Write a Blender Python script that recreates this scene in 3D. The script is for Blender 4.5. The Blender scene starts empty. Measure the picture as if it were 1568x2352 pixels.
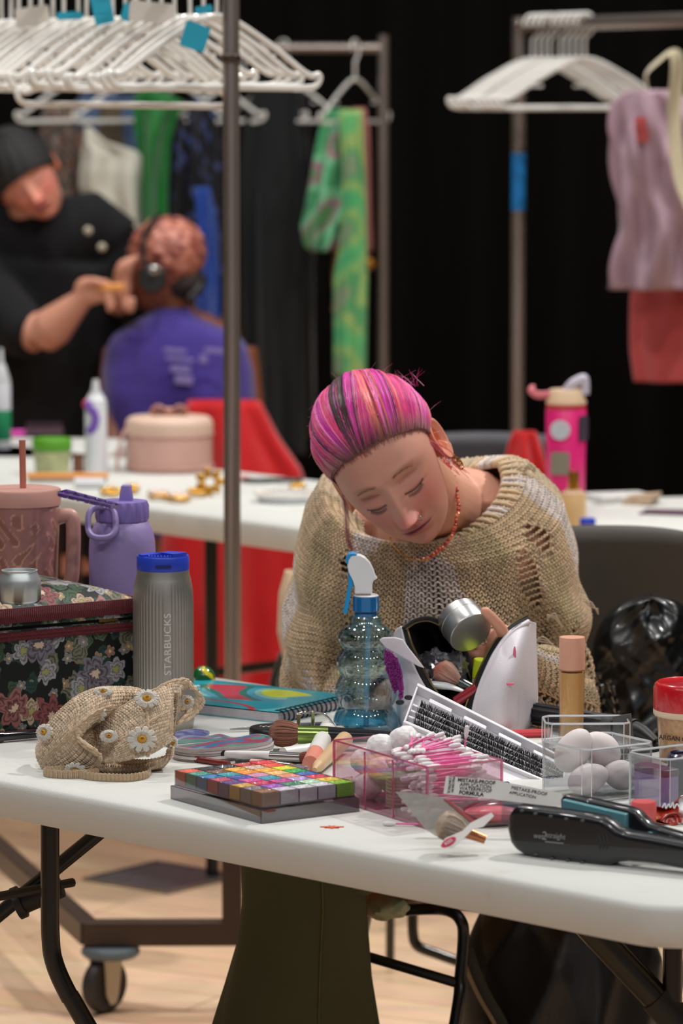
import bpy, math, random
import numpy as np
from mathutils import Vector, Matrix, Euler

# ------------------------------------------------------------------ camera, world, lights
SC = bpy.context.scene
COL = SC.collection
CAM_H = 1.56
FPX = 9000.0
TILT = math.atan((1176 - 200) / FPX)
cam_d = bpy.data.cameras.new('camera')
cam_d.sensor_fit = 'VERTICAL'
cam_d.sensor_height = 36.0
cam_d.lens = FPX / 2352 * 36.0
cam_d.clip_end = 100
cam_d.dof.use_dof = True
cam_d.dof.focus_distance = 4.72
cam_d.dof.aperture_fstop = 6.6
cam = bpy.data.objects.new('camera', cam_d)
COL.objects.link(cam)
cam.location = (0, 0, CAM_H)
cam.rotation_euler = (math.pi / 2 - TILT, 0, 0)
SC.camera = cam

SC.view_settings.view_transform = 'Standard'
SC.view_settings.look = 'None'
SC.view_settings.gamma = 1
SC.view_settings.exposure = 0.18
SC.view_settings.use_curve_mapping = False

w = bpy.data.worlds.new('dim_hall')
SC.world = w
w.use_nodes = True
w.node_tree.nodes['Background'].inputs[0].default_value = (0.85, 0.88, 1.0, 1)
w.node_tree.nodes['Background'].inputs[1].default_value = 0.17


def lamp(loc, target, power, size, col=(1, .97, .935), spread=math.radians(150)):
    d = bpy.data.lights.new('ceiling_lamp', 'AREA')
    d.shape = 'DISK'
    d.size = size
    d.energy = power
    d.color = col
    d.spread = spread
    o = bpy.data.objects.new('ceiling_lamp', d)
    COL.objects.link(o)
    o.location = loc
    v = Vector(target) - Vector(loc)
    o.rotation_euler = v.to_track_quat('-Z', 'Y').to_euler()
    return o


# the hall's ceiling lamps: one strong warm bank on the right behind the tables, two rows of small fittings
lamp((2.6, 6.6, 5.2), (0.1, 4.9, .8), 98, .35)
lamp((-2.2, 6.4, 5.2), (0.0, 5.2, .8), 40, .35)
for k in range(7):
    a = (k - 3) * .34
    lamp((3.6 * math.sin(a) + .2, 4.7 - 3.4 * math.cos(a), 4.2), (0.0, 5.0, .9), 8.5, .12)
for k in range(5):
    lamp((-3.0 + k * 1.6, 8.9, 5.0), (-3.0 + k * 1.4, 9.3, .9), 20, .2, spread=math.radians(120))
lamp((-.4, 5.2, 5.0), (-.6, 8.6, 0), 34, .3)

# ------------------------------------------------------------------ pixel helpers (1568 x 2352)
CT, ST = math.cos(TILT), math.sin(TILT)


def ray(px, py):
    a, b = (px - 784) / FPX, (py - 1176) / FPX
    return Vector((a, CT - b * ST, -ST - b * CT))


def PZ(px, py, z=.74):
    r = ray(px, py)
    t = (z - CAM_H) / r.z
    return Vector((r.x * t, r.y * t, z))


def PY(px, py, Y):
    r = ray(px, py)
    t = Y / r.y
    return Vector((r.x * t, Y, CAM_H + r.z * t))


TZ = .74   # height of the table tops

# ------------------------------------------------------------------ materials


def lin(c):
    return tuple(((x / 255) / 12.92 if x / 255 <= .04045 else ((x / 255 + .055) / 1.055) ** 2.4) for x in c)


def rgba(c):
    return (*lin(c), 1)


MATS = {}


def pm(name, col, rough=.5, metal=0, var=.06, scale=30, bump=0, bscale=200, coat=0, spec=.5, sheen=0, trans=0, sss=0, alpha=1, emit=0):
    if name in MATS:
        return MATS[name]
    m = bpy.data.materials.new(name)
    m.use_nodes = True
    nt = m.node_tree
    b = nt.nodes['Principled BSDF']
    N = nt.nodes.new
    L = nt.links.new
    tc = N('ShaderNodeTexCoord')
    nz = N('ShaderNodeTexNoise')
    nz.inputs['Scale'].default_value = scale
    nz.inputs['Detail'].default_value = 4
    L(tc.outputs['Object'], nz.inputs['Vector'])
    mx = N('ShaderNodeMix')
    mx.data_type = 'RGBA'
    c = lin(col)
    mx.inputs[6].default_value = (*[x * (1 - var * 1.6) for x in c], 1)
    mx.inputs[7].default_value = (*[min(1, x * (1 + var * 1.2) + var * .01) for x in c], 1)
    L(nz.outputs['Fac'], mx.inputs[0])
    L(mx.outputs[2], b.inputs['Base Color'])
    b.inputs['Roughness'].default_value = rough
    b.inputs['Metallic'].default_value = metal
    b.inputs['Coat Weight'].default_value = coat
    b.inputs['Specular IOR Level'].default_value = spec
    b.inputs['Sheen Weight'].default_value = sheen
    b.inputs['Transmission Weight'].default_value = trans
    b.inputs['Alpha'].default_value = alpha
    if sss:
        b.inputs['Subsurface Weight'].default_value = sss
        b.inputs['Subsurface Radius'].default_value = (.012, .005, .003)
        b.inputs['Subsurface Scale'].default_value = 1
    if bump:
        n2 = N('ShaderNodeTexNoise')
        n2.inputs['Scale'].default_value = bscale
        n2.inputs['Detail'].default_value = 3
        L(tc.outputs['Object'], n2.inputs['Vector'])
        bp = N('ShaderNodeBump')
        bp.inputs['Strength'].default_value = bump
        bp.inputs['Distance'].default_value = .002
        L(n2.outputs['Fac'], bp.inputs['Height'])
        L(bp.outputs['Normal'], b.inputs['Normal'])
    MATS[name] = m
    return m


def clear(name, tint=(235, 240, 240), gloss=.06, rough=.04, edge=.55, body=0.0, bodycol=(255, 255, 255)):
    """thin clear plastic: tinted see-through, mirror-like towards grazing angles, optional milky body"""
    if name in MATS:
        return MATS[name]
    m = bpy.data.materials.new(name)
    m.use_nodes = True
    nt = m.node_tree
    nt.nodes.clear()
    N = nt.nodes.new
    L = nt.links.new
    out = N('ShaderNodeOutputMaterial')
    tr = N('ShaderNodeBsdfTransparent')
    gl = N('ShaderNodeBsdfGlossy')
    gl.inputs['Roughness'].default_value = rough
    lw = N('ShaderNodeLayerWeight')
    lw.inputs['Blend'].default_value = .35
    cr = N('ShaderNodeMapRange')
    cr.inputs['To Min'].default_value = gloss
    cr.inputs['To Max'].default_value = edge
    L(lw.outputs['Facing'], cr.inputs['Value'])
    nz = N('ShaderNodeTexNoise')
    nz.inputs['Scale'].default_value = 14
    mc = N('ShaderNodeMix')
    mc.data_type = 'RGBA'
    t = lin(tint)
    mc.inputs[6].default_value = (*[x * .95 for x in t], 1)
    mc.inputs[7].default_value = (*t, 1)
    L(nz.outputs['Fac'], mc.inputs[0])
    L(mc.outputs[2], tr.inputs['Color'])
    last = tr
    if body:
        df = N('ShaderNodeBsdfPrincipled')
        df.inputs['Base Color'].default_value = rgba(bodycol)
        df.inputs['Roughness'].default_value = .35
        mb = N('ShaderNodeMixShader')
        mb.inputs[0].default_value = body
        L(tr.outputs[0], mb.inputs[1])
        L(df.outputs[0], mb.inputs[2])
        last = mb
    ms = N('ShaderNodeMixShader')
    L(cr.outputs['Result'], ms.inputs[0])
    L(last.outputs[0], ms.inputs[1])
    L(gl.outputs[0], ms.inputs[2])
    L(ms.outputs[0], out.inputs[0])
    MATS[name] = m
    return m


def attrmat(name, rough=.6, bump=0, bscale=300, sheen=0, coat=0, sss=0, metal=0, spec=.5, nvar=.15, nscale=60):
    """colour comes from the mesh's 'Col' attribute (patterns that belong to the thing), mottled by noise"""
    if name in MATS:
        return MATS[name]
    m = pm(name, (128, 128, 128), rough, metal, bump=bump, bscale=bscale, sheen=sheen, coat=coat, sss=sss, spec=spec)
    nt = m.node_tree
    b = nt.nodes['Principled BSDF']
    for n in nt.nodes:
        if n.type == 'MIX':
            mx = n
        if n.type == 'TEX_NOISE' and n.inputs['Scale'].default_value == 30:
            nz = n
    nz.inputs['Scale'].default_value = nscale
    at = nt.nodes.new('ShaderNodeAttribute')
    at.attribute_name = 'Col'
    mul = nt.nodes.new('ShaderNodeMix')
    mul.data_type = 'RGBA'
    mul.blend_type = 'MULTIPLY'
    mul.inputs[0].default_value = 1
    mx.inputs[6].default_value = (1 - nvar, 1 - nvar, 1 - nvar, 1)
    mx.inputs[7].default_value = (1, 1, 1, 1)
    nt.links.new(at.outputs['Color'], mul.inputs[6])
    nt.links.new(mx.outputs[2], mul.inputs[7])
    nt.links.new(mul.outputs[2], b.inputs['Base Color'])
    return m


# ------------------------------------------------------------------ geometry


def rotm(ax=0, ay=0, az=0):
    return Euler((ax, ay, az)).to_matrix()


def frame_to(d, up=Vector((0, 0, 1))):
    """3x3 matrix whose z axis is d"""
    z = Vector(d).normalized()
    if abs(z.dot(up)) > .98:
        up = Vector((0, 1, 0))
    x = up.cross(z).normalized()
    y = z.cross(x)
    return Matrix((x, y, z)).transposed()


class G:
    def __init__(s, M=None):
        s.v = []
        s.f = []
        s.mi = []
        s.col = []
        s.M = M
        s.c = None

    def add(s, V, F, mi=0, col=None):
        o = len(s.v)
        if s.M is not None:
            V = [s.M @ Vector(p) for p in V]
        s.v.extend([tuple(p) for p in V])
        s.f.extend([tuple(i + o for i in f) for f in F])
        s.mi.extend([mi] * len(F))
        s.col.extend([col if col is not None else s.c] * len(V))
        return s

    def box(s, c, size, R=None, mi=0, col=None):
        hx, hy, hz = [x / 2 for x in size]
        V = [Vector((x, y, z)) for z in (-hz, hz) for x, y in ((-hx, -hy), (hx, -hy), (hx, hy), (-hx, hy))]
        if R is not None:
            V = [R @ p for p in V]
        c = Vector(c)
        V = [p + c for p in V]
        return s.add(V, [(3, 2, 1, 0), (4, 5, 6, 7), (0, 1, 5, 4), (1, 2, 6, 5), (2, 3, 7, 6), (3, 0, 4, 7)], mi, col)

    def tube(s, pts, r, seg=10, closed=False, mi=0, cap=True, flat=None, col=None, up=None):
        """tube along pts; r number or list; flat=(a,b) multiplies the two radii"""
        P = [Vector(p) for p in pts]
        n = len(P)
        rr = r if isinstance(r, (list, tuple)) else [r] * n
        V = []
        F = []
        ref = None
        for i in range(n):
            if closed:
                t = P[(i + 1) % n] - P[i - 1]
            else:
                t = P[min(i + 1, n - 1)] - P[max(i - 1, 0)]
            if t.length < 1e-9:
                t = Vector((0, 0, 1))
            t.normalize()
            if ref is None:
                u0 = Vector(up) if up is not None else Vector((0, 0, 1))
                if abs(t.dot(u0)) > .95:
                    u0 = Vector((0, 1, 0))
                ref = (u0 - t * t.dot(u0)).normalized()
            else:
                ref = (ref - t * t.dot(ref))
                ref = ref.normalized() if ref.length > 1e-6 else t.orthogonal().normalized()
            b = t.cross(ref)
            fa, fb = flat if flat else (1, 1)
            for k in range(seg):
                a = 2 * math.pi * k / seg
                V.append(P[i] + ref * (math.cos(a) * rr[i] * fa) + b * (math.sin(a) * rr[i] * fb))
        m = n if closed else n - 1
        for i in range(m):
            j = (i + 1) % n
            for k in range(seg):
                k2 = (k + 1) % seg
                F.append((i * seg + k, j * seg + k, j * seg + k2, i * seg + k2))
        if cap and not closed:
            F.append(tuple(range(seg)))
            F.append(tuple(reversed(range((n - 1) * seg, n * seg))))
        return s.add(V, F, mi, col)

    def lathe(s, prof, seg=40, c=(0, 0, 0), R=None, mi=0, sx=1, sy=1, col=None, fn=None):
        c = Vector(c)
        V = []
        F = []
        for (r, z) in prof:
            for k in range(seg):
                a = 2 * math.pi * k / seg
                q = r if fn is None else fn(r, z, a)
                p = Vector((q * math.cos(a) * sx, q * math.sin(a) * sy, z))
                if R is not None:
                    p = R @ p
                V.append(p + c)
        n = len(prof)
        for i in range(n - 1):
            for k in range(seg):
                k2 = (k + 1) % seg
                F.append((i * seg + k, i * seg + k2, (i + 1) * seg + k2, (i + 1) * seg + k))
        if prof[0][0] > 1e-6:
            F.append(tuple(reversed(range(seg))))
        if prof[-1][0] > 1e-6:
            F.append(tuple(range((n - 1) * seg, n * seg)))
        return s.add(V, F, mi, col)

    def shell(s, prof, **kw):
        """open lathe without end caps"""
        n = len(s.f)
        seg = kw.get('seg', 40)
        s.lathe(prof, **kw)
        for q in (0, 1):
            if len(s.f[-1]) == seg and seg > 4:
                s.f.pop()
                s.mi.pop()
        return s

    def ell(s, c, r, seg=20, rings=12, R=None, mi=0, col=None, fn=None):
        if not isinstance(r, (list, tuple)):
            r = (r, r, r)
        c = Vector(c)
        V = []
        F = []
        for i in range(rings + 1):
            th = math.pi * i / rings
            for k in range(seg):
                a = 2 * math.pi * k / seg
                d = Vector((math.sin(th) * math.cos(a), math.sin(th) * math.sin(a), math.cos(th)))
                q = fn(d) if fn else 1
                p = Vector((d.x * r[0] * q, d.y * r[1] * q, d.z * r[2] * q))
                if R is not None:
                    p = R @ p
                V.append(p + c)
        for i in range(rings):
            for k in range(seg):
                k2 = (k + 1) % seg
                F.append((i * seg + k, (i + 1) * seg + k, (i + 1) * seg + k2, i * seg + k2))
        return s.add(V, F, mi, col)

    def prism(s, out, z0, z1, R=None, c=(0, 0, 0), mi=0, col=None, taper=1.0):
        n = len(out)
        c = Vector(c)
        V = [Vector((x, y, z0)) for x, y in out] + [Vector((x * taper, y * taper, z1)) for x, y in out]
        if R is not None:
            V = [R @ p for p in V]
        V = [p + c for p in V]
        F = [tuple(reversed(range(n))), tuple(range(n, 2 * n))] + [(i, (i + 1) % n, n + (i + 1) % n, n + i) for i in range(n)]
        return s.add(V, F, mi, col)

    def grid(s, fn, nu, nv, wu=False, wv=False, mi=0, cfn=None):
        V = []
        cols = []
        for j in range(nv):
            for i in range(nu):
                u = i / (nu if wu else nu - 1)
                v = j / (nv if wv else nv - 1)
                V.append(fn(u, v))
                if cfn:
                    cols.append(cfn(u, v))
        F = []
        for j in range(nv if wv else nv - 1):
            for i in range(nu if wu else nu - 1):
                i2, j2 = (i + 1) % nu, (j + 1) % nv
                F.append((j * nu + i, j * nu + i2, j2 * nu + i2, j2 * nu + i))
        o = len(s.col)
        s.add(V, F, mi)
        if cfn:
            s.col[o:] = cols
        return s

    def build(s, name, mats, parent=None, smooth=True, angle=38, bevel=0, bseg=2, sub=0, solid=0, weld=False, loc=None, rot=None, kind=None):
        me = bpy.data.meshes.new(name)
        me.from_pydata(s.v, [], s.f)
        if not isinstance(mats, (list, tuple)):
            mats = [mats]
        for m in mats:
            me.materials.append(m)
        if len(mats) > 1:
            me.polygons.foreach_set('material_index', s.mi)
        if any(c is not None for c in s.col):
            at = me.color_attributes.new('Col', 'FLOAT_COLOR', 'POINT')
            arr = []
            for c in s.col:
                arr.extend(rgba(c) if c is not None else (1, 1, 1, 1))
            at.data.foreach_set('color', arr)
        me.validate()
        if smooth:
            me.polygons.foreach_set('use_smooth', [True] * len(me.polygons))
            me.update()
            me.set_sharp_from_angle(angle=math.radians(angle))
        o = bpy.data.objects.new(name, me)
        COL.objects.link(o)
        if parent is not None:
            o.parent = parent
        if loc is not None:
            o.location = loc
        if rot is not None:
            o.rotation_euler = rot
        if weld:
            md = o.modifiers.new('weld', 'WELD')
            md.merge_threshold = 1e-5
        if solid:
            md = o.modifiers.new('solid', 'SOLIDIFY')
            md.thickness = solid
            md.offset = 0
        if bevel:
            md = o.modifiers.new('bevel', 'BEVEL')
            md.width = bevel
            md.segments = bseg
            md.limit_method = 'ANGLE'
            md.angle_limit = math.radians(30)
        if sub:
            md = o.modifiers.new('sub', 'SUBSURF')
            md.levels = sub
            md.render_levels = sub
        if kind:
            o['kind'] = kind
        return o


def thing(name, label, cat, loc=(0, 0, 0), rz=0, group=None, rot=None):
    o = bpy.data.objects.new(name, None)
    o.empty_display_size = .05
    COL.objects.link(o)
    o.location = loc
    o.rotation_euler = rot if rot is not None else (0, 0, rz)
    o['label'] = label
    o['category'] = cat
    if group:
        o['group'] = group
    return o


def tag(o, label, cat, group=None):
    o['label'] = label
    o['category'] = cat
    if group:
        o['group'] = group
    return o


def copy_tree(o, parent=None):
    c = o.copy()
    COL.objects.link(c)
    if parent is not None:
        c.parent = parent
    for ch in list(o.children):
        copy_tree(ch, c)
    return c


def text_on(s, name, mat, parent, size, loc, rot, extrude=.0004, align='CENTER', bold=0, shear=0, xs=1):
    """lettering turned into a mesh"""
    cu = bpy.data.curves.new(name, 'FONT')
    cu.body = s
    cu.size = size
    cu.extrude = extrude
    cu.align_x = align
    cu.align_y = 'CENTER'
    cu.offset = bold
    cu.shear = shear
    cu.resolution_u = 3
    t = bpy.data.objects.new(name, cu)
    COL.objects.link(t)
    dg = bpy.context.evaluated_depsgraph_get()
    dg.update()
    me = bpy.data.meshes.new_from_object(t.evaluated_get(dg))
    bpy.data.objects.remove(t)
    me.materials.clear()
    me.materials.append(mat)
    me.name = name
    o = bpy.data.objects.new(name, me)
    COL.objects.link(o)
    o.parent = parent
    o.location = loc
    if isinstance(rot, Matrix):
        o.rotation_euler = rot.to_euler()
    else:
        o.rotation_euler = rot
    o.scale = (xs, 1, 1)
    return o


def spline(pts, n=40, closed=False):
    """Catmull-Rom through points"""
    P = [Vector(p) for p in pts]
    m = len(P)
    out = []
    segs = m if closed else m - 1
    for q in range(n if closed else n + 1):
        t = q / n * segs
        i = min(int(t), segs - 1)
        f = t - i
        if closed:
            a, b, c, d = P[(i - 1) % m], P[i % m], P[(i + 1) % m], P[(i + 2) % m]
        else:
            a, b, c, d = P[max(i - 1, 0)], P[i], P[i + 1], P[min(i + 2, m - 1)]
        out.append(.5 * ((2 * b) + (c - a) * f + (2 * a - 5 * b + 4 * c - d) * f * f + (3 * b - 3 * c + d - a) * f ** 3))
    return out


def interp(x, xs, ys):
    return float(np.interp(x, xs, ys))


rnd = random.Random(7)
# ------------------------------------------------------------------ the room


def floor_mat():
    m = bpy.data.materials.new('pale_oak_parquet')
    m.use_nodes = True
    nt = m.node_tree
    b = nt.nodes['Principled BSDF']
    N, L = nt.nodes.new, nt.links.new
    tc = N('ShaderNodeTexCoord')
    mp = N('ShaderNodeMapping')
    mp.inputs['Rotation'].default_value = (0, 0, math.radians(28))
    L(tc.outputs['Object'], mp.inputs['Vector'])
    br = N('ShaderNodeTexBrick')
    br.inputs['Scale'].default_value = 1
    br.inputs['Brick Width'].default_value = 1.1
    br.inputs['Row Height'].default_value = .12
    br.inputs['Mortar Size'].default_value = .002
    br.inputs['Color1'].default_value = rgba((222, 186, 148))
    br.inputs['Color2'].default_value = rgba((198, 156, 116))
    br.inputs['Mortar'].default_value = rgba((150, 112, 80))
    L(mp.outputs['Vector'], br.inputs['Vector'])
    nz = N('ShaderNodeTexNoise')
    nz.inputs['Scale'].default_value = 5
    nz.inputs['Detail'].default_value = 6
    mp2 = N('ShaderNodeMapping')
    mp2.inputs['Scale'].default_value = (1, 9, 1)
    L(mp.outputs['Vector'], mp2.inputs['Vector'])
    L(mp2.outputs['Vector'], nz.inputs['Vector'])
    mx = N('ShaderNodeMix')
    mx.data_type = 'RGBA'
    mx.blend_type = 'MULTIPLY'
    mx.inputs[0].default_value = .35
    L(br.outputs['Color'], mx.inputs[6])
    L(nz.outputs['Color'], mx.inputs[7])
    hs = N('ShaderNodeHueSaturation')
    hs.inputs['Saturation'].default_value = .9
    hs.inputs['Value'].default_value = 1.25
    L(mx.outputs[2], hs.inputs['Color'])
    L(hs.outputs[0], b.inputs['Base Color'])
    b.inputs['Roughness'].default_value = .42
    return m


g = G()
g.box((0, 7, -.05), (9, 15, .1))
g.build('floor', floor_mat(), kind='structure', smooth=False)

M_blackwall = pm('matt_black_drape', (17, 17, 18), .95, bump=.2, bscale=60, spec=.2)
g = G()
g.grid(lambda u, v: (-4.4 + 8.8 * u, 13.4 + .035 * math.sin(u * 190) + .02 * math.sin(u * 77 + 2), 6.0 * v), 500, 2)
g.build('wall_back', M_blackwall, kind='structure', solid=.02)
g = G()
g.box((-4.5, 7, 3), (.1, 15, 6))
g.build('wall_left', M_blackwall, kind='structure', smooth=False)
g = G()
g.box((4.5, 7, 3), (.1, 15, 6))
g.build('wall_right', M_blackwall, kind='structure', smooth=False)

# floor hatch
p = PZ(372, 2018, 0)
t = thing('floor_hatch', 'grey metal outlet hatch set flush in the pale wood floor', 'hatch', (p.x, p.y, 0), .9)
g = G()
g.box((0, 0, .002), (.205, .205, .004))
g.build('hatch_lid', pm('grey_hatch', (96, 92, 94), .5, .3, var=.2), t, bevel=.001)
g = G()
for a in (-1, 1):
    g.box((a * .107, 0, .003), (.010, .224, .006))
    g.box((0, a * .107, .003), (.204, .010, .006))
g.build('hatch_frame', pm('hatch_frame_steel', (150, 146, 140), .4, .8), t)

# ------------------------------------------------------------------ folding tables
M_top = None


def table_plastic():
    m = pm('cream_blow_moulded_plastic', (214, 215, 209), .42, bump=.25, bscale=900, var=.03, scale=6)
    nt = m.node_tree
    N, L = nt.nodes.new, nt.links.new
    b = nt.nodes['Principled BSDF']
    mix0 = [n for n in nt.nodes if n.type == 'MIX'][0]
    tc = [n for n in nt.nodes if n.type == 'TEX_COORD'][0]
    n3 = N('ShaderNodeTexNoise')
    n3.inputs['Scale'].default_value = 9
    n3.inputs['Detail'].default_value = 8
    L(tc.outputs['Object'], n3.inputs['Vector'])
    cr = N('ShaderNodeValToRGB')
    cr.color_ramp.elements[0].position = .63
    cr.color_ramp.elements[0].color = (0, 0, 0, 1)
    cr.color_ramp.elements[1].position = .76
    cr.color_ramp.elements[1].color = (1, 1, 1, 1)
    L(n3.outputs['Fac'], cr.inputs['Fac'])
    mx = N('ShaderNodeMix')
    mx.data_type = 'RGBA'
    mx.inputs[7].default_value = rgba((176, 150, 118))
    mt = N('ShaderNodeMath')
    mt.operation = 'MULTIPLY'
    mt.inputs[1].default_value = .45
    L(cr.outputs['Color'], mt.inputs[0])
    L(mt.outputs[0], mx.inputs[0])
    L(mix0.outputs[2], mx.inputs[6])
    L(mx.outputs[2], b.inputs['Base Color'])
    return m


M_top = table_plastic()
M_legs = pm('black_powder_coated_steel', (20, 19, 18), .35, .3, coat=.3)


def rrect(x0, x1, y0, y1, r, n=8):
    out = []
    for cx, cy, a0 in ((x1 - r, y0 + r, -90), (x1 - r, y1 - r, 0), (x0 + r, y1 - r, 90), (x0 + r, y0 + r, 180)):
        for k in range(n + 1):
            a = math.radians(a0 + 90 * k / n)
            out.append((cx + r * math.cos(a), cy + r * math.sin(a)))
    return out


def tabletop(t, L, W, th=.046, r=.07):
    """local: x from -L..0 along the front edge, y 0..W to the back, top at z 0"""
    g = G()
    prof = [(0.010, 0), (.003, -.003), (0, -.009), (0.001, -.034), (.006, -th)]
    rings = [rrect(-L + o, -o, o, W - o, r - o, 10) for o, z in prof]
    V = []
    n = len(rings[0])
    for ring, (o, z) in zip(rings, prof):
        V += [(x, y, z) for x, y in ring]
    F = [tuple(range(n))]
    for i in range(len(prof) - 1):
        for k in range(n):
            k2 = (k + 1) % n
            F.append((i * n + k, (i + 1) * n + k, (i + 1) * n + k2, i * n + k2))
    F.append(tuple(reversed(range((len(prof) - 1) * n, len(prof) * n))))
    g.add(V, F)
    return g.build('tabletop', M_top, t, angle=50)


# near table: right front corner and direction taken from the photo
ANG = math.atan2(-.64, .643)
p0 = PZ(1400, 2060)
dvec = Vector((math.cos(ANG), math.sin(ANG), 0))
corner = p0 + dvec * .098
near = thing('folding_table', 'cream plastic folding table in the foreground, covered with makeup and boxes', 'table', (corner.x, corner.y, TZ), ANG)
tabletop(near, 2.1, .75)
Minv = (Matrix.Translation(corner) @ Matrix.Rotation(ANG, 4, 'Z')).inverted()


def TL(p):
    """world point to the near table's own frame"""
    return Minv @ Vector(p)


def leg_at(px, ys, xs, Y, r):
    pts = [TL(PY(x, y, Y)) for x, y in zip(xs, ys)]
    return pts


# left leg of the near table
Yl = 4.66
pts = [TL(PY(115, 1880, Yl)), TL(PY(115, 2020, Yl)), TL(PY(116, 2150, Yl)), TL(PY(126, 2215, Yl)), TL(PY(160, 2290, Yl)), TL(PY(205, 2365, Yl)), TL(PY(640, 3213, Yl))]
pts[-1].z = -.738
pts[0].z = -.03
g = G()
g.tube(spline(pts, 40), .0115, 14)
g.build('leg', M_legs, near)
g = G()
a0, a1 = TL(PY(370, 1930, Yl + .12)), TL(PY(20, 2082, Yl + .12))
a0.z = -.035
g.tube([a0, a1, a1 + (a1 - a0) * .5], .0095, 12)
g.build('brace', M_legs, near)
g = G()
b0, b1 = TL(PY(140, 2032, Yl + .12)), TL(PY(42, 2074, Yl + .12))
g.tube([b0, b1], .0165, 16)
g.tube([b1 - (b1 - b0).normalized() * .006, b1 + (b1 - b0).normalized() * .004], .021, 16)
g.tube([b0 + Vector((0, -.11, 0)), b0 + Vector((0, .02, 0))], .006, 8)
g.build('brace_clamp', pm('black_plastic', (24, 24, 23), .45), near, bevel=.001)
# right side: the long diagonal brace and the leg it runs to
g = G()
c0, c1 = TL(PY(1190, 2095, 4.35)), TL(PY(1545, 2335, 4.35))
c0.z = -.035
g.tube([c0, c1], .0165, 12, flat=(1, .8))
g.build('brace', pm('olive_black_steel', (38, 36, 26), .3, .5, coat=.3), near)
g = G()
g.tube([c1 + (c0 - c1).normalized() * .03, c1 + (c1 - c0).normalized() * .03], .0195, 12, flat=(1, .8))
g.build('brace_clamp', pm('black_plastic', (24, 24, 23), .45), near, bevel=.001)
for dy in (0, .3):
    g = G()
    q = Vector((c1.x, c1.y + dy, 0))
    g.tube(spline([(q.x, q.y, -.03), (q.x, q.y, -.3), (q.x + .02, q.y, -.36), (q.x + .1, q.y, -.55), (q.x + .12, q.y, -.735)], 24), .0115, 12)
    g.build('leg', M_legs, near)

# middle table (left of the pole) -- its near end is behind the person
midA = PZ(355, 1163)
angA = math.radians(-49)
cA = PZ(715, 1214)
mid = thing('folding_table', 'cream folding table in the middle distance under a round pink case', 'table', (cA.x, cA.y, TZ), angA)
tabletop(mid, 1.83, .6, th=.05)
for x in (-.42, -1.5):
    for y in (.1, .5):
        g = G()
        g.tube([(x, y, -.04), (x, y, -.735)], .013, 12)
        g.build('leg', M_legs, mid)
g = G()
g.tube([(-.06, .3, -.05), (-.42, .3, -.33)], .010, 10)
g.tube([(-.42, .12, -.33), (-.42, .5, -.33)], .010, 10)
g.build('brace', M_legs, mid)

# table on the right behind the person
cB = PZ(1330, 1223)
angB = math.radians(9)
tB = thing('folding_table', 'white folding table at right behind the seated person, under a pink bottle', 'table', (cB.x + 1.1 * math.cos(angB), cB.y + 1.1 * math.sin(angB), TZ), angB)
tabletop(tB, 1.1, .6, th=.045)
for x in (-.12, -.9):
    for y in (.1, .45):
        g = G()
        g.tube([(x, y, -.04), (x, y, -.735)], .013, 12)
        g.build('leg', M_legs, tB)

# far table at the left edge
cC = PZ(232, 1052)
tC = thing('folding_table', 'far cream folding table at the left edge with a pink hairbrush on it', 'table', (cC.x, cC.y, TZ), math.radians(-5))
tabletop(tC, 1.1, .5, th=.05)
for x in (-.12, -.9):
    for y in (.1, .4):
        g = G()
        g.tube([(x, y, -.04), (x, y, -.735)], .013, 12)
        g.build('leg', M_legs, tC)
# ------------------------------------------------------------------ garment racks
M_chrome = pm('chrome_tube', (170, 158, 150), .27, .78, var=.1, scale=8)
M_rackbrown = pm('bronze_rack_frame', (74, 60, 52), .4, .5)
M_white_pl = pm('white_hanger_plastic', (222, 220, 214), .3, spec=.6, coat=.3)
M_cream_pl = pm('cream_hanger_plastic', (206, 197, 178), .35)
M_teal = pm('teal_tag_card', (22, 150, 176), .6)
M_tagwhite = pm('white_tag_card', (196, 190, 180), .7)


def caster(parent, x, y, zt, name='caster', ang=0.4):
    """wheel with fork and grey swivel plate below a frame at height zt"""
    R = rotm(0, 0, ang)
    g = G()
    g.lathe([(.0, 0), (.046, 0), (.05, -.006), (.05, -.012), (.044, -.018), (0, -.018)], 28, (x, y, zt))
    o = g.build(name, pm('grey_swivel_plate', (108, 118, 124), .45, .3), parent)
    g = G()
    for s_ in (-1, 1):
        V = [(-.022, .0), (.022, .0), (.012, -.062), (.006, -.078), (-.008, -.078), (-.018, -.06)]
        g.prism([(a - .012, b) for a, b in V], -.0015, .0015, R=R @ rotm(math.pi / 2, 0, 0), c=Vector((x, y, zt - .018)) + R @ Vector((0, s_ * .017, 0)))
    g.build('caster_fork', pm('pale_zinc_fork', (200, 188, 165), .4, .5), o)
    g = G()
    zc = .048
    g.lathe([(.0, -.011), (.014, -.012), (.03, -.0115), (.036, -.013), (.044, -.012), (.048, -.006), (.048, .006), (.044, .012), (.036, .013), (.03, .0115), (.014, .012), (0, .011)], 32,
            Vector((x, y, zc)) + R @ Vector((-.016, 0, 0)), R=R @ rotm(math.pi / 2, 0, 0))
    g.build('caster_wheel', pm('dark_rubber_wheel', (46, 42, 40), .55), o)
    g = G()
    g.ell((x, y, zt + .035), (.011, .011, .008), 14, 8)
    g.build('caster_nut', M_chrome, o)


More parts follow.
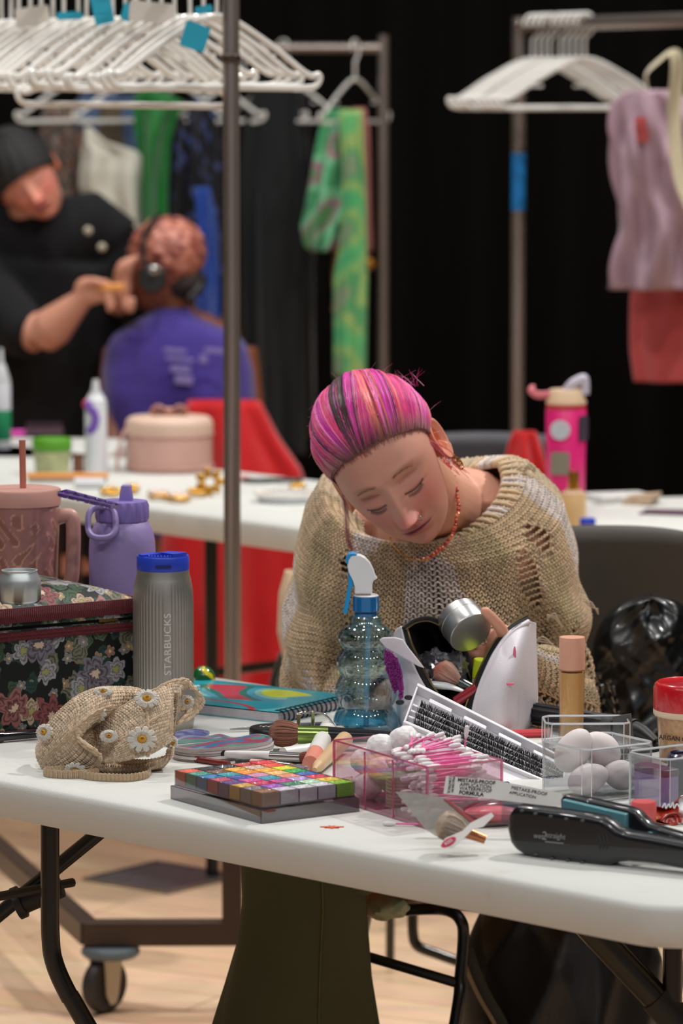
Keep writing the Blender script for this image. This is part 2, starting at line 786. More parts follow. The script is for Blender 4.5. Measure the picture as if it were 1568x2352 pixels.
def hanger_paths(W=.42, H=.118, hook=.1):
    """plastic tube hanger in its own plane: x across, z up, rail point at z 0"""
    zt = -hook
    zb = zt - H
    r = .018
    body = spline([(0, 0, zt), (.10, 0, zt - H * .36), (W / 2 - .03, 0, zt - H * .8), (W / 2 - .004, 0, zb + .022), (W / 2 - .008, 0, zb + .006), (W / 2 - .03, 0, zb), (.1, 0, zb), (0, 0, zb),
                   (-.1, 0, zb), (-W / 2 + .03, 0, zb), (-W / 2 + .008, 0, zb + .006), (-W / 2 + .004, 0, zb + .022), (-W / 2 + .03, 0, zt - H * .8), (-.10, 0, zt - H * .36)], 72, True)
    hk = [(0, 0, zt - .002), (0, 0, zt + .03), (.003, 0, -.055), (.016, 0, -.038)]
    for k in range(9):
        a = math.radians(-40 + k * 27)
        hk.append((.018 * math.cos(a) * 1.05, 0, -.018 + .02 + .018 * math.sin(a) - .002))
    hk = [(0, 0, zt - .002), (0, 0, zt + .03), (.002, 0, -.05), (.014, 0, -.04), (.0215, 0, -.022), (.020, 0, -.006), (.011, 0, .0045), (-.001, 0, .0075), (-.013, 0, .003), (-.02, 0, -.008), (-.0215, 0, -.02)]
    return body, hk


def make_hanger(mat, W=.42, thick=.0056):
    t = thing('clothes_hanger', '', 'hanger')
    body, hk = hanger_paths(W)
    g = G()
    g.tube(body, thick, 8, closed=True, flat=(1.0, .8))
    for s_ in (-1, 1):   # strap notches and inner bar ends
        g.box((s_ * W * .26, 0, -.1 - .118 * .52 - .004), (.012, .006, .007))
        g.box((s_ * W * .40, 0, -.1 - .118 - .004), (.03, .006, .005))
    g.build('hanger_body', mat, t)
    g = G()
    g.tube(spline(hk, 36), .0034, 8)
    g.build('hook', mat, t)
    return t


hg_w = make_hanger(M_white_pl)
hg_used = [False]


def put_hanger(loc, rz, label, group=None, tilt=0, src=hg_w):
    if src is hg_w and not hg_used[0]:
        o = src
        hg_used[0] = True
    else:
        o = copy_tree(src)
    o.location = loc
    o.rotation_euler = (0, tilt, rz)
    o['label'] = label
    if group:
        o['group'] = group
    elif 'group' in o:
        del o['group']
    return o


# --- front rack (chrome pole through the picture)
P = PZ(536, 2108, .16)
Pc = PZ(206, 2122, .15)
ed = (Vector((P.x, P.y, 0)) - Vector((Pc.x, Pc.y, 0)))
ld = Vector((-.29, .957, 0))        # long direction, away to the left
rk = thing('garment_rack', 'rolling garment rack with the near chrome pole and bronze wheeled base', 'clothes rack', (P.x, P.y, 0))
pc = Vector((Pc.x - P.x, Pc.y - P.y, 0))
RTOP = 1.765
c2 = pc + ld * 1.40                # far corner of the Z-shaped base
far = c2 - ed                      # foot of the far pole
rd = far.normalized()
LRK = far.length
e1 = ed.normalized()
Rb = Matrix((e1, Vector((-e1.y, e1.x, 0)), Vector((0, 0, 1)))).transposed()
Rl = Matrix((ld, Vector((-ld.y, ld.x, 0)), Vector((0, 0, 1)))).transposed()
for q in (Vector((0, 0, 0)), far):
    g = G()
    g.tube([q + Vector((0, 0, .12)), q + Vector((0, 0, RTOP - .02))], .0142, 24)
    g.build('pole', M_chrome, rk)
    g = G()
    g.box(q + Vector((-.002, 0, .33)), (.034, .034, .36), R=Rb)
    g.build('pole_socket', M_rackbrown, rk, bevel=.002)
g = G()
g.lathe([(.0148, 1.600), (.0166, 1.602), (.0166, 1.612), (.0148, 1.614)], 24)
g.build('pole_collar', M_rackbrown, rk)
g = G()
g.tube([Vector((0, 0, RTOP)) - rd * .05, Vector((0, 0, RTOP)) + rd * (LRK + .05)], .0125, 20)
g.build('rail', M_chrome, rk)
L1 = pc.length
for q, sg in ((pc, 1), (c2, -1)):
    g = G()
    g.box(q + e1 * sg * (L1 / 2 + .035) + Vector((0, 0, .135)), (L1 + .09, .032, .042), R=Rb)
    g.build('end_bar', M_rackbrown, rk, bevel=.002)
    caster(rk, q.x + e1.x * sg * .035, q.y + e1.y * sg * .035, .112, ang=.9)
    q2 = q + e1 * sg * (L1 + .07)
    caster(rk, q2.x, q2.y, .112, ang=2)
g = G()
g.box(pc + ld * .70 + Vector((0, 0, .134)), (1.40, .032, .040), R=Rl)
g.build('base_bar', M_rackbrown, rk, bevel=.002)

# hangers on it
n = 32
for i in range(n):
    f = i / (n - 1)
    d = .045 + 1.25 * f ** .95 + rnd.uniform(-.008, .008)
    loc = Vector((P.x, P.y, RTOP + .0125)) + rd * d
    rz = math.radians(38 + rnd.uniform(-5, 5))
    put_hanger(loc, rz, 'white plastic tube hanger in the packed row behind the near chrome pole', 'white hangers packed on the near rack', tilt=rnd.uniform(-.02, .02))
# one that sits lower and crooked
lo = put_hanger(Vector((P.x, P.y, RTOP + .0125 - .03)) + rd * .5, math.radians(28), 'white hanger hanging lowest in the packed row, its long bar showing below the rest', tilt=.012)
lo.location = Vector((P.x, P.y, RTOP - .018)) + rd * .33
# cards on the hangers
tags = [((235, 22), (46, 66), 'teal', .25, 'bright teal printed size tag standing up among the white hangers'),
        ((292, 28), (24, 40), 'teal', -.3, 'small round-ended teal tag right of the printed teal one'),
        ((75, 38), (80, 44), 'white', .15, 'pale grey card tag at the left end of the hanger row'),
        ((350, 28), (110, 46), 'white', -.1, 'wide pale card over the hangers left of the pole'),
        ((468, 22), (42, 18), 'teal', .2, 'teal tag at the hanger neck beside the chrome pole'),
        ((448, 84), (60, 60), 'teal', -.35, 'teal tag hanging inside the hanger next to the pole'),
        ((440, 74), (30, 54), 'white', -.35, 'pale tag in front of the teal one beside the pole'),
        ((160, 36), (60, 18), 'teal', .05, 'dark teal strip of tags low between the left hangers')]
for (cx, cy), (wp, hp), cl, rot, lab in tags:
    kx = (cx - 784) / FPX            # where the rail passes this line of sight
    dd_ = (kx * P.y - P.x) / (rd.x - kx * rd.y)
    Yt = P.y + rd.y * dd_ - (.16 if cl == 'teal' else .12)
    q = PY(cx, cy, Yt)
    s_ = Yt / FPX
    g = G()
    out = rrect(-wp * s_ / 2, wp * s_ / 2, -hp * s_ / 2, hp * s_ / 2, .004, 3)
    g.prism(out, -.0008, .0008, R=rotm(math.pi / 2, 0, 0) @ rotm(0, 0, rot * .9))
    tt = thing('size_tag', lab, 'tag', q, math.radians(20))
    g.build('tag_card', M_teal if cl == 'teal' else M_tagwhite, tt, smooth=False)
    if cx == 235:
        for k in range(4):
            text_on('SIZE M' if k == 1 else '- - - -', 'tag_print', pm('dark_print', (20, 70, 90), .7), tt, .008, (0, -.0015, .017 - k * .011), (math.pi / 2, 0, 0))
            if k == 1:
                bpy.data.objects.remove(tt.children[-1])

# --- second rack (far, behind): pole at x 880
Y2 = 10.95
Q = PY(880, 110, Y2)
z2 = Q.z
r2 = thing('garment_rack', 'far garment rack whose right pole stands beside the hanging green piece', 'clothes rack', (Q.x, Y2, 0))
d2 = Vector((-.995, .10, 0)).normalized()
g = G()
g.tube([(0, 0, .1), (0, 0, z2 + .035)], .0145, 18)
g.build('pole', M_chrome, r2)
g = G()
g.tube([d2 * 1.75 + Vector((0, 0, .1)), d2 * 1.75 + Vector((0, 0, z2 + .035))], .0145, 18)
g.build('pole', M_chrome, r2)
g = G()
g.tube([(0, 0, z2), d2 * 1.75 + Vector((0, 0, z2))], .0130, 18)
g.build('rail', M_chrome, r2)
g = G()
g.box(d2 * .875 + Vector((0, 0, .11)), (1.75, .035, .035), R=frame_to((0, 0, 1), Vector((0, 1, 0))) @ rotm(0, 0, 0))
g.build('base_bar', M_rackbrown, r2, bevel=.002)
for e_ in (0, 1.75):
    g = G()
    g.box(d2 * e_ + Vector((0, 0, .11)), (.035, .5, .035))
    g.build('end_bar', M_rackbrown, r2, bevel=.002)
    for y_ in (-.22, .22):
        caster(r2, d2.x * e_, d2.y * e_ + y_, .092)

# --- third rack (right)
Q3 = PY(1192, 58, 9.75)
z3 = Q3.z
r3 = thing('garment_rack', 'chrome garment rack at right with blue tape on its pole', 'clothes rack', (Q3.x, Q3.y, 0))
d3 = Vector((.39, -.92, 0)).normalized()
g = G()
g.tube([(0, 0, .1), (0, 0, z3 + .02)], .0165, 20)
g.build('pole', M_chrome, r3)
g = G()
g.tube([d3 * 1.5 + Vector((0, 0, .1)), d3 * 1.5 + Vector((0, 0, z3 + .02))], .0165, 20)
g.build('pole', M_chrome, r3)
g = G()
g.tube([Vector((0, 0, z3)), d3 * 1.5 + Vector((0, 0, z3))], .0165, 20)
g.build('rail', M_chrome, r3)
g = G()
g.ell((0, -.02, z3 + .0), .013, 12, 8)
g.build('rail_bolt', M_chrome, r3)
g = G()
z0, z1 = PY(1192, 483, 9.75).z, PY(1192, 352, 9.75).z
g.tube([(0, 0, z0), (0, 0, z1)], .0172, 20)
g.build('blue_tape', pm('blue_painters_tape', (10, 118, 190), .6), r3)
g = G()
R3 = Matrix((d3, Vector((-d3.y, d3.x, 0)), Vector((0, 0, 1)))).transposed()
g.box(d3 * .75 + Vector((0, 0, .11)), (1.5, .035, .035), R=R3)
g.build('base_bar', M_rackbrown, r3, bevel=.002)
for e_ in (0, 1.5):
    g = G()
    g.box(d3 * e_ + Vector((0, 0, .11)), (.035, .5, .035), R=R3)
    g.build('end_bar', M_rackbrown, r3, bevel=.002)
    for y_ in (-.22, .22):
        q = d3 * e_ + Vector((-d3.y, d3.x, 0)) * y_
        caster(r3, q.x, q.y, .092)
for i in range(9):
    d = .075 + i * .034 + (.018 if i > 3 else 0)
    loc = Vector((Q3.x, Q3.y, z3 + .0165)) + d3 * d
    put_hanger(loc, math.radians(8 + rnd.uniform(-3, 3)), 'empty white hanger in the bunch at the left end of the right-hand rail', 'empty white hangers on the right rack')

# ------------------------------------------------------------------ garments


def garment(name, rows, Y, mat, label, cat, dep=.05, folds=7, amp=.012, seed=0, group=None, rz=0, cfn=None, parent_parts=None, closed_top=False, seg=72, shear=2):
    """hanging cloth: rows of (z px, x left px, x right px) seen at distance Y, made a real closed fold of cloth"""
    rr = random.Random(seed)
    ph = [rr.uniform(0, 6.28) for _ in range(4)]
    ys = [r[0] for r in rows]
    top = PY((rows[0][1] + rows[0][2]) / 2, rows[0][0], Y)
    t = thing(name, label, cat, top, rz, group)

    def fn(u, v):
        yy = ys[0] + (ys[-1] - ys[0]) * v
        xl = interp(yy, ys, [r[1] for r in rows])
        xr = interp(yy, ys, [r[2] for r in rows])
        a = PY(xl, yy, Y)
        b = PY(xr, yy, Y)
        cx = (a.x + b.x) / 2 - top.x
        hw = (b.x - a.x) / 2
        an = 2 * math.pi * u
        k = min(1, v * 4 + .15) * amp
        q = math.sin(folds * an + ph[0] + shear * v) + .6 * math.sin(folds * 1.7 * an + ph[1] - shear * 1.5 * v) * .7
        q2 = math.sin(2.3 * an + ph[2] + v * 4)
        dd = dep * (.35 + .65 * min(1, v * 3))
        ca, sa = math.cos(an), math.sin(an)
        return Vector((cx + ca * (hw + k * .4 * q), sa * (dd + k * q + k * .6 * q2), a.z - top.z))
    g = G()
    g.grid(fn, seg, 40, wu=True, cfn=(lambda u, v: cfn(u, v)) if cfn else None)
    g.build('cloth', mat, t, angle=80, solid=.0015)
    return t


def fabric(name, c, **k):
    k.setdefault('sheen', .3)
    return pm(name, c, k.pop('rough', .85), bump=.3, bscale=250, spec=.25, **k)


def mottle(cols, seed, fu=6, fv=5):
    rr = random.Random(seed)
    ph = [rr.uniform(0, 6) for _ in range(8)]

    def f(u, v):
        a = math.sin(fu * 6.28 * u + ph[0] + 3 * math.sin(fv * v * 3 + ph[1])) + math.sin(fv * 6.28 * v + ph[2] + 2 * math.sin(fu * 5 * u + ph[3]))
        b = math.sin(fu * 11 * u + ph[4] + fv * 7 * v) * .6
        x = (a + b + 2.6) / 5.2 * len(cols)
        return cols[int(max(0, min(len(cols) - 1, x)))]
    return f


def dress_hanger(px, py, Y, rz, label, zr=None):
    q = PY(px, py, Y)
    return put_hanger(q, rz, label)


# green tie-dye piece and its neighbours beside the far pole
dress_hanger(815, 98, 10.91, math.radians(62), 'white hanger carrying the green tie-dye piece beside the far pole')
garment('tie_dye_blouse', [(250, 748, 800), (300, 735, 822), (400, 715, 832), (470, 705, 825), (520, 696, 790), (565, 705, 770), (576, 720, 755)], 10.87,
        attrmat('tie_dye_cloth', .8, bump=.2, sheen=.2, nscale=25), 'short green tie-dye top with pink patches, hanging left of the long green scarf', 'top', dep=.05, seed=3, amp=.016,
        cfn=mottle([(58, 130, 92), (70, 160, 104), (120, 200, 150), (160, 120, 130), (84, 150, 92)], 4, 2, 2))
garment('tie_dye_scarf', [(252, 778, 832), (400, 790, 838), (560, 782, 842), (640, 768, 845), (760, 770, 842), (868, 770, 838)], 10.79,
        attrmat('tie_dye_cloth'), 'long green and yellow tie-dye scarf hanging to the pink hair', 'scarf', dep=.02, seed=5, folds=5, amp=.008,
        cfn=mottle([(70, 170, 110), (96, 180, 110), (150, 182, 104), (84, 160, 100), (128, 150, 116)], 8, 1, 4))
garment('pink_scarf', [(248, 808, 840), (300, 828, 846), (450, 834, 849), (560, 838, 852), (578, 842, 851)], 10.95, fabric('dusty_pink_cloth', (172, 104, 98)),
        'narrow dusty pink scarf hanging between the green scarf and far pole', 'scarf', dep=.02, seed=6, amp=.004)
g = G()
for k in range(11):
    q = PY(772 + 2 * math.sin(k), 560 + k * 15, 10.89)
    g.ell(q, .011, 10, 6)
o = g.build('bead_string', pm('amber_beads', (176, 110, 22), .3, .3), None)
tag(o, 'string of amber beads hanging under the green tie-dye top', 'beads')
g = G()
q = PY(847, 606, 10.95)
g.tube([q + Vector((0, 0, .03)), q + Vector((0, 0, .0))], .002, 6)
g.lathe([(0, -.016), (.014, -.012), (.016, 0), (.012, .012), (.004, .018), (0, .019)], 16, q)
tag(g.build('orange_bell', pm('amber_beads', (176, 110, 22)), None), 'small orange bell at the end of the pink sash', 'ornament')

# black coats
blk = fabric('black_wool', (20, 22, 23), sheen=.1)
dress_hanger(650, 98, 11.01, math.radians(-38), 'white hanger with a black coat just right of the near chrome pole')
garment('black_coat', [(185, 590, 680), (260, 565, 690), (420, 556, 700), (700, 560, 698), (900, 566, 702), (1040, 570, 704)], 11.01, blk,
        'long black coat hanging right of the near chrome pole', 'coat', dep=.09, seed=11, folds=5, amp=.02)
garment('black_dress', [(205, 610, 700), (300, 600, 705), (560, 640, 716), (1000, 650, 722)], 11.20, fabric('charcoal_cloth', (16, 19, 19)),
        'black dress hanging between the black coat and green top', 'dress', dep=.07, seed=12, folds=6, amp=.018)
# left of the pole
hx = [(190, 30, 'white hanger at the far left of the back rail, above the patterned shirt'), (305, 40, 'white hanger over the pale blue shirt on the back rail'),
      (380, -32, 'white hanger holding the green dress on the back rail'), (455, -25, 'white hanger over the dark floral dress on the back rail'), (560, 32, 'white hanger half hidden by the near chrome pole')]
for px, a, lab in hx:
    dress_hanger(px, 98, 11.05, math.radians(a), lab)
garment('patterned_shirt', [(240, 100, 175), (300, 92, 185), (420, 100, 190), (520, 105, 190)], 11.07, attrmat('print_cloth', .8, bump=.2, nscale=25), 'multicoloured patterned shirt hanging beside the standing artist\'s head', 'shirt', dep=.05, seed=13,
        cfn=mottle([(80, 70, 66), (120, 110, 104), (60, 76, 60), (150, 96, 76), (44, 40, 52), (168, 158, 150)], 14, 9, 9))
garment('denim_shirt', [(215, 190, 318), (250, 160, 330), (330, 160, 335), (420, 165, 335)], 11.11, fabric('washed_denim', (72, 92, 124)), 'pale blue denim shirt hanging behind the cream blouse', 'shirt', dep=.06, seed=15)
garment('brown_vest', [(235, 232, 272), (300, 228, 280), (380, 230, 282)], 11.05, fabric('olive_brown_cloth', (88, 74, 52)), 'olive brown strip of cloth between the cream blouse and denim shirt', 'vest', dep=.03, seed=16)
garment('cream_blouse', [(292, 196, 206), (325, 192, 240), (352, 186, 330), (400, 178, 330), (430, 176, 330), (520, 225, 330), (600, 250, 332)], 10.95, fabric('cream_satin', (196, 192, 178), rough=.5),
        'cream satin blouse with a pointed collar hanging on the back rail', 'blouse', dep=.06, seed=17, folds=4, amp=.02)
garment('green_dress', [(208, 318, 372), (240, 308, 428), (270, 312, 400), (330, 320, 382), (440, 322, 378), (640, 320, 382)], 10.93, fabric('emerald_satin', (6, 104, 36), rough=.5),
        'emerald green dress hanging behind the capped head', 'dress', dep=.05, seed=18, folds=4, amp=.018)
garment('navy_teal_skirt', [(260, 362, 400), (400, 360, 392), (660, 355, 392)], 11.01, fabric('navy_teal_cloth', (12, 34, 52)), 'dark teal strip of skirt right of the green dress', 'skirt', dep=.04, seed=19)
garment('floral_dress', [(232, 400, 490), (300, 398, 505), (500, 392, 508), (720, 396, 512)], 10.97, attrmat('print_cloth'), 'black dress printed with blue flowers hanging left of the near pole', 'dress', dep=.06, seed=20, amp=.02,
        cfn=mottle([(8, 8, 14), (8, 8, 14), (14, 14, 20), (8, 8, 14), (8, 8, 14), (10, 12, 24), (76, 90, 150), (8, 8, 14), (8, 8, 14)], 21, 7, 9))
garment('blue_satin_skirt', [(430, 448, 482), (520, 455, 494), (620, 452, 498), (740, 450, 500)], 10.87, fabric('royal_blue_satin', (16, 62, 150), rough=.4), 'royal blue satin skirt in front of the dark floral dress', 'skirt', dep=.03, seed=22, folds=5)
garment('ochre_skirt', [(690, 476, 512), (760, 474, 516)], 11.05, fabric('ochre_cloth', (150, 116, 50)), 'ochre hem showing beside the pole behind the purple shirt', 'skirt', dep=.03, seed=23)

# right rack clothes
M_lil = fabric('lilac_satin', (166, 138, 150), rough=.38, sheen=.1)
garment('lilac_top', [(206, 1440, 1540), (235, 1406, 1600), (300, 1404, 1640), (430, 1416, 1640), (520, 1424, 1650), (560, 1416, 1650), (620, 1405, 1655), (664, 1402, 1660)], 9.1, M_lil,
        'dusty lilac satin top hanging at the right edge', 'top', dep=.06, seed=31, folds=6, amp=.026, seg=130, shear=7)
garment('coral_shorts', [(560, 1458, 1640), (700, 1452, 1640), (800, 1452, 1640), (876, 1460, 1650)], 9.22, fabric('coral_cloth', (178, 72, 72)),
        'coral red skirt hanging below the lilac top', 'skirt', dep=.04, seed=32, folds=4, amp=.012)
garment('coral_camisole', [(268, 1458, 1480), (300, 1460, 1488), (328, 1466, 1490)], 9.02, fabric('coral_cloth', (178, 72, 72)), 'small coral patch of cloth at the neck of the lilac top', 'camisole', dep=.012, seed=33, amp=.003)
# cream strap looped over the hanger
g = G()
pts = [PY(1486, 205, 8.96), PY(1484, 170, 8.96), PY(1512, 140, 8.95), PY(1545, 118, 8.94), PY(1556, 150, 8.93), PY(1548, 250, 8.93), PY(1552, 340, 8.93), PY(1566, 420, 8.93), PY(1600, 500, 8.93)]
g.tube(spline(pts, 50), .023, 12, flat=(1, .12), up=(0, 1, 0))
t = thing('cream_bag_strap', 'wide cream fabric strap looped over the lilac top\'s hanger', 'strap')
g.build('strap', fabric('cream_canvas', (204, 192, 160)), t, angle=80)
# ------------------------------------------------------------------ things on the near table, left half


def at_table(px, py, dz=0):
    q = PZ(px, py)
    return Vector((q.x, q.y, TZ + dz))


# --- floral sewing box
FBL = PZ(0, 1697)
FBR = PZ(318, 1664)
ax = (FBR - FBL)
fang = math.atan2(ax.y, ax.x)
FW, FD, FH = .36, .20, .168
fb = thing('sewing_box', 'black floral fabric sewing box with burgundy braid trim, at the table\'s left', 'sewing box', (FBR.x, FBR.y, TZ), fang)
# local: x -FW..0, y 0..FD


def floral_mat():
    """flowers, leaves and sprigs scattered over near-black cloth (voronoi scattered rosettes)"""
    m = bpy.data.materials.new('black_floral_cotton')
    m.use_nodes = True
    nt = m.node_tree
    b = nt.nodes['Principled BSDF']
    N, L = nt.nodes.new, nt.links.new

    def math_(op, a, bb=None, clamp=False):
        n = N('ShaderNodeMath')
        n.operation = op
        n.use_clamp = clamp
        for i, x in enumerate((a, bb)):
            if x is None:
                continue
            if isinstance(x, (int, float)):
                n.inputs[i].default_value = x
            else:
                L(x, n.inputs[i])
        return n.outputs[0]

    def mix(f, a, c):
        n = N('ShaderNodeMix')
        n.data_type = 'RGBA'
        L(f, n.inputs[0])
        for i, x in ((6, a), (7, c)):
            if isinstance(x, tuple):
                n.inputs[i].default_value = rgba(x)
            else:
                L(x, n.inputs[i])
        return n.outputs[2]
    uv = N('ShaderNodeUVMap')
    base = (14, 17, 16)
    cur = None

    def layer(scale, off, petals, r0, cols, core, rnd_, edge=.25, keep=.8, distort=.02):
        """rosettes: angular petals around voronoi cell points"""
        nonlocal cur
        mp = N('ShaderNodeMapping')
        mp.inputs['Location'].default_value = (*off, 0)
        mp.inputs['Scale'].default_value = (scale, scale, 1)
        L(uv.outputs[0], mp.inputs['Vector'])
        nz = N('ShaderNodeTexNoise')
        nz.inputs['Scale'].default_value = 3
        L(mp.outputs[0], nz.inputs['Vector'])
        sub = N('ShaderNodeVectorMath')
        sub.operation = 'SUBTRACT'
        L(nz.outputs['Color'], sub.inputs[0])
        sub.inputs[1].default_value = (.5, .5, .5)
        sc = N('ShaderNodeVectorMath')
        sc.operation = 'SCALE'
        L(sub.outputs[0], sc.inputs[0])
        sc.inputs['Scale'].default_value = distort * 10
        ad = N('ShaderNodeVectorMath')
        L(mp.outputs[0], ad.inputs[0])
        L(sc.outputs[0], ad.inputs[1])
        vo = N('ShaderNodeTexVoronoi')
        vo.voronoi_dimensions = '2D'
        vo.inputs['Scale'].default_value = 1
        vo.inputs['Randomness'].default_value = rnd_
        L(ad.outputs[0], vo.inputs['Vector'])
        d = N('ShaderNodeVectorMath')
        d.operation = 'SUBTRACT'
        L(ad.outputs[0], d.inputs[0])
        L(vo.outputs['Position'], d.inputs[1])
        sp = N('ShaderNodeSeparateXYZ')
        L(d.outputs[0], sp.inputs[0])
        an = math_('ARCTAN2', sp.outputs[1], sp.outputs[0])
        pet = math_('ABSOLUTE', math_('SINE', math_('MULTIPLY', an, petals / 2)))
        rr_ = math_('MULTIPLY', math_('ADD', math_('MULTIPLY', pet, .42), .58), r0)
        dist = vo.outputs['Distance']
        inside = math_('LESS_THAN', dist, rr_)
        sep = N('ShaderNodeSeparateColor')
        L(vo.outputs['Color'], sep.inputs[0])
        on = math_('LESS_THAN', sep.outputs[0], keep)
        fac = math_('MULTIPLY', inside, on)
        rel = math_('DIVIDE', dist, rr_, True)
        ring = math_('ABSOLUTE', math_('SINE', math_('MULTIPLY', rel, 9.0)))
        ca = mix(sep.outputs[1], cols[0], cols[1])
        ca2 = mix(math_('GREATER_THAN', sep.outputs[2], .5), ca, cols[2])
        dark = mix(math_('MULTIPLY', ring, .75), tuple(int(x * .45) for x in cols[0]), ca2)
        cc = mix(math_('LESS_THAN', rel, edge), dark, core)
        cur = mix(fac, cur if cur is not None else base, cc)
    greens = [(56, 84, 62), (96, 110, 84), (40, 70, 66)]
    layer(38, (.3, .1), 2, .55, greens, (120, 130, 100), 1, edge=.12, keep=.62, distort=.05)
    layer(26, (.7, .9), 3, .50, [(66, 96, 66), (110, 122, 92), (130, 124, 104)], (70, 90, 70), 1, edge=.1, keep=.6, distort=.04)
    layer(46, (.1, .4), 5, .36, [(190, 168, 136), (176, 120, 110), (150, 150, 156)], (200, 180, 120), 1, edge=.3, keep=.5)
    layer(24, (1.3, .5), 6, .42, [(206, 182, 148), (196, 158, 140), (170, 172, 180)], (150, 150, 84), .9, edge=.28, keep=.55, distort=.03)
    layer(15, (.2, .65), 7, .40, [(150, 76, 78), (198, 156, 146), (126, 130, 142)], (202, 176, 150), .8, edge=.22, keep=.62, distort=.035)
    L(cur, b.inputs['Base Color'])
    b.inputs['Roughness'].default_value = .55
    b.inputs['Specular IOR Level'].default_value = .3
    return m


def boxuv(o, s=1.0):
    me = o.data
    uvl = me.uv_layers.new(name='UVMap')
    for p in me.polygons:
        n = p.normal
        for li in p.loop_indices:
            c = me.vertices[me.loops[li].vertex_index].co
            if abs(n.z) > .5:
                uvl.data[li].uv = (c.x * s, c.y * s)
            elif abs(n.x) > abs(n.y):
                uvl.data[li].uv = (c.y * s, c.z * s)
            else:
                uvl.data[li].uv = (c.x * s, c.z * s)


M_floral = floral_mat()
g = G()
g.box((-FW / 2, FD / 2, .006 + (FH - .036) / 2), (FW, FD, FH - .036))
o = g.build('box_body', M_floral, fb, smooth=False, bevel=.004)
boxuv(o)
# padded lid, domed


def lidf(u, v):
    x = -FW - .004 + (FW + .008) * u
    y = -.004 + (FD + .008) * v
    e = min(u, 1 - u, v, 1 - v)
    z = FH - .006 + .024 * (1 - (1 - min(1, e * 3.2)) ** 2.4)
    return Vector((x, y, z))


g = G()
g.grid(lidf, 40, 30)
g.box((-FW / 2, FD / 2, FH - .016), (FW + .006, FD + .006, .02))
o = g.build('box_lid', M_floral, fb, angle=60)
boxuv(o)
M_braid = pm('burgundy_braid', (108, 26, 38), .55, var=.45, scale=700, bump=1, bscale=900)


def wrap_trim(g, z, rw, step, thick):
    """cord wound around an edge: many short slanted wraps"""
    x = -FW - .002
    while x < .002:
        g.tube([(x - .001, -.0035 - thick, z - rw), (x, -.0055 - thick, z), (x + .001, -.0035 - thick, z + rw)], thick, 5, cap=False)
        x += step
    y = 0
    while y < FD:
        g.tube([(.0035 + thick, y - .001, z - rw), (.0055 + thick, y, z), (.0035 + thick, y + .001, z + rw)], thick, 5, cap=False)
        y += step


g = G()
wrap_trim(g, FH - .012, .0085, .0030, .0017)
g.box((-FW / 2, -.003, FH - .012), (FW, .004, .019))
g.box((.003, FD / 2, FH - .012), (.004, FD, .019))
g.build('lid_trim', M_braid, fb)


def plait(g, z, amp=.0022, wl=.0075, r=.0019, y0=-.004):
    for ph in (0, 2.1, 4.2):
        for horiz in (0, 1):
            Lh = FW if horiz == 0 else FD
            n = int(Lh / wl * 8)
            pts = []
            for k in range(n + 1):
                s_ = -Lh + Lh * k / n if horiz == 0 else Lh * k / n
                a = 2 * math.pi * (k / 8) + ph
                zz = z + amp * math.sin(a)
                dd = .0011 * math.cos(2 * a)
                pts.append((s_, y0 - dd, zz) if horiz == 0 else (-y0 + dd, s_, zz))
            g.tube(pts, r, 5, cap=False)


for z in (FH - .0365, .0055):
    g = G()
    plait(g, z)
    plait(g, z - .0045, y0=-.0035)
    g.build('braid_trim', M_braid, fb)
g = G()
g.box((-FW / 2, FD / 2, FH - .027), (FW - .004, FD - .004, .008))
g.build('lid_gap', pm('dark_lining', (20, 10, 12), .9), fb, smooth=False)
g = G()
g.box((-.045, -.001, FH - .028), (.028, .003, .004))
g.build('clasp', pm('aged_brass', (120, 96, 50), .4, .8), fb)

# packet on the lid
q = PY(70, 1345, 4.62)
pk = thing('plastic_packet', 'lilac makeup packet in clear plastic lying on the floral box lid', 'packet', (FBR.x, FBR.y, TZ + FH + .019), fang)
xo = -.285


def pkf(u, v, dz=0):
    return Vector((xo - .12 + .21 * u + .02 * (v - .5), .03 + .085 * v, .003 + dz + .004 * math.sin(u * 7 + v * 3) * math.sin(3.1 * v) + .006 * v))


g = G()
g.grid(lambda u, v: pkf(u, v, .003), 20, 8)
g.grid(lambda u, v: pkf(u, v, -.002), 20, 8)
g.build('clear_sleeve', clear('clear_film', (240, 240, 245), .18, .12, .7), pk, solid=.0003)
g = G()
g.grid(lambda u, v: pkf(.06 + u * .82, .08 + v * .8, .0005), 12, 6)
g.build('lilac_insert', pm('lilac_card', (190, 150, 200), .45), pk, solid=.0015)
g = G()
g.tube([pkf(.0, .05), pkf(.9, .05)], .0025, 8)
g.build('dark_edge_seal', pm('dark_plum_plastic', (44, 30, 40), .3), pk)

# small silver can on the lid
q = PY(45, 1337, 4.80)
can = thing('drink_can', 'short silver can standing on the floral box beside the pink tumbler', 'can', (q.x, q.y, TZ + FH + .019))
g = G()
Rc = .0265
g.lathe([(0, 0), (.022, 0), (Rc, .004), (Rc, .026), (Rc - .001, .030), (.0225, .036), (.0215, .0385), (.0225, .040), (.0225, .0405), (.0205, .0405), (.0195, .037), (0, .036)], 40)
g.build('can_body', attrmat('can_print', .35, nscale=80, metal=.6), can, angle=50)
for v in can.children[0].data.vertices:
    pass
at = can.children[0].data.color_attributes.new('Col', 'FLOAT_COLOR', 'POINT')
arr = []
for v in can.children[0].data.vertices:
    a = math.atan2(v.co.y, v.co.x)
    c = (196, 204, 204) if v.co.z > .026 or math.sin(a * 5) > -.2 else (90, 78, 66)
    arr += rgba(c)
at.data.foreach_set('color', arr)
g = G()
g.ell((0, -.004, .0375), (.008, .005, .001), 14, 6)
g.build('pull_tab', M_chrome, can)

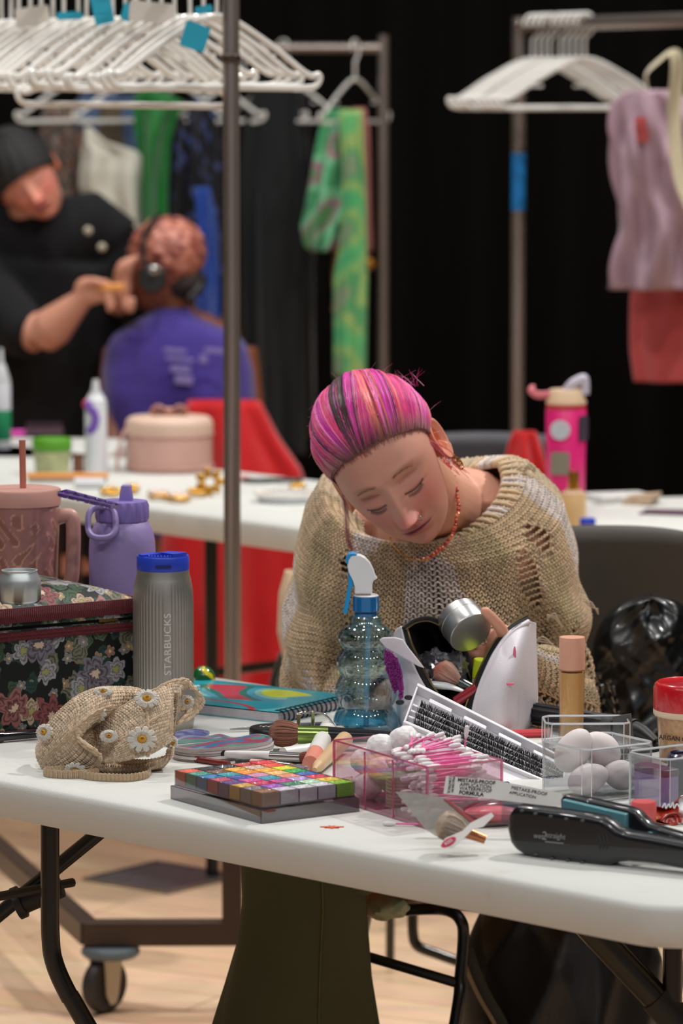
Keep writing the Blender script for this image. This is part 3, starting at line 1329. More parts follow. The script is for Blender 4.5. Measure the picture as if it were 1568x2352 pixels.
# --- silver ribbed bottle with blue lid
q = at_table(376, 1672)
sb = thing('travel_bottle', 'ribbed stainless steel bottle with a blue lid behind the crochet', 'bottle', q)
sB = q.y / FPX
H = PY(376, 1308, q.y).z - TZ
R0 = 71 * sB
M_steel = pm('brushed_steel', (186, 181, 172), .36, .82, var=.05, scale=60)


def rib(r, z, a):
    if z < .012 or z > H * .90:
        return r
    k = math.sin(a * 26)
    # plain panel for the lettering on the side towards the viewer
    w_ = abs((a - math.radians(281)))
    if w_ < .13 and H * .30 < z < H * .86:
        return r
    f = min(1, (z - .012) / .01, (H * .90 - z) / .012)
    return r - .0011 * (1 - abs(k)) ** 1 * f - .0004 * f


prof = [(0, 0), (R0 * .90, 0), (R0 * .97, .003), (R0, .010), (R0, .02)] + [(R0, .02 + (H * .80 - .02) * k / 12) for k in range(1, 13)] + \
       [(R0 * .985, H * .85), (R0 * .95, H * .90), (R0 * .90, H * .945), (R0 * .86, H * .975), (R0 * .855, H)]
g = G()
g.lathe(prof, 260, fn=rib)
g.build('bottle_body', M_steel, sb, angle=70)
g = G()
LR = 61 * sB
g.lathe([(LR * .97, H - .001), (LR, H + .002), (LR, H + .0165), (LR * .97, H + .0185), (LR * .80, H + .0185), (LR * .78, H + .014), (0, H + .014)], 60)
M_blue = pm('cobalt_plastic', (38, 66, 190), .38)
g.build('lid', M_blue, sb, angle=30)
g = G()   # flip spout with raised scalloped grip
for k in range(9):
    a = math.radians(232 + k * 9)
    g.ell((LR * .80 * math.cos(a), LR * .82 * math.sin(a), H + .0185), (.0022, .002, .003), 8, 6)
out = [(LR * .95 * math.cos(math.radians(a)), LR * .95 * math.sin(math.radians(a))) for a in range(296, 345, 6)] + [(LR * .2, LR * .1), (-.002, -LR * .4)]
g.prism(out, H + .014, H + .0235)
out = [(LR * .95 * math.cos(math.radians(a)), LR * .95 * math.sin(math.radians(a))) for a in range(196, 226, 6)] + [(-LR * .1, -LR * .2), (-LR * .4, LR * .1)]
g.prism(out, H + .014, H + .021)
g.build('flip_spout', M_blue, sb, angle=30)
g = G()
g.box((.002, -LR - .0002, H + .0075), (.020, .002, .0035))
g.build('lid_groove', pm('navy_groove', (16, 28, 100), .5), sb)
a = math.radians(281)
Rt = Matrix(((0, 0, math.cos(a)), (0, 0, math.sin(a)), (0, 0, 0)))
zx = Vector((0, 0, 1))
nrm = Vector((math.cos(a), math.sin(a), 0))
xx = zx
yy = nrm.cross(xx)
Rt = Matrix((xx, yy, nrm)).transposed()
text_on('STARBUCKS', 'lettering', pm('etched_grey', (214, 212, 206), .6, .2), sb, .0125, nrm * (R0 + .0002) + Vector((0, 0, H * .555)), Rt, xs=1.18)

# --- purple bottle
q = PY(282, 1500, 5.17)
pb = thing('water_bottle', 'lavender insulated bottle with loop handle and spout lid, behind the floral box', 'bottle', (q.x, q.y, TZ))
s_ = q.y / FPX
Hb = PY(282, 1195, q.y).z - TZ
Rb_ = 77 * s_
M_lav = pm('lavender_powder_coat', (148, 130, 182), .5, bump=.1, bscale=800)
M_lav2 = pm('violet_plastic', (130, 112, 180), .4)
g = G()
g.lathe([(0, 0), (Rb_ * .95, 0), (Rb_, .004), (Rb_, Hb * .84), (Rb_ * .985, Hb * .89), (Rb_ * .92, Hb * .95), (Rb_ * .80, Hb * .99), (Rb_ * .74, Hb)], 56)
g.build('bottle_body', M_lav, pb, angle=60)
lr = 60 * s_
g = G()
g.lathe([(lr, Hb), (lr * 1.02, Hb + .004), (lr * 1.02, Hb + .021), (lr * .97, Hb + .026), (0, Hb + .027)], 120, fn=lambda r, z, a: r * (1 + .03 * math.sin(18 * (a + (z - Hb) * 40))) if Hb + .003 < z < Hb + .022 else r)
g.build('lid', M_lav2, pb, angle=60)
g = G()
dx_ = 10 * s_
g.lathe([(.0125, Hb + .024), (.0115, Hb + .030), (.0085, Hb + .046), (.0075, Hb + .0475), (0, Hb + .0475)], 4, c=(dx_, 0, 0), R=rotm(0, 0, math.pi / 4), sx=1.1, sy=1)
g.build('spout', M_lav2, pb, angle=20, bevel=.0015)
g = G()
c = PY(234, 1200, q.y - .04) - Vector((q.x, q.y, TZ))
hw, hh = 32 * s_, 34 * s_
pts = []
for k in range(36):
    a = 2 * math.pi * k / 36
    ca, sa = math.cos(a), math.sin(a)
    pts.append(c + Vector((hw * math.copysign(abs(ca) ** .7, ca), .012 * math.sin(a), hh * math.copysign(abs(sa) ** .7, sa))))
g.tube(pts, .0042, 10, closed=True, flat=(1.2, 1))
pa = PY(256, 1178, q.y - .03) - Vector((q.x, q.y, TZ))
g.tube([pa, Vector((-.018, -.01, Hb + .014))], .006, 10)
g.build('loop_handle', M_lav, pb)
# clear violet charm strap from the pink tumbler
g = G()
A, B = PY(143, 1132, 5.1), PY(262, 1162, 5.08)
sd = (B - A)
Rs = frame_to(sd)
M_vio = clear('violet_clear_plastic', (150, 100, 190), .2, .08, .8, body=.3, bodycol=(130, 80, 190))
t = thing('charm_strap', 'clear violet link strap between the pink tumbler and lavender bottle', 'strap', A)
n_ = 5
for k in range(n_):
    c = sd * ((k + .5) / n_)
    g = G()
    w_ = .015 - .0014 * k
    pts = [Rs @ Vector((w_ * sx, 0, sd.length / n_ / 2 * 1.08 * sz)) + c for sx, sz in ((-1, -.8), (-.8, -1), (.8, -1), (1, -.8), (1, .8), (.8, 1), (-.8, 1), (-1, .8))]
    g.tube(pts, .0034, 6, closed=True)
    g.build('strap_link', M_vio, t)
q2 = PY(277, 1161, 5.08)

# --- pink tumbler
q = PY(50, 1500, 5.2)
pt = thing('straw_tumbler', 'blush pink leopard tumbler with straw and handle at the left edge', 'tumbler', (q.x, q.y, TZ))
s_ = q.y / FPX
Ht = PY(50, 1158, q.y).z - TZ
Rt_ = 91 * s_


def leop(u, v):
    x, z = u * 30, v * 26
    a = math.sin(x * 1.7 + 1.3 * math.sin(z * 1.1)) * math.sin(z * 1.3 + 1.7 * math.sin(x * .9))
    b = math.sin(x * 2.3 + z) * math.sin(z * 2.1 - x)
    if .25 < a < .5 and b > -.5:
        return (214, 156, 136)
    if a > .5:
        return (150, 100, 92)
    return (168, 116, 110)


g = G()
g.grid(lambda u, v: Vector((Rt_ * (.80 + .20 * v) * math.cos(2 * math.pi * u), Rt_ * (.80 + .20 * v) * math.sin(2 * math.pi * u), Ht * v)), 160, 110, wu=True, cfn=leop)
g.lathe([(0, .001), (Rt_ * .80, .001)], 40, col=(168, 116, 110))
g.build('cup', attrmat('leopard_pink', .28, coat=.5, nscale=12), pt, angle=60)
g = G()
M_blush = pm('blush_plastic', (196, 146, 134), .4)
g.lathe([(Rt_ * .99, Ht - .001), (Rt_ * 1.03, Ht), (Rt_ * 1.03, Ht + .019), (Rt_ * 1.0, Ht + .0215), (0, Ht + .0215)], 60)
g.build('lid', M_blush, pt, angle=40)
g = G()
e = PY(53, 1118, q.y) - Vector((q.x, q.y, TZ))
e2 = PY(51, 1011, q.y) - Vector((q.x, q.y, TZ))
g.tube([Vector((e.x, 0, Ht * .1)), Vector((e.x, 0, e.z)), Vector((e2.x, 0, e2.z))], .0044, 16)
g.build('straw', pm('terracotta_straw', (186, 116, 98), .35), pt)
g = G()
hp = [PY(x, y, q.y) - Vector((q.x, q.y, TZ)) for x, y in ((128, 1190), (158, 1184), (168, 1205), (167, 1290), (160, 1340), (130, 1352))]
g.tube(spline(hp, 30), .0075, 10, flat=(1.3, 1))
g.build('handle', M_blush, pt)

# --- black marker under the box
t = thing('black_marker', 'black brush handle lying in front of the floral box at the left edge', 'brush')
g = G()
a, b = PZ(-120, 1716), PZ(84, 1699)
a.z = b.z = TZ + .0075
g.tube([a, a.lerp(b, .6), a.lerp(b, .63), b, b + (b - a).normalized() * .002], [.0068, .0072, .0058, .0052, .003], 16)
g.build('handle', pm('gloss_black', (18, 17, 20), .2, coat=.4), t)

# ------------------------------------------------------------------ crocheted daisy bag
cq = at_table(262, 1768)
cr_ = thing('crochet_bonnet', 'beige crocheted granny-square bonnet with white daisies, heaped by the paint palette', 'bonnet', cq)
cs = cq.y / FPX
M_yarn = attrmat('cotton_yarn', .9, bump=.6, bscale=600, sheen=.3, nvar=.35, nscale=500)


def CW(px, py, dy=0):
    """pixel to the bonnet's local frame, dy metres nearer(-)/farther(+)"""
    return PY(px, py, cq.y + dy) - cq


def stitches(g, fn, nu, nv, w_, lift=.0016, col=(232, 206, 174), rr=None, jit=.3, skip=None, seg=5):
    """rows of fat crochet stitches laid over a surface fn(u,v)->Vector"""
    rr = rr or random.Random(5)
    for j in range(nv):
        v0, v1 = j / nv, (j + 1) / nv
        for i in range(nu):
            u = (i + .5 + (.25 if j % 2 else -.25)) / nu
            u = min(.999, max(.001, u))
            if skip and skip(u, (v0 + v1) / 2):
                continue
            a, b = fn(u, v0), fn(min(.999, max(.001, u + rr.uniform(-jit, jit) / nu)), v1)
            m = (a + b) / 2
            du = fn(min(1, u + .01), (v0 + v1) / 2) - fn(max(0, u - .01), (v0 + v1) / 2)
            n = du.cross(b - a)
            if n.length < 1e-12:
                continue
            n.normalize()
            if n.dot(Vector((-.1, -1, .35))) < 0:
                n = -n
            k = rr.uniform(.82, 1.06)
            g.tube([a, a.lerp(m, .5) + n * lift * .9, m + n * lift, m.lerp(b, .5) + n * lift * .9, b], [w_ * .5, w_ * .95, w_, w_ * .9, w_ * .45], seg, cap=False, col=tuple(x * k for x in col))


def daisy(c, n, up, R, ry=1.0):
    """white petals round a yellow crocheted button, on the plane with normal n"""
    n = n.normalized()
    x = up.cross(n).normalized()
    y = n.cross(x)
    g = G()
    for k in range(10):
        a = 2 * math.pi * k / 10
        d = x * math.cos(a) + y * math.sin(a) * ry
        tng = -x * math.sin(a) + y * math.cos(a) * ry
        for q_, off in ((-1, -.0017), (1, .0017), (0, 0)):
            pts = [c + n * .002 + d * R * .28 + tng * off * .4, c + n * .0045 + d * R * .6 + tng * off * 1.2, c + n * .003 + d * R * .95 + tng * off * 1.1, c + n * .0005 + d * R * 1.06]
            g.tube(pts, [R * .07, R * .10, R * .10, R * .04], 6, col=(226, 220, 208))
    g.build('daisy_petals', M_yarn, cr_)
    g = G()
    for k in range(14):
        a = 2 * math.pi * k / 14
        d = x * math.cos(a) + y * math.sin(a) * ry
        g.tube([c + n * .003 + d * R * .04, c + n * .0062 + d * R * .18, c + n * .0035 + d * R * .32], [R * .04, R * .065, R * .05], 5, col=(228, 168, 22))
    g.build('daisy_button', M_yarn, cr_)


# surfaces of the heap, traced as folds with real depth
def patch(rows):
    """rows: list of polylines (px,py,dy) from one edge to the other"""
    lines = [spline([CW(*p) for p in r], 40) for r in rows]

    def fn(u, v):
        f = v * (len(lines) - 1)
        i = min(int(f), len(lines) - 2)
        t = f - i
        k = u * 40
        a = min(int(k), 39)
        s2 = k - a
        P = [lines[max(0, min(len(lines) - 1, i + d))] for d in (-1, 0, 1, 2)]
        Q = [p[a].lerp(p[a + 1], s2) for p in P]
        return .5 * ((2 * Q[1]) + (Q[2] - Q[0]) * t + (2 * Q[0] - 5 * Q[1] + 4 * Q[2] - Q[3]) * t * t + (3 * Q[1] - 3 * Q[2] + Q[3] - Q[0]) * t ** 3)
    return fn


main = patch([[(200, 1700, .03), (228, 1668, .01), (262, 1640, .0), (300, 1615, .0), (350, 1590, .0), (390, 1568, .01), (425, 1562, .03), (436, 1572, .045)],
              [(212, 1712, .015), (240, 1690, -.01), (275, 1665, -.02), (312, 1640, -.025), (350, 1615, -.02), (385, 1600, -.01), (398, 1592, .01), (404, 1590, .03)],
              [(230, 1728, .0), (255, 1712, -.03), (285, 1695, -.04), (320, 1672, -.045), (350, 1652, -.04), (376, 1640, -.03), (390, 1632, -.01), (396, 1630, .01)],
              [(240, 1745, -.01), (262, 1735, -.04), (290, 1722, -.052), (320, 1705, -.056), (350, 1692, -.05), (372, 1682, -.04), (388, 1675, -.02), (394, 1672, .0)],
              [(222, 1752, -.0), (255, 1752, -.04), (290, 1746, -.055), (320, 1738, -.058), (350, 1728, -.05), (375, 1712, -.04), (388, 1702, -.02), (394, 1698, .0)]])
left = patch([[(300, 1583, .06), (262, 1582, .045), (225, 1584, .03), (185, 1598, .02), (152, 1622, .015), (120, 1655, .02), (98, 1690, .03), (88, 1720, .045)],
              [(330, 1592, .05), (280, 1590, .02), (240, 1596, -.0), (200, 1618, -.012), (165, 1648, -.012), (132, 1682, -.01), (104, 1715, .0), (88, 1738, .02)],
              [(300, 1612, .04), (262, 1622, .0), (222, 1636, -.02), (190, 1660, -.03), (165, 1686, -.03), (138, 1712, -.02), (112, 1735, -.01), (96, 1755, .01)],
              [(262, 1632, .02), (225, 1650, -.01), (195, 1672, -.03), (180, 1690, -.035), (188, 1712, -.035), (165, 1738, -.03), (130, 1758, -.015), (105, 1768, .005)],
              [(222, 1668, .02), (198, 1680, -.0), (178, 1692, -.03), (196, 1712, -.045), (232, 1738, -.05), (215, 1760, -.035), (160, 1775, -.02), (120, 1772, .0)]])
inner = patch([[(200, 1705, .05), (190, 1690, .055), (215, 1660, .06), (260, 1625, .06), (320, 1600, .06), (345, 1595, .05)],
               [(215, 1712, .01), (205, 1700, .04), (235, 1672, .05), (270, 1645, .045), (310, 1622, .04), (340, 1600, .03)]])
flap = patch([[(404, 1592, .0), (400, 1620, .0), (396, 1660, .01), (394, 1695, .02)],
              [(412, 1574, .02), (420, 1575, .035), (410, 1600, .035), (402, 1640, .03)],
              [(432, 1568, .04), (446, 1590, .045), (448, 1610, .045), (432, 1632, .035)],
              [(436, 1574, .045), (470, 1612, .045), (440, 1650, .035), (404, 1664, .02)]])
lowfold = patch([[(395, 1700, .02), (390, 1735, .01), (360, 1752, .0), (300, 1760, -.01), (250, 1757, -.01), (222, 1752, .0)],
                 [(394, 1715, -.01), (386, 1748, -.015), (350, 1762, -.02), (300, 1766, -.03), (250, 1766, -.03), (222, 1764, -.02)],
                 [(388, 1725, .0), (376, 1760, -.0), (340, 1772, -.0), (300, 1775, -.01), (260, 1775, -.01), (230, 1772, -.0)]])
g = G()
bgcol = (188, 158, 122)
for fn_, a_, b_ in ((main, 44, 24), (left, 44, 24), (inner, 24, 8), (lowfold, 24, 8)):
    g.grid(fn_, a_, b_, cfn=lambda u, v: bgcol)
g.build('crochet_ground', M_yarn, cr_, angle=80, solid=.003)
g = G()
stitches(g, main, 52, 22, .0021, lift=.0022)
stitches(g, left, 56, 20, .0021, lift=.0022, rr=random.Random(9))
stitches(g, inner, 30, 7, .0021, lift=.002, col=(176, 146, 110))
stitches(g, lowfold, 40, 5, .0022, lift=.002)
g.build('crochet_stitches', M_yarn, cr_)
g = G()
stitches(g, flap, 22, 9, .0023, lift=.0018, skip=lambda u, v: .28 < v < .72 and .22 < u < .78)
stitches(g, flap, 22, 9, .0023, lift=-.0018, skip=lambda u, v: .28 < v < .72 and .22 < u < .78, col=(190, 162, 128))
g.build('flap_corner', M_yarn, cr_)
# seams (raised chains) between squares
g = G()
for fn_, line in ((main, [(x / 20, .44 + .1 * math.sin(x / 6)) for x in range(21)]), (main, [(.52, y / 12) for y in range(13)]), (main, [(.98, y / 12) for y in range(13)]), (main, [(x / 20, .01) for x in range(21)]),
                  (left, [(x / 20, .5) for x in range(21)]), (left, [(.5, y / 12) for y in range(13)]), (left, [(x / 20, .99) for x in range(21)]), (left, [(x / 20, .02) for x in range(21)])):
    pts = [fn_(u, v) for u, v in line]
    pts = spline(pts, 46)
    for off in (-.0016, .0016):
        g.tube([p + Vector((0, -.003 + .0008 * math.sin(k * 1.9 + off * 1000), off + .0006 * math.sin(k * 2))) for k, p in enumerate(pts)], [.0022 + .0006 * math.sin(k * 1.7) for k in range(len(pts))], 6, col=(212, 184, 150))
g.build('seam_cord', M_yarn, cr_)
UPV = Vector((0, 0, 1))
for (px, py, dy, nx, nz, R, ry) in ((336, 1607, -.03, .25, .75, 29, .8), (325, 1698, -.062, .2, .25, 33, .85), (228, 1640, -.01, -.9, .3, 24, .8), (105, 1683, -.01, -.8, .4, 24, .8),
                                    (175, 1768, -.04, -.3, -.2, 26, .7), (238, 1592, .0, -.2, .9, 22, .5), (243, 1640, .035, -.4, .7, 20, .7), (250, 1692, -.045, .0, .4, 20, .7), (392, 1705, -.0, .9, .0, 16, .9)):
    c = CW(px, py, dy)
    daisy(c, Vector((nx, -1, nz)), UPV, R * cs, ry)
g = G()
daisy(CW(428, 1612, .038), Vector((.3, -1, .2)), UPV, 17 * cs, .9)
# ties
M_tie = M_yarn
for pts, wid in (([(240, 1756, -.0), (180, 1772, -.02), (130, 1782, -.03), (106, 1788, -.035), (108, 1800, -.05), (150, 1796, -.06), (200, 1782, -.055), (225, 1770, -.04)], .0052),
                 ([(300, 1766, -.02), (340, 1770, -.03), (336, 1792, -.06), (300, 1802, -.08), (262, 1798, -.08), (220, 1790, -.075), (186, 1783, -.06), (175, 1792, -.05)], .0050),
                 ([(385, 1742, .01), (340, 1752, -.01), (300, 1752, -.02), (270, 1760, -.01), (310, 1774, -.015), (372, 1768, .0)], .0045)):
    g = G()
    W_ = []
    for (x, y, dy) in pts:
        p = CW(x, y, dy)
        W_.append(p)
    L_ = spline(W_, 90)
    L_ = [Vector((p.x, p.y, max(p.z, wid * .9))) for p in L_]
    g.tube(L_, [wid * (1 + .12 * math.sin(k * 2.2)) for k in range(len(L_))], 8, flat=(1, .42), col=(204, 176, 140))
    for k in range(len(L_) - 1):
        a = L_[k]
        g.tube([a + Vector((0, -.002, -wid * .8)), a + Vector((.0006, -.0032, 0)), a + Vector((0, -.002, wid * .8))], .0011, 5, cap=False, col=(214, 186, 150) if k % 3 else (196, 168, 132))
    g.build('tie', M_tie, cr_)
# ------------------------------------------------------------------ middle of the near table


def quad_prism(pts, z0, z1, g, mi=0):
    n = len(pts)
    V = [(p[0], p[1], z0) for p in pts] + [(p[0], p[1], z1) for p in pts]
    g.add(V, [tuple(range(n)), tuple(reversed(range(n, 2 * n)))] + [(i, n + i, n + (i + 1) % n, (i + 1) % n) for i in range(n)], mi)


def ang_of(a, b):
    d = b - a
    return math.atan2(d.y, d.x)


# spiral notebook (teal painted cover), wire edge to the lower right
A = PZ(640, 1662)     # near corner of the wire edge
B = PZ(812, 1622)     # far corner of the wire edge
Cc = PZ(440, 1643)    # left corner
na = ang_of(A, B)
nbL = (B - A).length
nb = thing('spiral_notebook', 'teal spiral notebook with painted cover, lying behind the brushes', 'notebook', (A.x, A.y, TZ), na)
NW, NL, NT = nbL, .255, .014


def art(u, v):
    """abstract painted cover: teal ground, blobs of yellow, green, red and blue"""
    x, y = u * 6, v * 8
    a = math.sin(x * 1.3 + 2 * math.sin(y * .7)) + math.sin(y * 1.1 + 1.6 * math.sin(x * .9 + 1))
    r = math.hypot((u - .62) / .36, (v - .52) / .34)
    r2 = abs(math.hypot((u + .15) / .55, (v - .5) / .6) - .62)
    if r2 < .035 and v > .12 and v < .9 and u < .6:
        return (196, 52, 66)
    if r < 1 + .15 * math.sin(x * 3):
        if a > 1.1:
            return (206, 214, 60)
        if a > .4:
            return (128, 186, 170)
        if a < -1.2:
            return (190, 60, 80)
        if a < -.5:
            return (34, 110, 104)
        return (60, 150, 176)
    if a > 1.6:
        return (90, 196, 206)
    return (26, 158, 176)


# local axes: x along the wire, y towards the left-back
g = G()
for k in range(7):
    z = .0012 + k * .0018
    g.box((NW / 2, NL / 2 + rnd.uniform(-.001, .001), z), (NW - .002, NL - .003, .0015))
nbp = g.build('page_block', pm('paper_edges', (206, 202, 208), .8, var=.12, scale=300), nb, smooth=False)
g = G()
g.grid(lambda u, v: Vector((NW * u, NL * v, NT + .0008 + .004 * (1 - v) ** 2 * math.sin(3 * u) * 0)), 120, 150, cfn=art)
g.build('cover', attrmat('painted_cover', .3, coat=.3, nvar=.1, nscale=40), nb, solid=.001)
g = G()
g.box((NW / 2, NL / 2, .0006), (NW, NL, .001))
g.build('back_cover', pm('teal_card', (40, 150, 160), .5), nb, smooth=False)
M_wire = pm('black_wire', (34, 34, 38), .3, .8)
for k in range(16):
    x = NW * (k + .6) / 16.2
    g = G()
    for dx in (-.0012, .0012):
        pts = []
        for q in range(17):
            a = 2 * math.pi * q / 16
            pts.append((x + dx, .0045 + .0095 * -math.cos(a), NT / 2 + .0005 + (NT / 2 + .0022) * math.sin(a)))
        g.tube(pts, .00065, 6, closed=True)
    g.build('wire_ring', M_wire, nb)
g = G()
for k in range(9):
    c0_ = Vector((NW * (.12 + .065 * k), NL * (.82 + .05 * math.sin(k * .35)), NT + .0020))
    g.tube(spline([c0_, c0_ + Vector((.003, .006, 0)), c0_ + Vector((.006, -.001, 0)), c0_ + Vector((.008, .004, 0))], 8), .0011, 5, flat=(.5, 1))
g.build('cover_script', pm('white_print', (230, 232, 236), .4), nb)
# second book under it, poking out to the left
g = G()
sk = thing('sketch_pad', 'open white sketch pad with splashed colour edge under the teal notebook', 'book', (A.x, A.y, TZ), na + .1)
# green and yellow ball behind
q = PZ(462, 1592)
t = thing('glass_ball', 'small green and yellow glass ball beside the steel bottle', 'ball', (q.x + .002, q.y + .03, TZ))
g = G()
g.ell((0, 0, .0165), .0165, 28, 18, col=(16, 96, 44))
for v_i, v in enumerate(g.v):
    a = math.atan2(v[1], v[0])
    if math.sin(a * 3 + v[2] * 200) > .6:
        g.col[v_i] = (222, 206, 40)
g.build('ball', attrmat('marbled_glass', .15, coat=.6), t)
bpy.data.objects.remove(sk)

# die-cut booklets
for i, (pxs, lab, z0, cols) in enumerate((
    ([(398, 1745), (452, 1752), (520, 1748), (585, 1742), (622, 1733), (622, 1722), (590, 1716), (540, 1724), (505, 1716), (470, 1722), (432, 1722), (405, 1730)], 'stack of shaped holographic cards nearest the brown brush', 0, [(150, 170, 196), (110, 170, 160), (200, 90, 120), (90, 140, 190), (170, 190, 200)]),
    ([(376, 1712), (420, 1718), (452, 1716), (480, 1706), (478, 1696), (440, 1692), (400, 1700)], 'violet shaped card stack between the steel bottle and crochet', 0, [(104, 110, 180), (150, 150, 200), (80, 96, 160), (120, 130, 190)]))):
    P3 = [PZ(x, y) for x, y in pxs]
    cen = sum(P3, Vector()) / len(P3)
    t = thing('shaped_card_stack', lab, 'cards', (cen.x, cen.y, TZ))
    loc = [p - cen for p in P3]
    for j in range(5 if i == 0 else 3):
        g = G()
        off = Vector((rnd.uniform(-.002, .002), rnd.uniform(-.003, .003), 0))
        ol = [(p + off) for p in spline(loc, 48, True)]
        quad_prism([(p.x, p.y) for p in ol][::-1], .0002 + j * .0034, .0031 + j * .0034, g)
        g.build('card', pm('card_edge_%d' % (j % 2), ((176, 160, 160), (206, 200, 198))[j % 2], .6), t, smooth=False)
    ztop = .0034 * (5 if i == 0 else 3)
    mt = mottle(cols, 40 + i, 1, 2)
    g = G()
    ctr = Vector((0, 0, ztop))
    ol = spline(loc, 48, True)
    g.grid(lambda u, v: ctr.lerp(Vector((0, 0, ztop)) + ol[int(round(u * 47))], .02 + .97 * v) , 48, 14, cfn=lambda u, v: mt(math.cos(u * 6.28) * v * .5 + .5, math.sin(u * 6.28) * v * .5 + .5) if v < .93 else (214, 214, 222))
    ob = g.build('printed_face', attrmat('holo_print', .25, coat=.5, metal=.2), t)

# ---------------- face paint palette
FRt, LFt, RTt = PZ(600, 1893), PZ(343, 1842), PZ(826, 1864)
pal_a = ang_of(FRt, RTt)
pal = thing('face_paint_palette', 'clear hinged palette of bright cracked face paint blocks at the table edge', 'palette', (FRt.x, FRt.y, TZ), pal_a)
PX_ = (RTt - FRt).length
PYL = (LFt - FRt).length
rel = (LFt - FRt)
ca, sa = math.cos(-pal_a), math.sin(-pal_a)
lv = Vector((rel.x * ca - rel.y * sa, rel.x * sa + rel.y * ca, 0))
# use a true rectangle: x 0..PX_, y 0..PYL
M_smoke = clear('smoky_clear_plastic', (214, 206, 212), .1, .06, .6, body=.06, bodycol=(150, 140, 150))


def tray(g, x0, x1, y0, y1, z0, z1, th=.0014, bottom=True):
    if bottom:
        g.box(((x0 + x1) / 2, (y0 + y1) / 2, z0 + th / 2), (x1 - x0, y1 - y0, th))
    g.box(((x0 + x1) / 2, y0 + th / 2, (z0 + z1) / 2), (x1 - x0, th, z1 - z0))
    g.box(((x0 + x1) / 2, y1 - th / 2, (z0 + z1) / 2), (x1 - x0, th, z1 - z0))
    g.box((x0 + th / 2, (y0 + y1) / 2, (z0 + z1) / 2), (th, y1 - y0 - 2 * th, z1 - z0))
    g.box((x1 - th / 2, (y0 + y1) / 2, (z0 + z1) / 2), (th, y1 - y0 - 2 * th, z1 - z0))


g = G()
tray(g, 0, PX_, 0, PYL, 0, .016)
g.build('lid_tray', M_smoke, pal, smooth=False, bevel=.0008)
g = G()
gx0, gx1, gy0, gy1 = .004, PX_ - .003, .005, PYL - .003
tray(g, gx0, gx1, gy0, gy1, .0165, .034)
for k in range(1, 5):
    x = gx0 + (gx1 - gx0) * k / 5
    g.box((x, (gy0 + gy1) / 2, .0255), (.0008, gy1 - gy0, .014))
for k in range(1, 8):
    y = gy0 + (gy1 - gy0) * k / 8
    g.box(((gx0 + gx1) / 2, y, .0255), (gx1 - gx0, .0008, .014))
g.build('inner_tray', clear('clear_tray', (226, 222, 226), .05, .06, .5), pal, smooth=False)
# rows (y index 0 = nearest the front corner, along the left-going edge), 5 columns to the right
PC = [
    [(150, 96, 54), (206, 200, 206), (214, 208, 214), (196, 196, 200), (132, 190, 40)],
    [(120, 118, 120), (150, 80, 180), (40, 120, 84), (176, 214, 178), (232, 196, 70)],
    [(206, 158, 60), (196, 40, 80), (196, 60, 140), (178, 150, 210), (222, 54, 70)],
    [(92, 58, 128), (208, 70, 150), (40, 150, 170), (222, 140, 110), (42, 96, 170)],
    [(190, 70, 90), (56, 76, 160), (200, 140, 180), (240, 190, 120), (36, 168, 80)],
    [(30, 120, 180), (40, 150, 160), (236, 140, 40), (234, 170, 60), (226, 216, 30)],
    [(52, 148, 130), (120, 74, 50), (236, 170, 50), (206, 180, 160), (236, 90, 60)],
    [(222, 96, 70), (40, 38, 42), (44, 42, 46), (190, 50, 48), (226, 50, 60)],
]
pr = random.Random(3)
for j in range(8):
    for i in range(5):
        x0 = gx0 + (gx1 - gx0) * i / 5 + .0009
        x1 = gx0 + (gx1 - gx0) * (i + 1) / 5 - .0009
        y0 = gy0 + (gy1 - gy0) * j / 8 + .0009
        y1 = gy0 + (gy1 - gy0) * (j + 1) / 8 - .0009
        c = PC[j][i]
        ph = [pr.uniform(0, 6) for _ in range(4)]
        dip = pr.uniform(.0, .003)

        def pf(u, v):
            x = x0 + (x1 - x0) * u
            y = y0 + (y1 - y0) * v
            e = min(u, 1 - u, v, 1 - v)
            z = .0325 + .0012 * math.sin(u * 9 + ph[0] + 3 * math.sin(v * 5 + ph[1])) + .0009 * math.sin(v * 13 + ph[2] + u * 4) - dip * math.sin(math.pi * u) * math.sin(math.pi * v)
            if e < .01:
                z = .0335
            return Vector((x, y, z))

        c2 = PC[(j + 1) % 8][(i + (j % 2)) % 5]

        def cf(u, v):
            q = math.sin(u * 11 + ph[3] + 4 * math.sin(v * 4 + ph[0])) * math.sin(v * 7 + ph[1])
            if q > .72:
                return tuple(a * .6 + b * .4 for a, b in zip(c, c2))
            if q < -.8:
                return tuple(min(255, a * 1.18 + 10) for a in c)
            return c
        g = G()
        g.grid(pf, 13, 9, cfn=cf)
        n0 = len(g.v)
        V = [(x0, y0, .0185), (x1, y0, .0185), (x1, y1, .0185), (x0, y1, .0185), (x0, y0, .0335), (x1, y0, .0335), (x1, y1, .0335), (x0, y1, .0335)]
        g.add(V, [(0, 1, 5, 4), (1, 2, 6, 5), (2, 3, 7, 6), (3, 0, 4, 7), (3, 2, 1, 0)], col=tuple(a * .93 for a in c))
        g.build('paint_block', attrmat('grease_paint', .42, bump=.5, bscale=500, coat=.25, nvar=.12, nscale=250), pal, angle=70)

# speck of orange paint on the table
q = PZ(762, 1901)
g = G()
out = [(.009 * (1 + .45 * math.sin(5 * a) + .2 * math.sin(11 * a)) * math.cos(a), .006 * (1 + .3 * math.sin(7 * a)) * math.sin(a)) for a in [2 * math.pi * k / 30 for k in range(30)]]
g.prism(out, 0, .0012, c=(q.x, q.y, TZ))
tag(g.build('paint_flake', pm('orange_paint_flake', (222, 96, 52), .6)), 'tiny orange paint flake on the bare table right of the palette', 'paint flake')

# ---------------- brushes and tubes
M_blackgloss = pm('gloss_black', (18, 17, 20), .2, coat=.4)


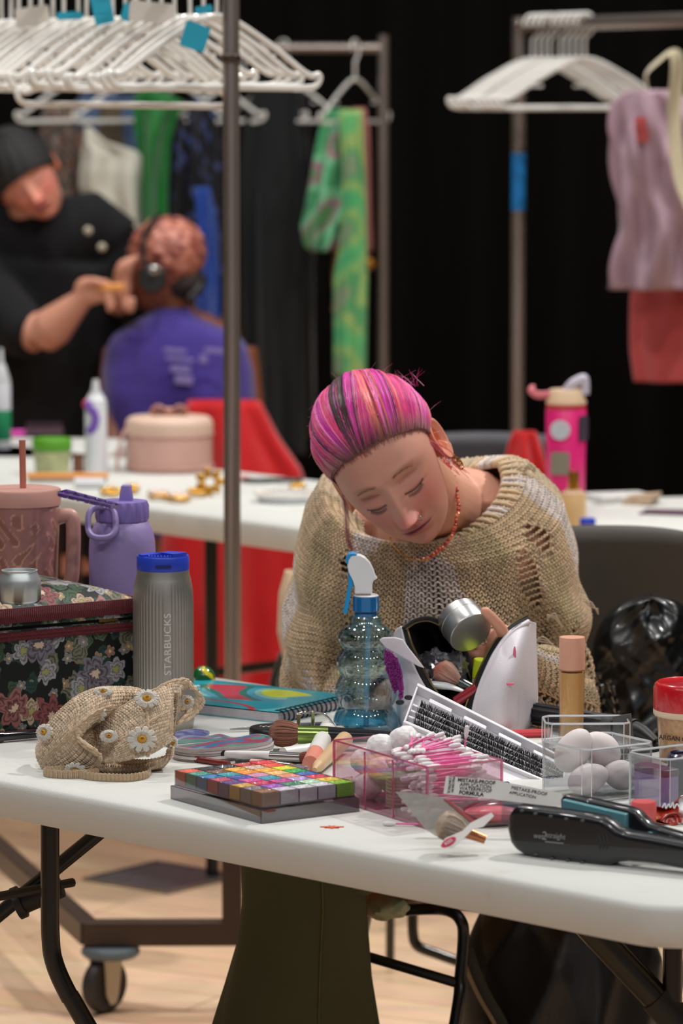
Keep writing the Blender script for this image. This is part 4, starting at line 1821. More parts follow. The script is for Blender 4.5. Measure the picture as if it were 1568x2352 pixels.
def lying(name, label, cat, pa, pb_, secs, group=None, z=None, seg=20, mats=None, roll=0, flatz=1):
    """a thing lying between two table pixels; secs: list of (part, t0, t1, r0, r1, mat)"""
    a, b = PZ(*pa), PZ(*pb_)
    rmax = max(max(s[3], s[4]) for s in secs)
    z = rmax if z is None else z
    az = z if not isinstance(z, tuple) else z[0]
    bz = z if not isinstance(z, tuple) else z[1]
    a = Vector((a.x, a.y, TZ + az))
    b = Vector((b.x, b.y, TZ + bz))
    t = thing(name, label, cat, a, group=group)
    d = b - a
    for s in secs:
        g = G()
        p0, p1 = d * s[1], d * s[2]
        n = 7
        pts = [p0.lerp(p1, k / n) for k in range(n + 1)]
        r0, r1 = s[3], s[4]
        prof = s[6] if len(s) > 6 else None
        rs = [(r0 + (r1 - r0) * k / n) * (prof(k / n) if prof else 1) for k in range(n + 1)]
        g.tube(pts, rs, seg, flat=(flatz, 1), up=(0, 0, 1))
        g.build(s[0], s[5], t, angle=40)
    return t


def bristles(t, base, d, L, r0, r1, cols, n=700, fl=1.0, seed=1, bulge=.6, thick=.00028):
    """tuft of hair from base along d"""
    rr = random.Random(seed)
    d = d.normalized()
    R = frame_to(d)
    g = G()
    for k in range(n):
        a = rr.uniform(0, 6.283)
        q = math.sqrt(rr.random())
        x, y = q * math.cos(a), q * math.sin(a) * fl
        tip = L * (1 - .22 * q * q) * rr.uniform(.93, 1.03)
        pts = []
        for f in (0, .35, .7, 1):
            w = r0 + (r1 - r0) * math.sin(min(1, f * 1.15) * math.pi / 2) ** bulge
            if f == 1:
                w *= .93
            pts.append(base + R @ Vector((x * w, y * w, tip * f)))
        c = cols[int(rr.random() * len(cols))]
        g.tube(pts, [thick, thick, thick * .9, thick * .3], 3, cap=False, col=c)
    # dense core so the tuft is opaque
    core = []
    for f in (0, .3, .6, .85, .96):
        core.append((f, r0 + (r1 - r0) * math.sin(min(1, f * 1.15) * math.pi / 2) ** bulge))
    pts = [base + d * L * f * .96 for f, _ in core]
    g.tube(pts, [w * s for (_, w), s in zip(core, (.95, .93, .9, .75, .35))], 16, flat=(1, fl) , col=cols[0])
    return g.build('bristles', attrmat('brush_hair', .6, nvar=.3, nscale=300, sheen=.3), t)


M_greenmet = pm('green_metal_ferrule', (136, 160, 84), .22, .9)
M_silverf = pm('silver_ferrule', (176, 172, 168), .2, 1.0)
bz = .018
t = lying('powder_brush', 'large brown powder brush with a green metal ferrule, lying by the pink organizer', 'makeup brush', (684, 1722), (900, 1722), [('ferrule', 0, .32, .0118, .0112, M_greenmet), ('handle', .32, 1, .011, .006, M_blackgloss)], z=(.019, .017))
a, b = PZ(684, 1722), PZ(900, 1722)
d = (a - b).normalized()
bristles(t, Vector((0, 0, .001)), d + Vector((0, 0, .03)), .036, .0115, .0175, [(150, 92, 68), (172, 110, 84), (120, 72, 52), (190, 124, 96)], n=1500, seed=2)
t = lying('fluff_brush', 'small white-handled brush with silver ferrule and rust tip, behind the palette', 'makeup brush', (690, 1758), (552, 1750), [('ferrule', 0, .5, .0056, .0062, M_silverf), ('handle', .5, 1.25, .0062, .0045, pm('white_lacquer', (214, 210, 210), .3)), ('handle_tip', 1.25, 1.9, .0045, .0025, M_blackgloss)], z=(.010, .009))
a, b = PZ(690, 1758), PZ(552, 1750)
bristles(t, Vector((0, 0, 0)), (a - b), .014, .0055, .0075, [(140, 62, 40), (160, 76, 48), (110, 48, 34)], n=500, seed=3)
t = lying('angled_brush', 'small silver eye brush with pink printed handle, touching the palette\'s back edge', 'makeup brush', (668, 1774), (598, 1767), [('ferrule', 0, .45, .0048, .0056, M_silverf), ('handle', .45, 1.3, .0056, .005, pm('pink_printed_handle', (206, 160, 150), .35, var=.3, scale=200))], z=(.007, .007))
a, b = PZ(668, 1774), PZ(598, 1767)
bristles(t, Vector((0, 0, 0)), (a - b), .011, .0045, .003, [(196, 160, 110), (170, 130, 86)], n=260, seed=4)
M_peach = pm('peach_cap', (222, 140, 120), .35)
M_wtube = pm('white_tube', (222, 220, 216), .35)
t = lying('makeup_tube', 'white tube with coral cap leaning by the pink organizer', 'tube', (712, 1774), (742, 1722), [('cap', 0, .40, .0098, .0105, M_peach), ('tube_body', .40, 1.4, .0105, .0115, M_wtube)], z=(.0105, .014))
lying('concealer_wand', 'beige pointed concealer tube resting against the pink organizer', 'tube', (722, 1786), (785, 1735), [('tip', 0, .14, .003, .0075, pm('nude_beige', (206, 172, 132), .35)), ('tube_body', .14, 1.1, .0075, .0105, pm('nude_beige', (206, 172, 132), .35))], z=(.009, .016))
lying('label_carton', 'white printed tube lying under the brown powder brush', 'tube', (650, 1748), (716, 1738), [('tube_body', 0, 1, .0085, .0085, M_wtube)], z=.0085)
lying('clear_tube', 'clear lilac gloss tube lying along the palette\'s back edge', 'tube', (650, 1786), (708, 1790), [('tube_body', -.5, .9, .008, .008, clear('lilac_clear', (214, 196, 214), .15, .06, .6, body=.3, bodycol=(196, 176, 196))), ('cap', .9, 1.0, .006, .005, M_silverf)], z=.0085)
lying('liner_pencil', 'red pencil lying behind the palette near the card stack', 'pencil', (450, 1751), (508, 1760), [('shaft', 0, 1.3, .0038, .0038, pm('oxblood_lacquer', (116, 36, 34), .3))], z=.004)
lying('black_pencil', 'thin black pencil lying behind the palette', 'pencil', (500, 1757), (700, 1754), [('shaft', .2, 1, .0032, .0032, M_blackgloss)], z=.0035)
lying('eyeliner', 'long slim grey tweezer pen pointing left in front of the notebook', 'pencil', (528, 1682), (720, 1672), [('tip', 0, .35, .0010, .0028, M_silverf), ('shaft', .35, 1.2, .0034, .0036, pm('dark_steel', (84, 88, 90), .3, .8))], z=.004)
lying('makeup_pen', 'black and rose pen lying under the eyelash curler', 'pen', (668, 1692), (800, 1690), [('cap', 0, .34, .0062, .0062, M_blackgloss), ('shaft', .34, 1, .0062, .0062, pm('nude_pink', (226, 186, 170), .35))], z=.0065)
lying('cream_pencil', 'cream pencil stub lying in front of the black and rose pen', 'pencil', (672, 1704), (772, 1702), [('shaft', 0, 1, .0040, .0040, pm('cream_wood', (226, 208, 180), .5))], z=.0042)
# compact
q = PZ(628, 1700)
t = thing('powder_compact', 'round black compact with faint silver lettering behind the brown brush', 'compact', (q.x, q.y + .01, TZ), .0)
g = G()
g.lathe([(0, 0), (.0295, 0), (.031, .002), (.031, .013), (.029, .0155), (0, .0155)], 48)
g.build('compact_case', pm('matt_black_plastic', (28, 27, 30), .35), t, angle=40)
g = G()
g.tube(spline([(-.018 + .0022 * k, .003 * math.sin(k * 2.1) + .001, .0157) for k in range(17)], 70), .0005, 5)
g.build('script_print', pm('silver_print', (170, 168, 170), .4, .5), t)
# eyelash curler
q = PZ(700, 1708)
t = thing('eyelash_curler', 'steel eyelash curler standing up behind the green brush', 'eyelash curler', (q.x, q.y + .008, TZ))
M_st = pm('polished_steel', (190, 186, 180), .15, 1)
g = G()
for x_, h_ in ((-.008, .034), (.010, .038)):
    g.box((x_, -.004 * 0, h_ / 2 + .003), (.0045, .011, h_))
g.tube(spline([(-.011, 0, .036), (0, -.003, .0385), (.010, 0, .038)], 12), .0016, 8)
g.build('curler_jaws', M_st, t, bevel=.0008)
g = G()
g.tube(spline([(.010, 0, .038), (.022, .0, .037), (.032, 0, .028), (.042, 0, .012), (.050, 0, .006), (.075, 0, .004)], 30), .0016, 8)
g.tube(spline([(-.008, .004, .004), (.02, .006, .006), (.045, .004, .0035), (.07, -.008, .003)], 20), .0015, 8)
g.build('curler_arms', M_st, t)
g = G()
for k in range(9):
    a = k * .9
    g.tube([(.040 + k * .0028 + .002 * math.cos(q_ / 8 * 6.283), .001 + .003 * math.sin(a) + .003 * math.sin(q_ / 8 * 6.283), .006 + .0015 * math.sin(q_ / 8 * 6.283 + a)) for q_ in range(8)], .0007, 5, closed=True)
g.build('hinge_chain', pm('aged_steel', (130, 118, 96), .3, .9), t)
# papers by the organizer
t = thing('printed_wrapper', 'colourful printed wrapper on the table between the palette and organizer', 'wrapper')
g = G()
a = PZ(752, 1796)
g.grid(lambda u, v: Vector((a.x - .02 + .05 * u, a.y - .01 + .035 * v, TZ + .0012 + .0012 * math.sin(u * 9 + v * 5))), 30, 20, cfn=mottle([(230, 230, 226), (222, 40, 60), (236, 220, 40), (230, 230, 226), (40, 90, 180), (220, 220, 216)], 77, 5, 5))
g.build('wrapper', attrmat('holo_print'), t, solid=.0004)

# ---------------- spray bottle
SQ = at_table(840, 1682)
sp = thing('spray_bottle', 'clear blue ribbed spray bottle with white trigger head, part filled with water', 'spray bottle', SQ)
ss = SQ.y / FPX
zof = lambda py: PY(840, py, SQ.y).z - TZ


def rofpx(w_):
    return w_ / 2 * ss


zb = [(1702, 0), (1700, 150), (1690, 157), (1668, 158), (1655, 155), (1645, 150), (1635, 140), (1628, 136), (1620, 141), (1600, 150), (1580, 148), (1565, 142), (1556, 138), (1550, 140), (1530, 146), (1500, 144), (1486, 136), (1478, 130), (1474, 134), (1462, 133), (1448, 124), (1440, 110), (1433, 92), (1430, 76), (1415, 73), (1408, 62), (1406, 48), (1386, 48)]
zb = [(1700 - (1700 - y), w_) for y, w_ in zb]
# smooth bulbs built analytically: four bulges
def bulb(z):
    segs = [(0, .036, .0400, .0340, .0425), (.036, .0786, .0340, .0318, .0405), (.0786, .1156, .0318, .0292, .0388), (.1156, .147, .0292, .0225, .0362)]
    for z0, z1, a, b_, m in segs:
        if z0 <= z <= z1:
            f = (z - z0) / (z1 - z0)
            base_ = a + (b_ - a) * f
            return base_ + (m - (a + b_) / 2) * math.sin(math.pi * f) ** .75
    return .02
Hn = zof(1386)
kz = zof(1434) / .147
prof = [(0, .0015), (.036, .0), (.0425, .003)]
for k in range(1, 91):
    z = .003 + (.147 - .003) * k / 90
    prof.append((bulb(z) * ss * 9000 / 4.9 / 1.0 * .97, z * kz))
zt_ = .147 * kz
prof += [(.0205, zt_ + .001), (.0200, zt_ + .008), (.0180, zt_ + .011), (.0135, zt_ + .012), (.0132, Hn)]
prof[2] = (prof[3][0] * .985, .003)
M_aqua = clear('aqua_clear_plastic', (210, 236, 243), .09, .05, .5)
g = G()
g.shell(prof, seg=64)
g.build('bottle_wall', M_aqua, sp, angle=80)
# water inside
zw = .026 * kz
wp = [(0, .002)] + [(r * .975, z) for r, z in prof[2:] if z < zw]
wp += [(wp[-1][0], zw), (0, zw)]
g = G()
g.lathe(wp, 64)
wm = clear('blue_tinted_water', (160, 212, 230), .06, .02, .5)
g.build('water', wm, sp, angle=80)
g = G()
g.tube([(0, 0, .004), (.003, 0, Hn - .01)], .0034, 12)
g.build('dip_tube', clear('milky_tube', (214, 236, 244), .1, .1, .4, body=.35, bodycol=(190, 226, 240)), sp)
M_cyan = pm('cyan_plastic', (24, 150, 214), .3, coat=.3)
g = G()
zc = zof(1404)
zc1 = zof(1370)
g.lathe([(.0158, zc), (.0172, zc + .001), (.0168, zc1), (.015, zc1 + .0005)], 60, fn=lambda r, z, a: r * (1 + .012 * math.sin(a * 30)))
g.lathe([(.0135, zc - .006), (.0148, zc - .004), (.0135, zc - .002)], 40)
g.build('collar', clear('cyan_translucent', (40, 160, 224), .15, .1, .5, body=.6, bodycol=(20, 140, 214)), sp, angle=40)
M_wpl = pm('white_glossy_plastic', (228, 230, 232), .3, coat=.2)


def side(ptsx, y0, y1, g, mi=0):
    """outline in the bottle's frontal plane (pixels), extruded in depth y0..y1"""
    L_ = [PY(x, y, SQ.y) - SQ for x, y in ptsx]
    n = len(L_)
    V = [(p.x, y0, p.z) for p in L_] + [(p.x, y1, p.z) for p in L_]
    g.add(V, [tuple(range(n)), tuple(reversed(range(n, 2 * n)))] + [(i, n + i, n + (i + 1) % n, (i + 1) % n) for i in range(n)], mi)


g = G()
hd = [(807, 1273), (826, 1273), (838, 1279), (850, 1292), (858, 1308), (862, 1322), (867, 1327), (858, 1331), (855, 1340), (855, 1362), (814, 1362), (814, 1346), (810, 1332), (800, 1312), (797, 1296), (800, 1283)]
side(hd, -.0095, .0095, g)
g.lathe([(.0135, 0), (.0162, 0), (.0162, .0025), (.0135, .0025)], 40, c=(0, 0, zc1))
g.build('trigger_head', M_wpl, sp, bevel=.0018, angle=50)
g = G()
side([(797, 1276), (800, 1270), (808, 1268), (818, 1270), (820, 1273), (806, 1275), (800, 1284), (799, 1296), (795, 1292), (793, 1284)], -.0105, .0105, g)
side([(798, 1300), (803, 1316), (810, 1330), (812, 1344), (806, 1352), (805, 1368), (800, 1396), (797, 1408), (787, 1408), (793, 1378), (799, 1345), (799, 1320)], -.006, .006, g)
g.build('trigger_lever', M_cyan, sp, bevel=.0015, angle=50)
# ------------------------------------------------------------------ right half of the near table


def PP(px, py, o, n):
    """pixel onto the plane through o with normal n"""
    r = ray(px, py)
    c = Vector((0, 0, CAM_H))
    return c + r * ((Vector(o) - c).dot(n) / r.dot(n))


def slab(g, pts, o, n, t0, t1, org=Vector((0, 0, 0)), mi=0, col=None):
    L_ = [PP(x, y, o, n) - org for x, y in pts]
    k = len(L_)
    V = [p + n * t0 for p in L_] + [p + n * t1 for p in L_]
    g.add(V, [tuple(range(k)), tuple(reversed(range(k, 2 * k)))] + [(i, k + i, k + (i + 1) % k, (i + 1) % k) for i in range(k)], mi, col)


def rim_box(g, x0, x1, y0, y1, z0, z1, th, ch=0, bottom=.003):
    """open box with thick clear walls, chamfered corners"""
    def ring(o):
        c = max(ch - o * .6, 0.0001)
        X0, X1, Y0, Y1 = x0 + o, x1 - o, y0 + o, y1 - o
        return [(X0 + c, Y0), (X1 - c, Y0), (X1, Y0 + c), (X1, Y1 - c), (X1 - c, Y1), (X0 + c, Y1), (X0, Y1 - c), (X0, Y0 + c)]
    a, b = ring(0), ring(th)
    V = [(x, y, z0) for x, y in a] + [(x, y, z1) for x, y in a] + [(x, y, z1) for x, y in b] + [(x, y, z0 + bottom) for x, y in b]
    F = [tuple(reversed(range(8)))]
    for k in range(8):
        k2 = (k + 1) % 8
        F += [(k, k2, 8 + k2, 8 + k), (8 + k, 8 + k2, 16 + k2, 16 + k), (16 + k, 16 + k2, 24 + k2, 24 + k)]
    F.append(tuple(range(24, 32)))
    g.add(V, F)


M_pinkc = clear('pink_clear_acrylic', (254, 244, 248), .05, .05, .38)
M_pinkedge = clear('pink_acrylic_edge', (244, 150, 190), .15, .1, .4, body=.3, bodycol=(236, 120, 170))
M_clearc = clear('clear_acrylic', (250, 251, 252), .05, .03, .4)
M_clearedge = clear('clear_acrylic_edge', (246, 248, 250), .25, .08, .6, body=.75, bodycol=(236, 238, 242))

# --- pink organizer
ZR = TZ + .07
F_ = PZ(981, 1763, ZR)
L_o = PZ(741, 1703, ZR)
R_o = PZ(1152, 1746, ZR)
oa = ang_of(F_, R_o)
SX, SY = (R_o - F_).length, (L_o - F_).length
og = thing('makeup_organizer', 'pink clear acrylic organizer holding cotton balls and pink swabs', 'organizer', (F_.x, F_.y, TZ), oa)
TH = .0022
for name_, (c_, s_) in dict(front_panel=((SX / 2, TH / 2, .035), (SX, TH, .07)), back_panel=((SX / 2, SY - TH / 2, .035), (SX, TH, .07)),
                            left_panel=((TH / 2, SY / 2, .035), (TH, SY - 2 * TH, .07)), right_panel=((SX - TH / 2, SY / 2, .035), (TH, SY - 2 * TH, .07))).items():
    g = G()
    g.box(c_, s_)
    g.build(name_, M_pinkc, og, smooth=False)
g = G()
g.box((SX / 2, SY / 2, .002), (SX - .002, SY - .002, .004))
g.build('base_panel', M_pinkedge, og, smooth=False)
for k, y in enumerate((SY * .36, SY * .66)):
    g = G()
    g.box((SX / 2, y, .034), (SX - 2 * TH, .002, .064))
    g.build('divider', M_pinkc, og, smooth=False)
g = G()
for y in (SY * .36, SY * .66):
    g.box((-.0003, y, .034), (.0012, .0026, .066))
for x, y in ((0, 0), (SX, 0), (0, SY), (SX, SY)):
    g.box((x, y, .035), (.0024, .0024, .07))
g.box((SX / 2, 0, .0702), (SX, .0024, .0016))
g.box((SX / 2, SY, .0702), (SX, .0024, .0016))
g.box((0, SY / 2, .0702), (.0024, SY, .0016))
g.box((SX, SY / 2, .0702), (.0024, SY, .0016))
g.build('edge_trim', M_pinkedge, og, smooth=False)
OM = Matrix.Translation((F_.x, F_.y, TZ)) @ Matrix.Rotation(oa, 4, 'Z')

# cotton balls
M_cotton = pm('cotton_wool', (240, 238, 238), .95, bump=1, bscale=160, sss=.2, sheen=.6)
cb = [(.026, SY * .84, .020), (.062, SY * .82, .019), (.036, SY * .76, .040), (.070, SY * .86, .044), (.046, SY * .86, .062), (.068, SY * .78, .072), (.030, SY * .90, .046), (.075, SY * .72, .020)]
for k, (x, y, z) in enumerate(cb):
    p = OM @ Vector((x, y, z))
    g = G()
    ph = k * 1.3
    g.ell((0, 0, 0), (.0175, .0165, .016), 40, 26, fn=lambda d: 1 + .06 * math.sin(5 * d.x + ph) * math.sin(4 * d.y + 1 + ph) + .025 * math.sin(11 * d.z + ph) * math.sin(9 * d.x))
    o = g.build('cotton_ball', M_cotton, None)
    o.location = p
    tag(o, 'fluffy white cotton ball heaped in the pink organizer\'s left compartment', 'cotton ball', 'cotton balls in the pink organizer')

# textured beige sponge/bracelet in the middle compartment
t = thing('pearl_bracelet', 'beige stretch bracelet with pale pearls in the middle of the pink organizer', 'bracelet', OM @ Vector((.034, SY * .51, .004)), oa)
g = G()
for j in range(11):
    g.tube([(.020 * math.cos(a / 20 * 6.283), .018 * math.sin(a / 20 * 6.283), .004 + j * .0042) for a in range(20)], .0026, 6, closed=True)
g.build('ribbed_band', pm('beige_ribbed_yarn', (196, 182, 156), .9, var=.3, scale=200, bump=.5), t)
for j in range(14):
    a = j / 14 * 6.283
    g = G()
    g.ell((.019 * math.cos(a), .017 * math.sin(a), .052 + .003 * math.sin(3 * a)), .0034, 12, 8)
    g.build('pearl', pm('pearl', (226, 196, 184), .25, coat=.6), t)

# swabs
M_pinkst = pm('pink_plastic_stick', (244, 120, 178), .35)
M_bud = pm('cotton_bud', (240, 234, 234), .9, bump=.5, bscale=400, sheen=.4)
sw0 = thing('cotton_swab', 'pink-stemmed cotton swab in the heap in the pink organizer', 'cotton swab', group='pink cotton swabs in the organizer')
SWL = .074
g = G()
g.tube([(-SWL / 2, 0, 0), (SWL / 2, 0, 0)], .0011, 7)
g.build('stick', M_pinkst, sw0)
for s_ in (-1, 1):
    g = G()
    g.tube([(s_ * (SWL / 2 - .012), 0, 0), (s_ * (SWL / 2 - .009), 0, 0), (s_ * (SWL / 2 - .004), 0, 0), (s_ * (SWL / 2 + .0015), 0, 0), (s_ * (SWL / 2 + .003), 0, 0)], [.0012, .0023, .0028, .0024, .0008], 10)
    g.build('cotton_tip', M_bud, sw0)
sr = random.Random(12)
first = True


def put_swab(loc, yaw, pitch, label=None, group='pink cotton swabs in the organizer'):
    global first
    o = sw0 if first else copy_tree(sw0)
    first = False
    o.location = loc
    o.rotation_euler = Euler((0, pitch, yaw))
    if label:
        o['label'] = label
        if group is None and 'group' in o:
            del o['group']
    return o


for k in range(84):
    f = k / 84
    zz = .008 + .066 * f
    x = SX / 2 + sr.uniform(-.006, .006)
    y = SY * .19 + sr.uniform(-.026, .026) * (1 if zz < .06 else 1.1)
    p = OM @ Vector((x, y, zz))
    put_swab(p, oa + sr.gauss(0, .13), sr.gauss(0, .05))
for k in range(10):   # loose ones on top across the divider
    p = OM @ Vector((.05 + sr.uniform(-.012, .01), SY * (.30 + .028 * k), .0765 + sr.uniform(0, .004)))
    put_swab(p, oa + .6 + sr.gauss(0, .5), sr.gauss(-.12, .1))
p = PY(1064, 1745, 4.41)
put_swab(p, .2, math.radians(-84), 'single cotton swab standing upright at the organizer\'s right side', None)
p = PZ(960, 1899)
put_swab(Vector((p.x, p.y, TZ + .003)), -.12, 0, 'cotton swab lying on the table in front of the pink organizer', None)

# blue-tipped tube and clear bits at organizer's right end
lying('gloss_tube', 'clear gloss tube with blue tip at the right end of the pink organizer', 'tube', (1100, 1838), (1165, 1815), [('tube_body', 0, .8, .006, .006, clear('lilac_clear')), ('tip', .8, 1, .006, .004, pm('navy_plastic', (50, 60, 120), .3))], z=.0065)

# --- eyelash tray
c4 = dict(TL=PY(958, 1572, 4.72), TR=PY(1300, 1745, 4.66), BR=PY(1293, 1818, 4.60), BL=PY(924, 1664, 4.655))
eo = c4['BL']
lt = thing('lash_tray', 'white tray of black false lash rows leaning on the pink organizer', 'lash tray', eo)


def lp(u, v, w_=0):
    a = c4['BL'].lerp(c4['BR'], u)
    b = c4['TL'].lerp(c4['TR'], u)
    return a.lerp(b, v) - eo + ln * w_


ln = (c4['BR'] - c4['BL']).cross(c4['TL'] - c4['BL']).normalized()
if ln.y > 0:
    ln = -ln


def lbox(g, u0, u1, v0, v1, w0, w1, mi=0):
    V = [lp(u, v, w_) for w_ in (w0, w1) for u, v in ((u0, v0), (u1, v0), (u1, v1), (u0, v1))]
    g.add(V, [(3, 2, 1, 0), (4, 5, 6, 7), (0, 1, 5, 4), (1, 2, 6, 5), (2, 3, 7, 6), (3, 0, 4, 7)], mi)


M_wht = pm('white_smooth_plastic', (226, 224, 228), .35, coat=.1)
g = G()
lbox(g, 0, 1, 0, 1, -.016, -.010)
lbox(g, 0, 1, 0, .06, -.010, .004)
lbox(g, 0, 1, .93, 1, -.010, .003)
lbox(g, 0, .012, .06, .93, -.010, .002)
lbox(g, .988, 1, .06, .93, -.010, .002)
lbox(g, .0, 1, -.34, .0, -.015, -.001)
g.build('tray_body', M_wht, lt, smooth=False, bevel=.0008)
M_lash = pm('black_lash_fibre', (14, 13, 14), .5)
er = random.Random(8)
for r_ in range(4):
    v = .14 + r_ * .145
    g = G()
    lbox(g, .015, .985, v - .050, v - .006, -.010, -.001)
    g.build('lash_holder', M_wht, lt, smooth=False, bevel=.0005)
    g = G()
    for k in range(520):
        u = .06 + .93 * k / 520
        cl = (u * 4.2) % 1
        hgt = .55 + .45 * math.sin(math.pi * cl) ** .5 if cl < .96 else .2
        b = lp(u, v - .008, -.0015)
        tip = lp(u + er.uniform(-.012, .012) + (.012 if cl > .6 else -.008), v + .070 * hgt * er.uniform(.8, 1.1), .003 + er.uniform(-.001, .003))
        m = b.lerp(tip, .5) + ln * .002
        g.tube([b, m, tip], [.00032, .00028, .0001], 3, cap=False)
    g.build('lash_row', M_lash, lt)
for u in (.10, .33, .56, .79):
    g = G()
    lbox(g, u, u + .15, .76, .86, -.010, -.001)
    g.build('lid_catch', M_wht, lt, bevel=.001)

# --- cosmetic bag
M_whl = pm('white_leatherette', (214, 208, 214), .5, bump=.2, bscale=500)
M_zip = pm('black_zip_tape', (16, 17, 17), .85, bump=.4, bscale=900)
M_linb = pm('black_satin_lining', (20, 22, 20), .4, bump=.3, bscale=60)
bgO = PZ(1080, 1688)
bag = thing('cosmetic_bag', 'open white cosmetic pouch with black zip, purple glitter and pink stains', 'bag', (bgO.x, bgO.y + .05, TZ))
bo = Vector((bgO.x, bgO.y + .05, TZ))
BY = bo.y


def bpatch(rows, n=24):
    lines = [spline([PY(x, y, BY + dy) - bo for x, y, dy in r], n) for r in rows]
    for L_ in lines:
        for p in L_:
            p.z = max(p.z, .001)

    def fn(u, v):
        f = v * (len(lines) - 1)
        i = min(int(f), len(lines) - 2)
        t_ = f - i
        k = u * n
        a = min(int(k), n - 1)
        q = k - a
        P = [lines[max(0, min(len(lines) - 1, i + d_))] for d_ in (-1, 0, 1, 2)]
        Q = [p[a].lerp(p[a + 1], q) for p in P]
        return .5 * ((2 * Q[1]) + (Q[2] - Q[0]) * t_ + (2 * Q[0] - 5 * Q[1] + 4 * Q[2] - Q[3]) * t_ ** 2 + (3 * Q[1] - 3 * Q[2] + Q[3] - Q[0]) * t_ ** 3)
    return fn


# right shell, seen from outside: rows run from the zip edge to the far right edge
rs = bpatch([[(1213, 1428, .02), (1222, 1428, .04), (1228, 1432, .06)],
             [(1172, 1454, -.01), (1205, 1450, .005), (1228, 1460, .05)],
             [(1140, 1496, -.03), (1190, 1492, -.03), (1230, 1500, .04)],
             [(1116, 1545, -.045), (1175, 1545, -.055), (1231, 1545, .03)],
             [(1096, 1600, -.05), (1160, 1602, -.065), (1232, 1600, .025)],
             [(1086, 1650, -.05), (1160, 1660, -.065), (1230, 1650, .025)],
             [(1084, 1700, -.045), (1160, 1712, -.055), (1226, 1700, .025)]])
g = G()
g.grid(rs, 24, 40)
g.build('right_panel', M_whl, bag, angle=80, solid=.004)
g = G()
g.tube([rs(.0, v / 30) for v in range(31)], .0035, 10)
g.build('piping', M_whl, bag)


def zipper(pts, off, par, flip=1):
    """black tape beside an edge with metal teeth"""
    L_ = spline(pts, 60)
    Lo = spline(off, 60)
    g = G()
    g.grid(lambda u, v: L_[int(round(v * 60))].lerp(Lo[int(round(v * 60))], u), 4, 61)
    g.build('zip_tape', M_zip, par, solid=.0012)
    g = G()
    L2 = spline(off, 110)
    for k in range(110):
        d_ = (L2[min(k + 1, 110)] - L2[k])
        g.box(L2[k] + Vector((0, -.0008, 0)), (.0032, .0022, .0014), R=frame_to(d_) @ rotm(math.pi / 2, 0, 0))
    g.build('zip_teeth', pm('antique_brass_teeth', (150, 132, 92), .3, .9), par)


P3 = lambda L_: [PY(x, y, BY + dy) - bo for x, y, dy in L_]
zipper(P3([(1215, 1424, .02), (1176, 1448, -.01), (1144, 1490, -.03), (1118, 1545, -.045), (1097, 1600, -.052), (1082, 1660, -.052)]),
       P3([(1212, 1412, .03), (1165, 1440, .005), (1128, 1484, -.018), (1098, 1545, -.033), (1076, 1600, -.04), (1060, 1650, -.04)]), bag)
# left shell: inside lining facing us
ls = bpatch([[(924, 1440, -.03), (950, 1424, -.02), (985, 1418, .0), (1020, 1436, .015), (1052, 1470, .02), (1075, 1520, .02), (1090, 1570, .02)],
             [(930, 1462, -.03), (960, 1440, .03), (990, 1440, .05), (1018, 1460, .055), (1042, 1500, .05), (1062, 1545, .04), (1078, 1590, .03)],
             [(945, 1500, -.035), (965, 1490, .03), (990, 1490, .06), (1012, 1500, .065), (1030, 1530, .06), (1044, 1570, .05), (1050, 1610, .03)],
             [(964, 1545, -.04), (975, 1550, .02), (992, 1552, .05), (1006, 1560, .055), (1016, 1580, .05), (1020, 1600, .04), (1024, 1630, .02)],
             [(990, 1592, -.045), (994, 1600, -.0), (1000, 1606, .02), (1006, 1612, .03), (1010, 1624, .03), (1012, 1636, .02), (1014, 1650, .0)]])
g = G()
g.grid(ls, 40, 30)
g.build('lining', M_linb, bag, angle=80, solid=.003)
zipper(P3([(924, 1440, -.03), (934, 1480, -.035), (952, 1525, -.04), (972, 1570, -.045), (996, 1605, -.048)]),
       P3([(932, 1436, -.026), (944, 1474, -.031), (965, 1520, -.036), (986, 1562, -.041), (1006, 1592, -.044)]), bag)
zipper(P3([(924, 1440, -.03), (955, 1420, -.02), (990, 1416, .0), (1028, 1434, .015), (1060, 1468, .02), (1082, 1520, .02), (1094, 1572, .02)]),
       P3([(932, 1445, -.03), (955, 1430, -.02), (985, 1427, -.002), (1018, 1444, .012), (1048, 1478, .016), (1070, 1526, .016), (1084, 1576, .016)]), bag)
# left outside of the pouch, white, to the table
lo_ = bpatch([[(922, 1438, -.028), (912, 1446, .01), (908, 1456, .04)],
              [(934, 1490, -.036), (914, 1500, -.01), (906, 1500, .04)],
              [(956, 1540, -.042), (920, 1560, -.02), (904, 1560, .04)],
              [(990, 1600, -.048), (926, 1620, -.035), (904, 1620, .04)],
              [(1010, 1650, -.05), (930, 1660, -.04), (908, 1650, .04)],
              [(1030, 1702, -.05), (950, 1706, -.045), (912, 1690, .04)]])
g = G()
g.grid(lo_, 20, 34)
g.build('left_panel', M_whl, bag, angle=80, solid=.004)
g = G()
g.grid(bpatch([[(910, 1460, .05), (1000, 1440, .07), (1090, 1480, .075), (1228, 1440, .06)], [(906, 1560, .05), (1000, 1560, .08), (1100, 1560, .08), (1230, 1560, .04)], [(910, 1690, .05), (1000, 1690, .07), (1100, 1690, .07), (1226, 1700, .035)]]), 30, 12)
g.build('back_panel', M_linb, bag, angle=80, solid=.003)
g = G()
g.grid(bpatch([[(1010, 1640, -.045), (1050, 1660, -.052), (1088, 1650, -.05)], [(1012, 1670, -.05), (1050, 1680, -.06), (1086, 1680, -.055)], [(1020, 1704, -.05), (1050, 1710, -.06), (1084, 1704, -.055)]]), 12, 10)
g.build('front_gusset', M_whl, bag, angle=80, solid=.004)
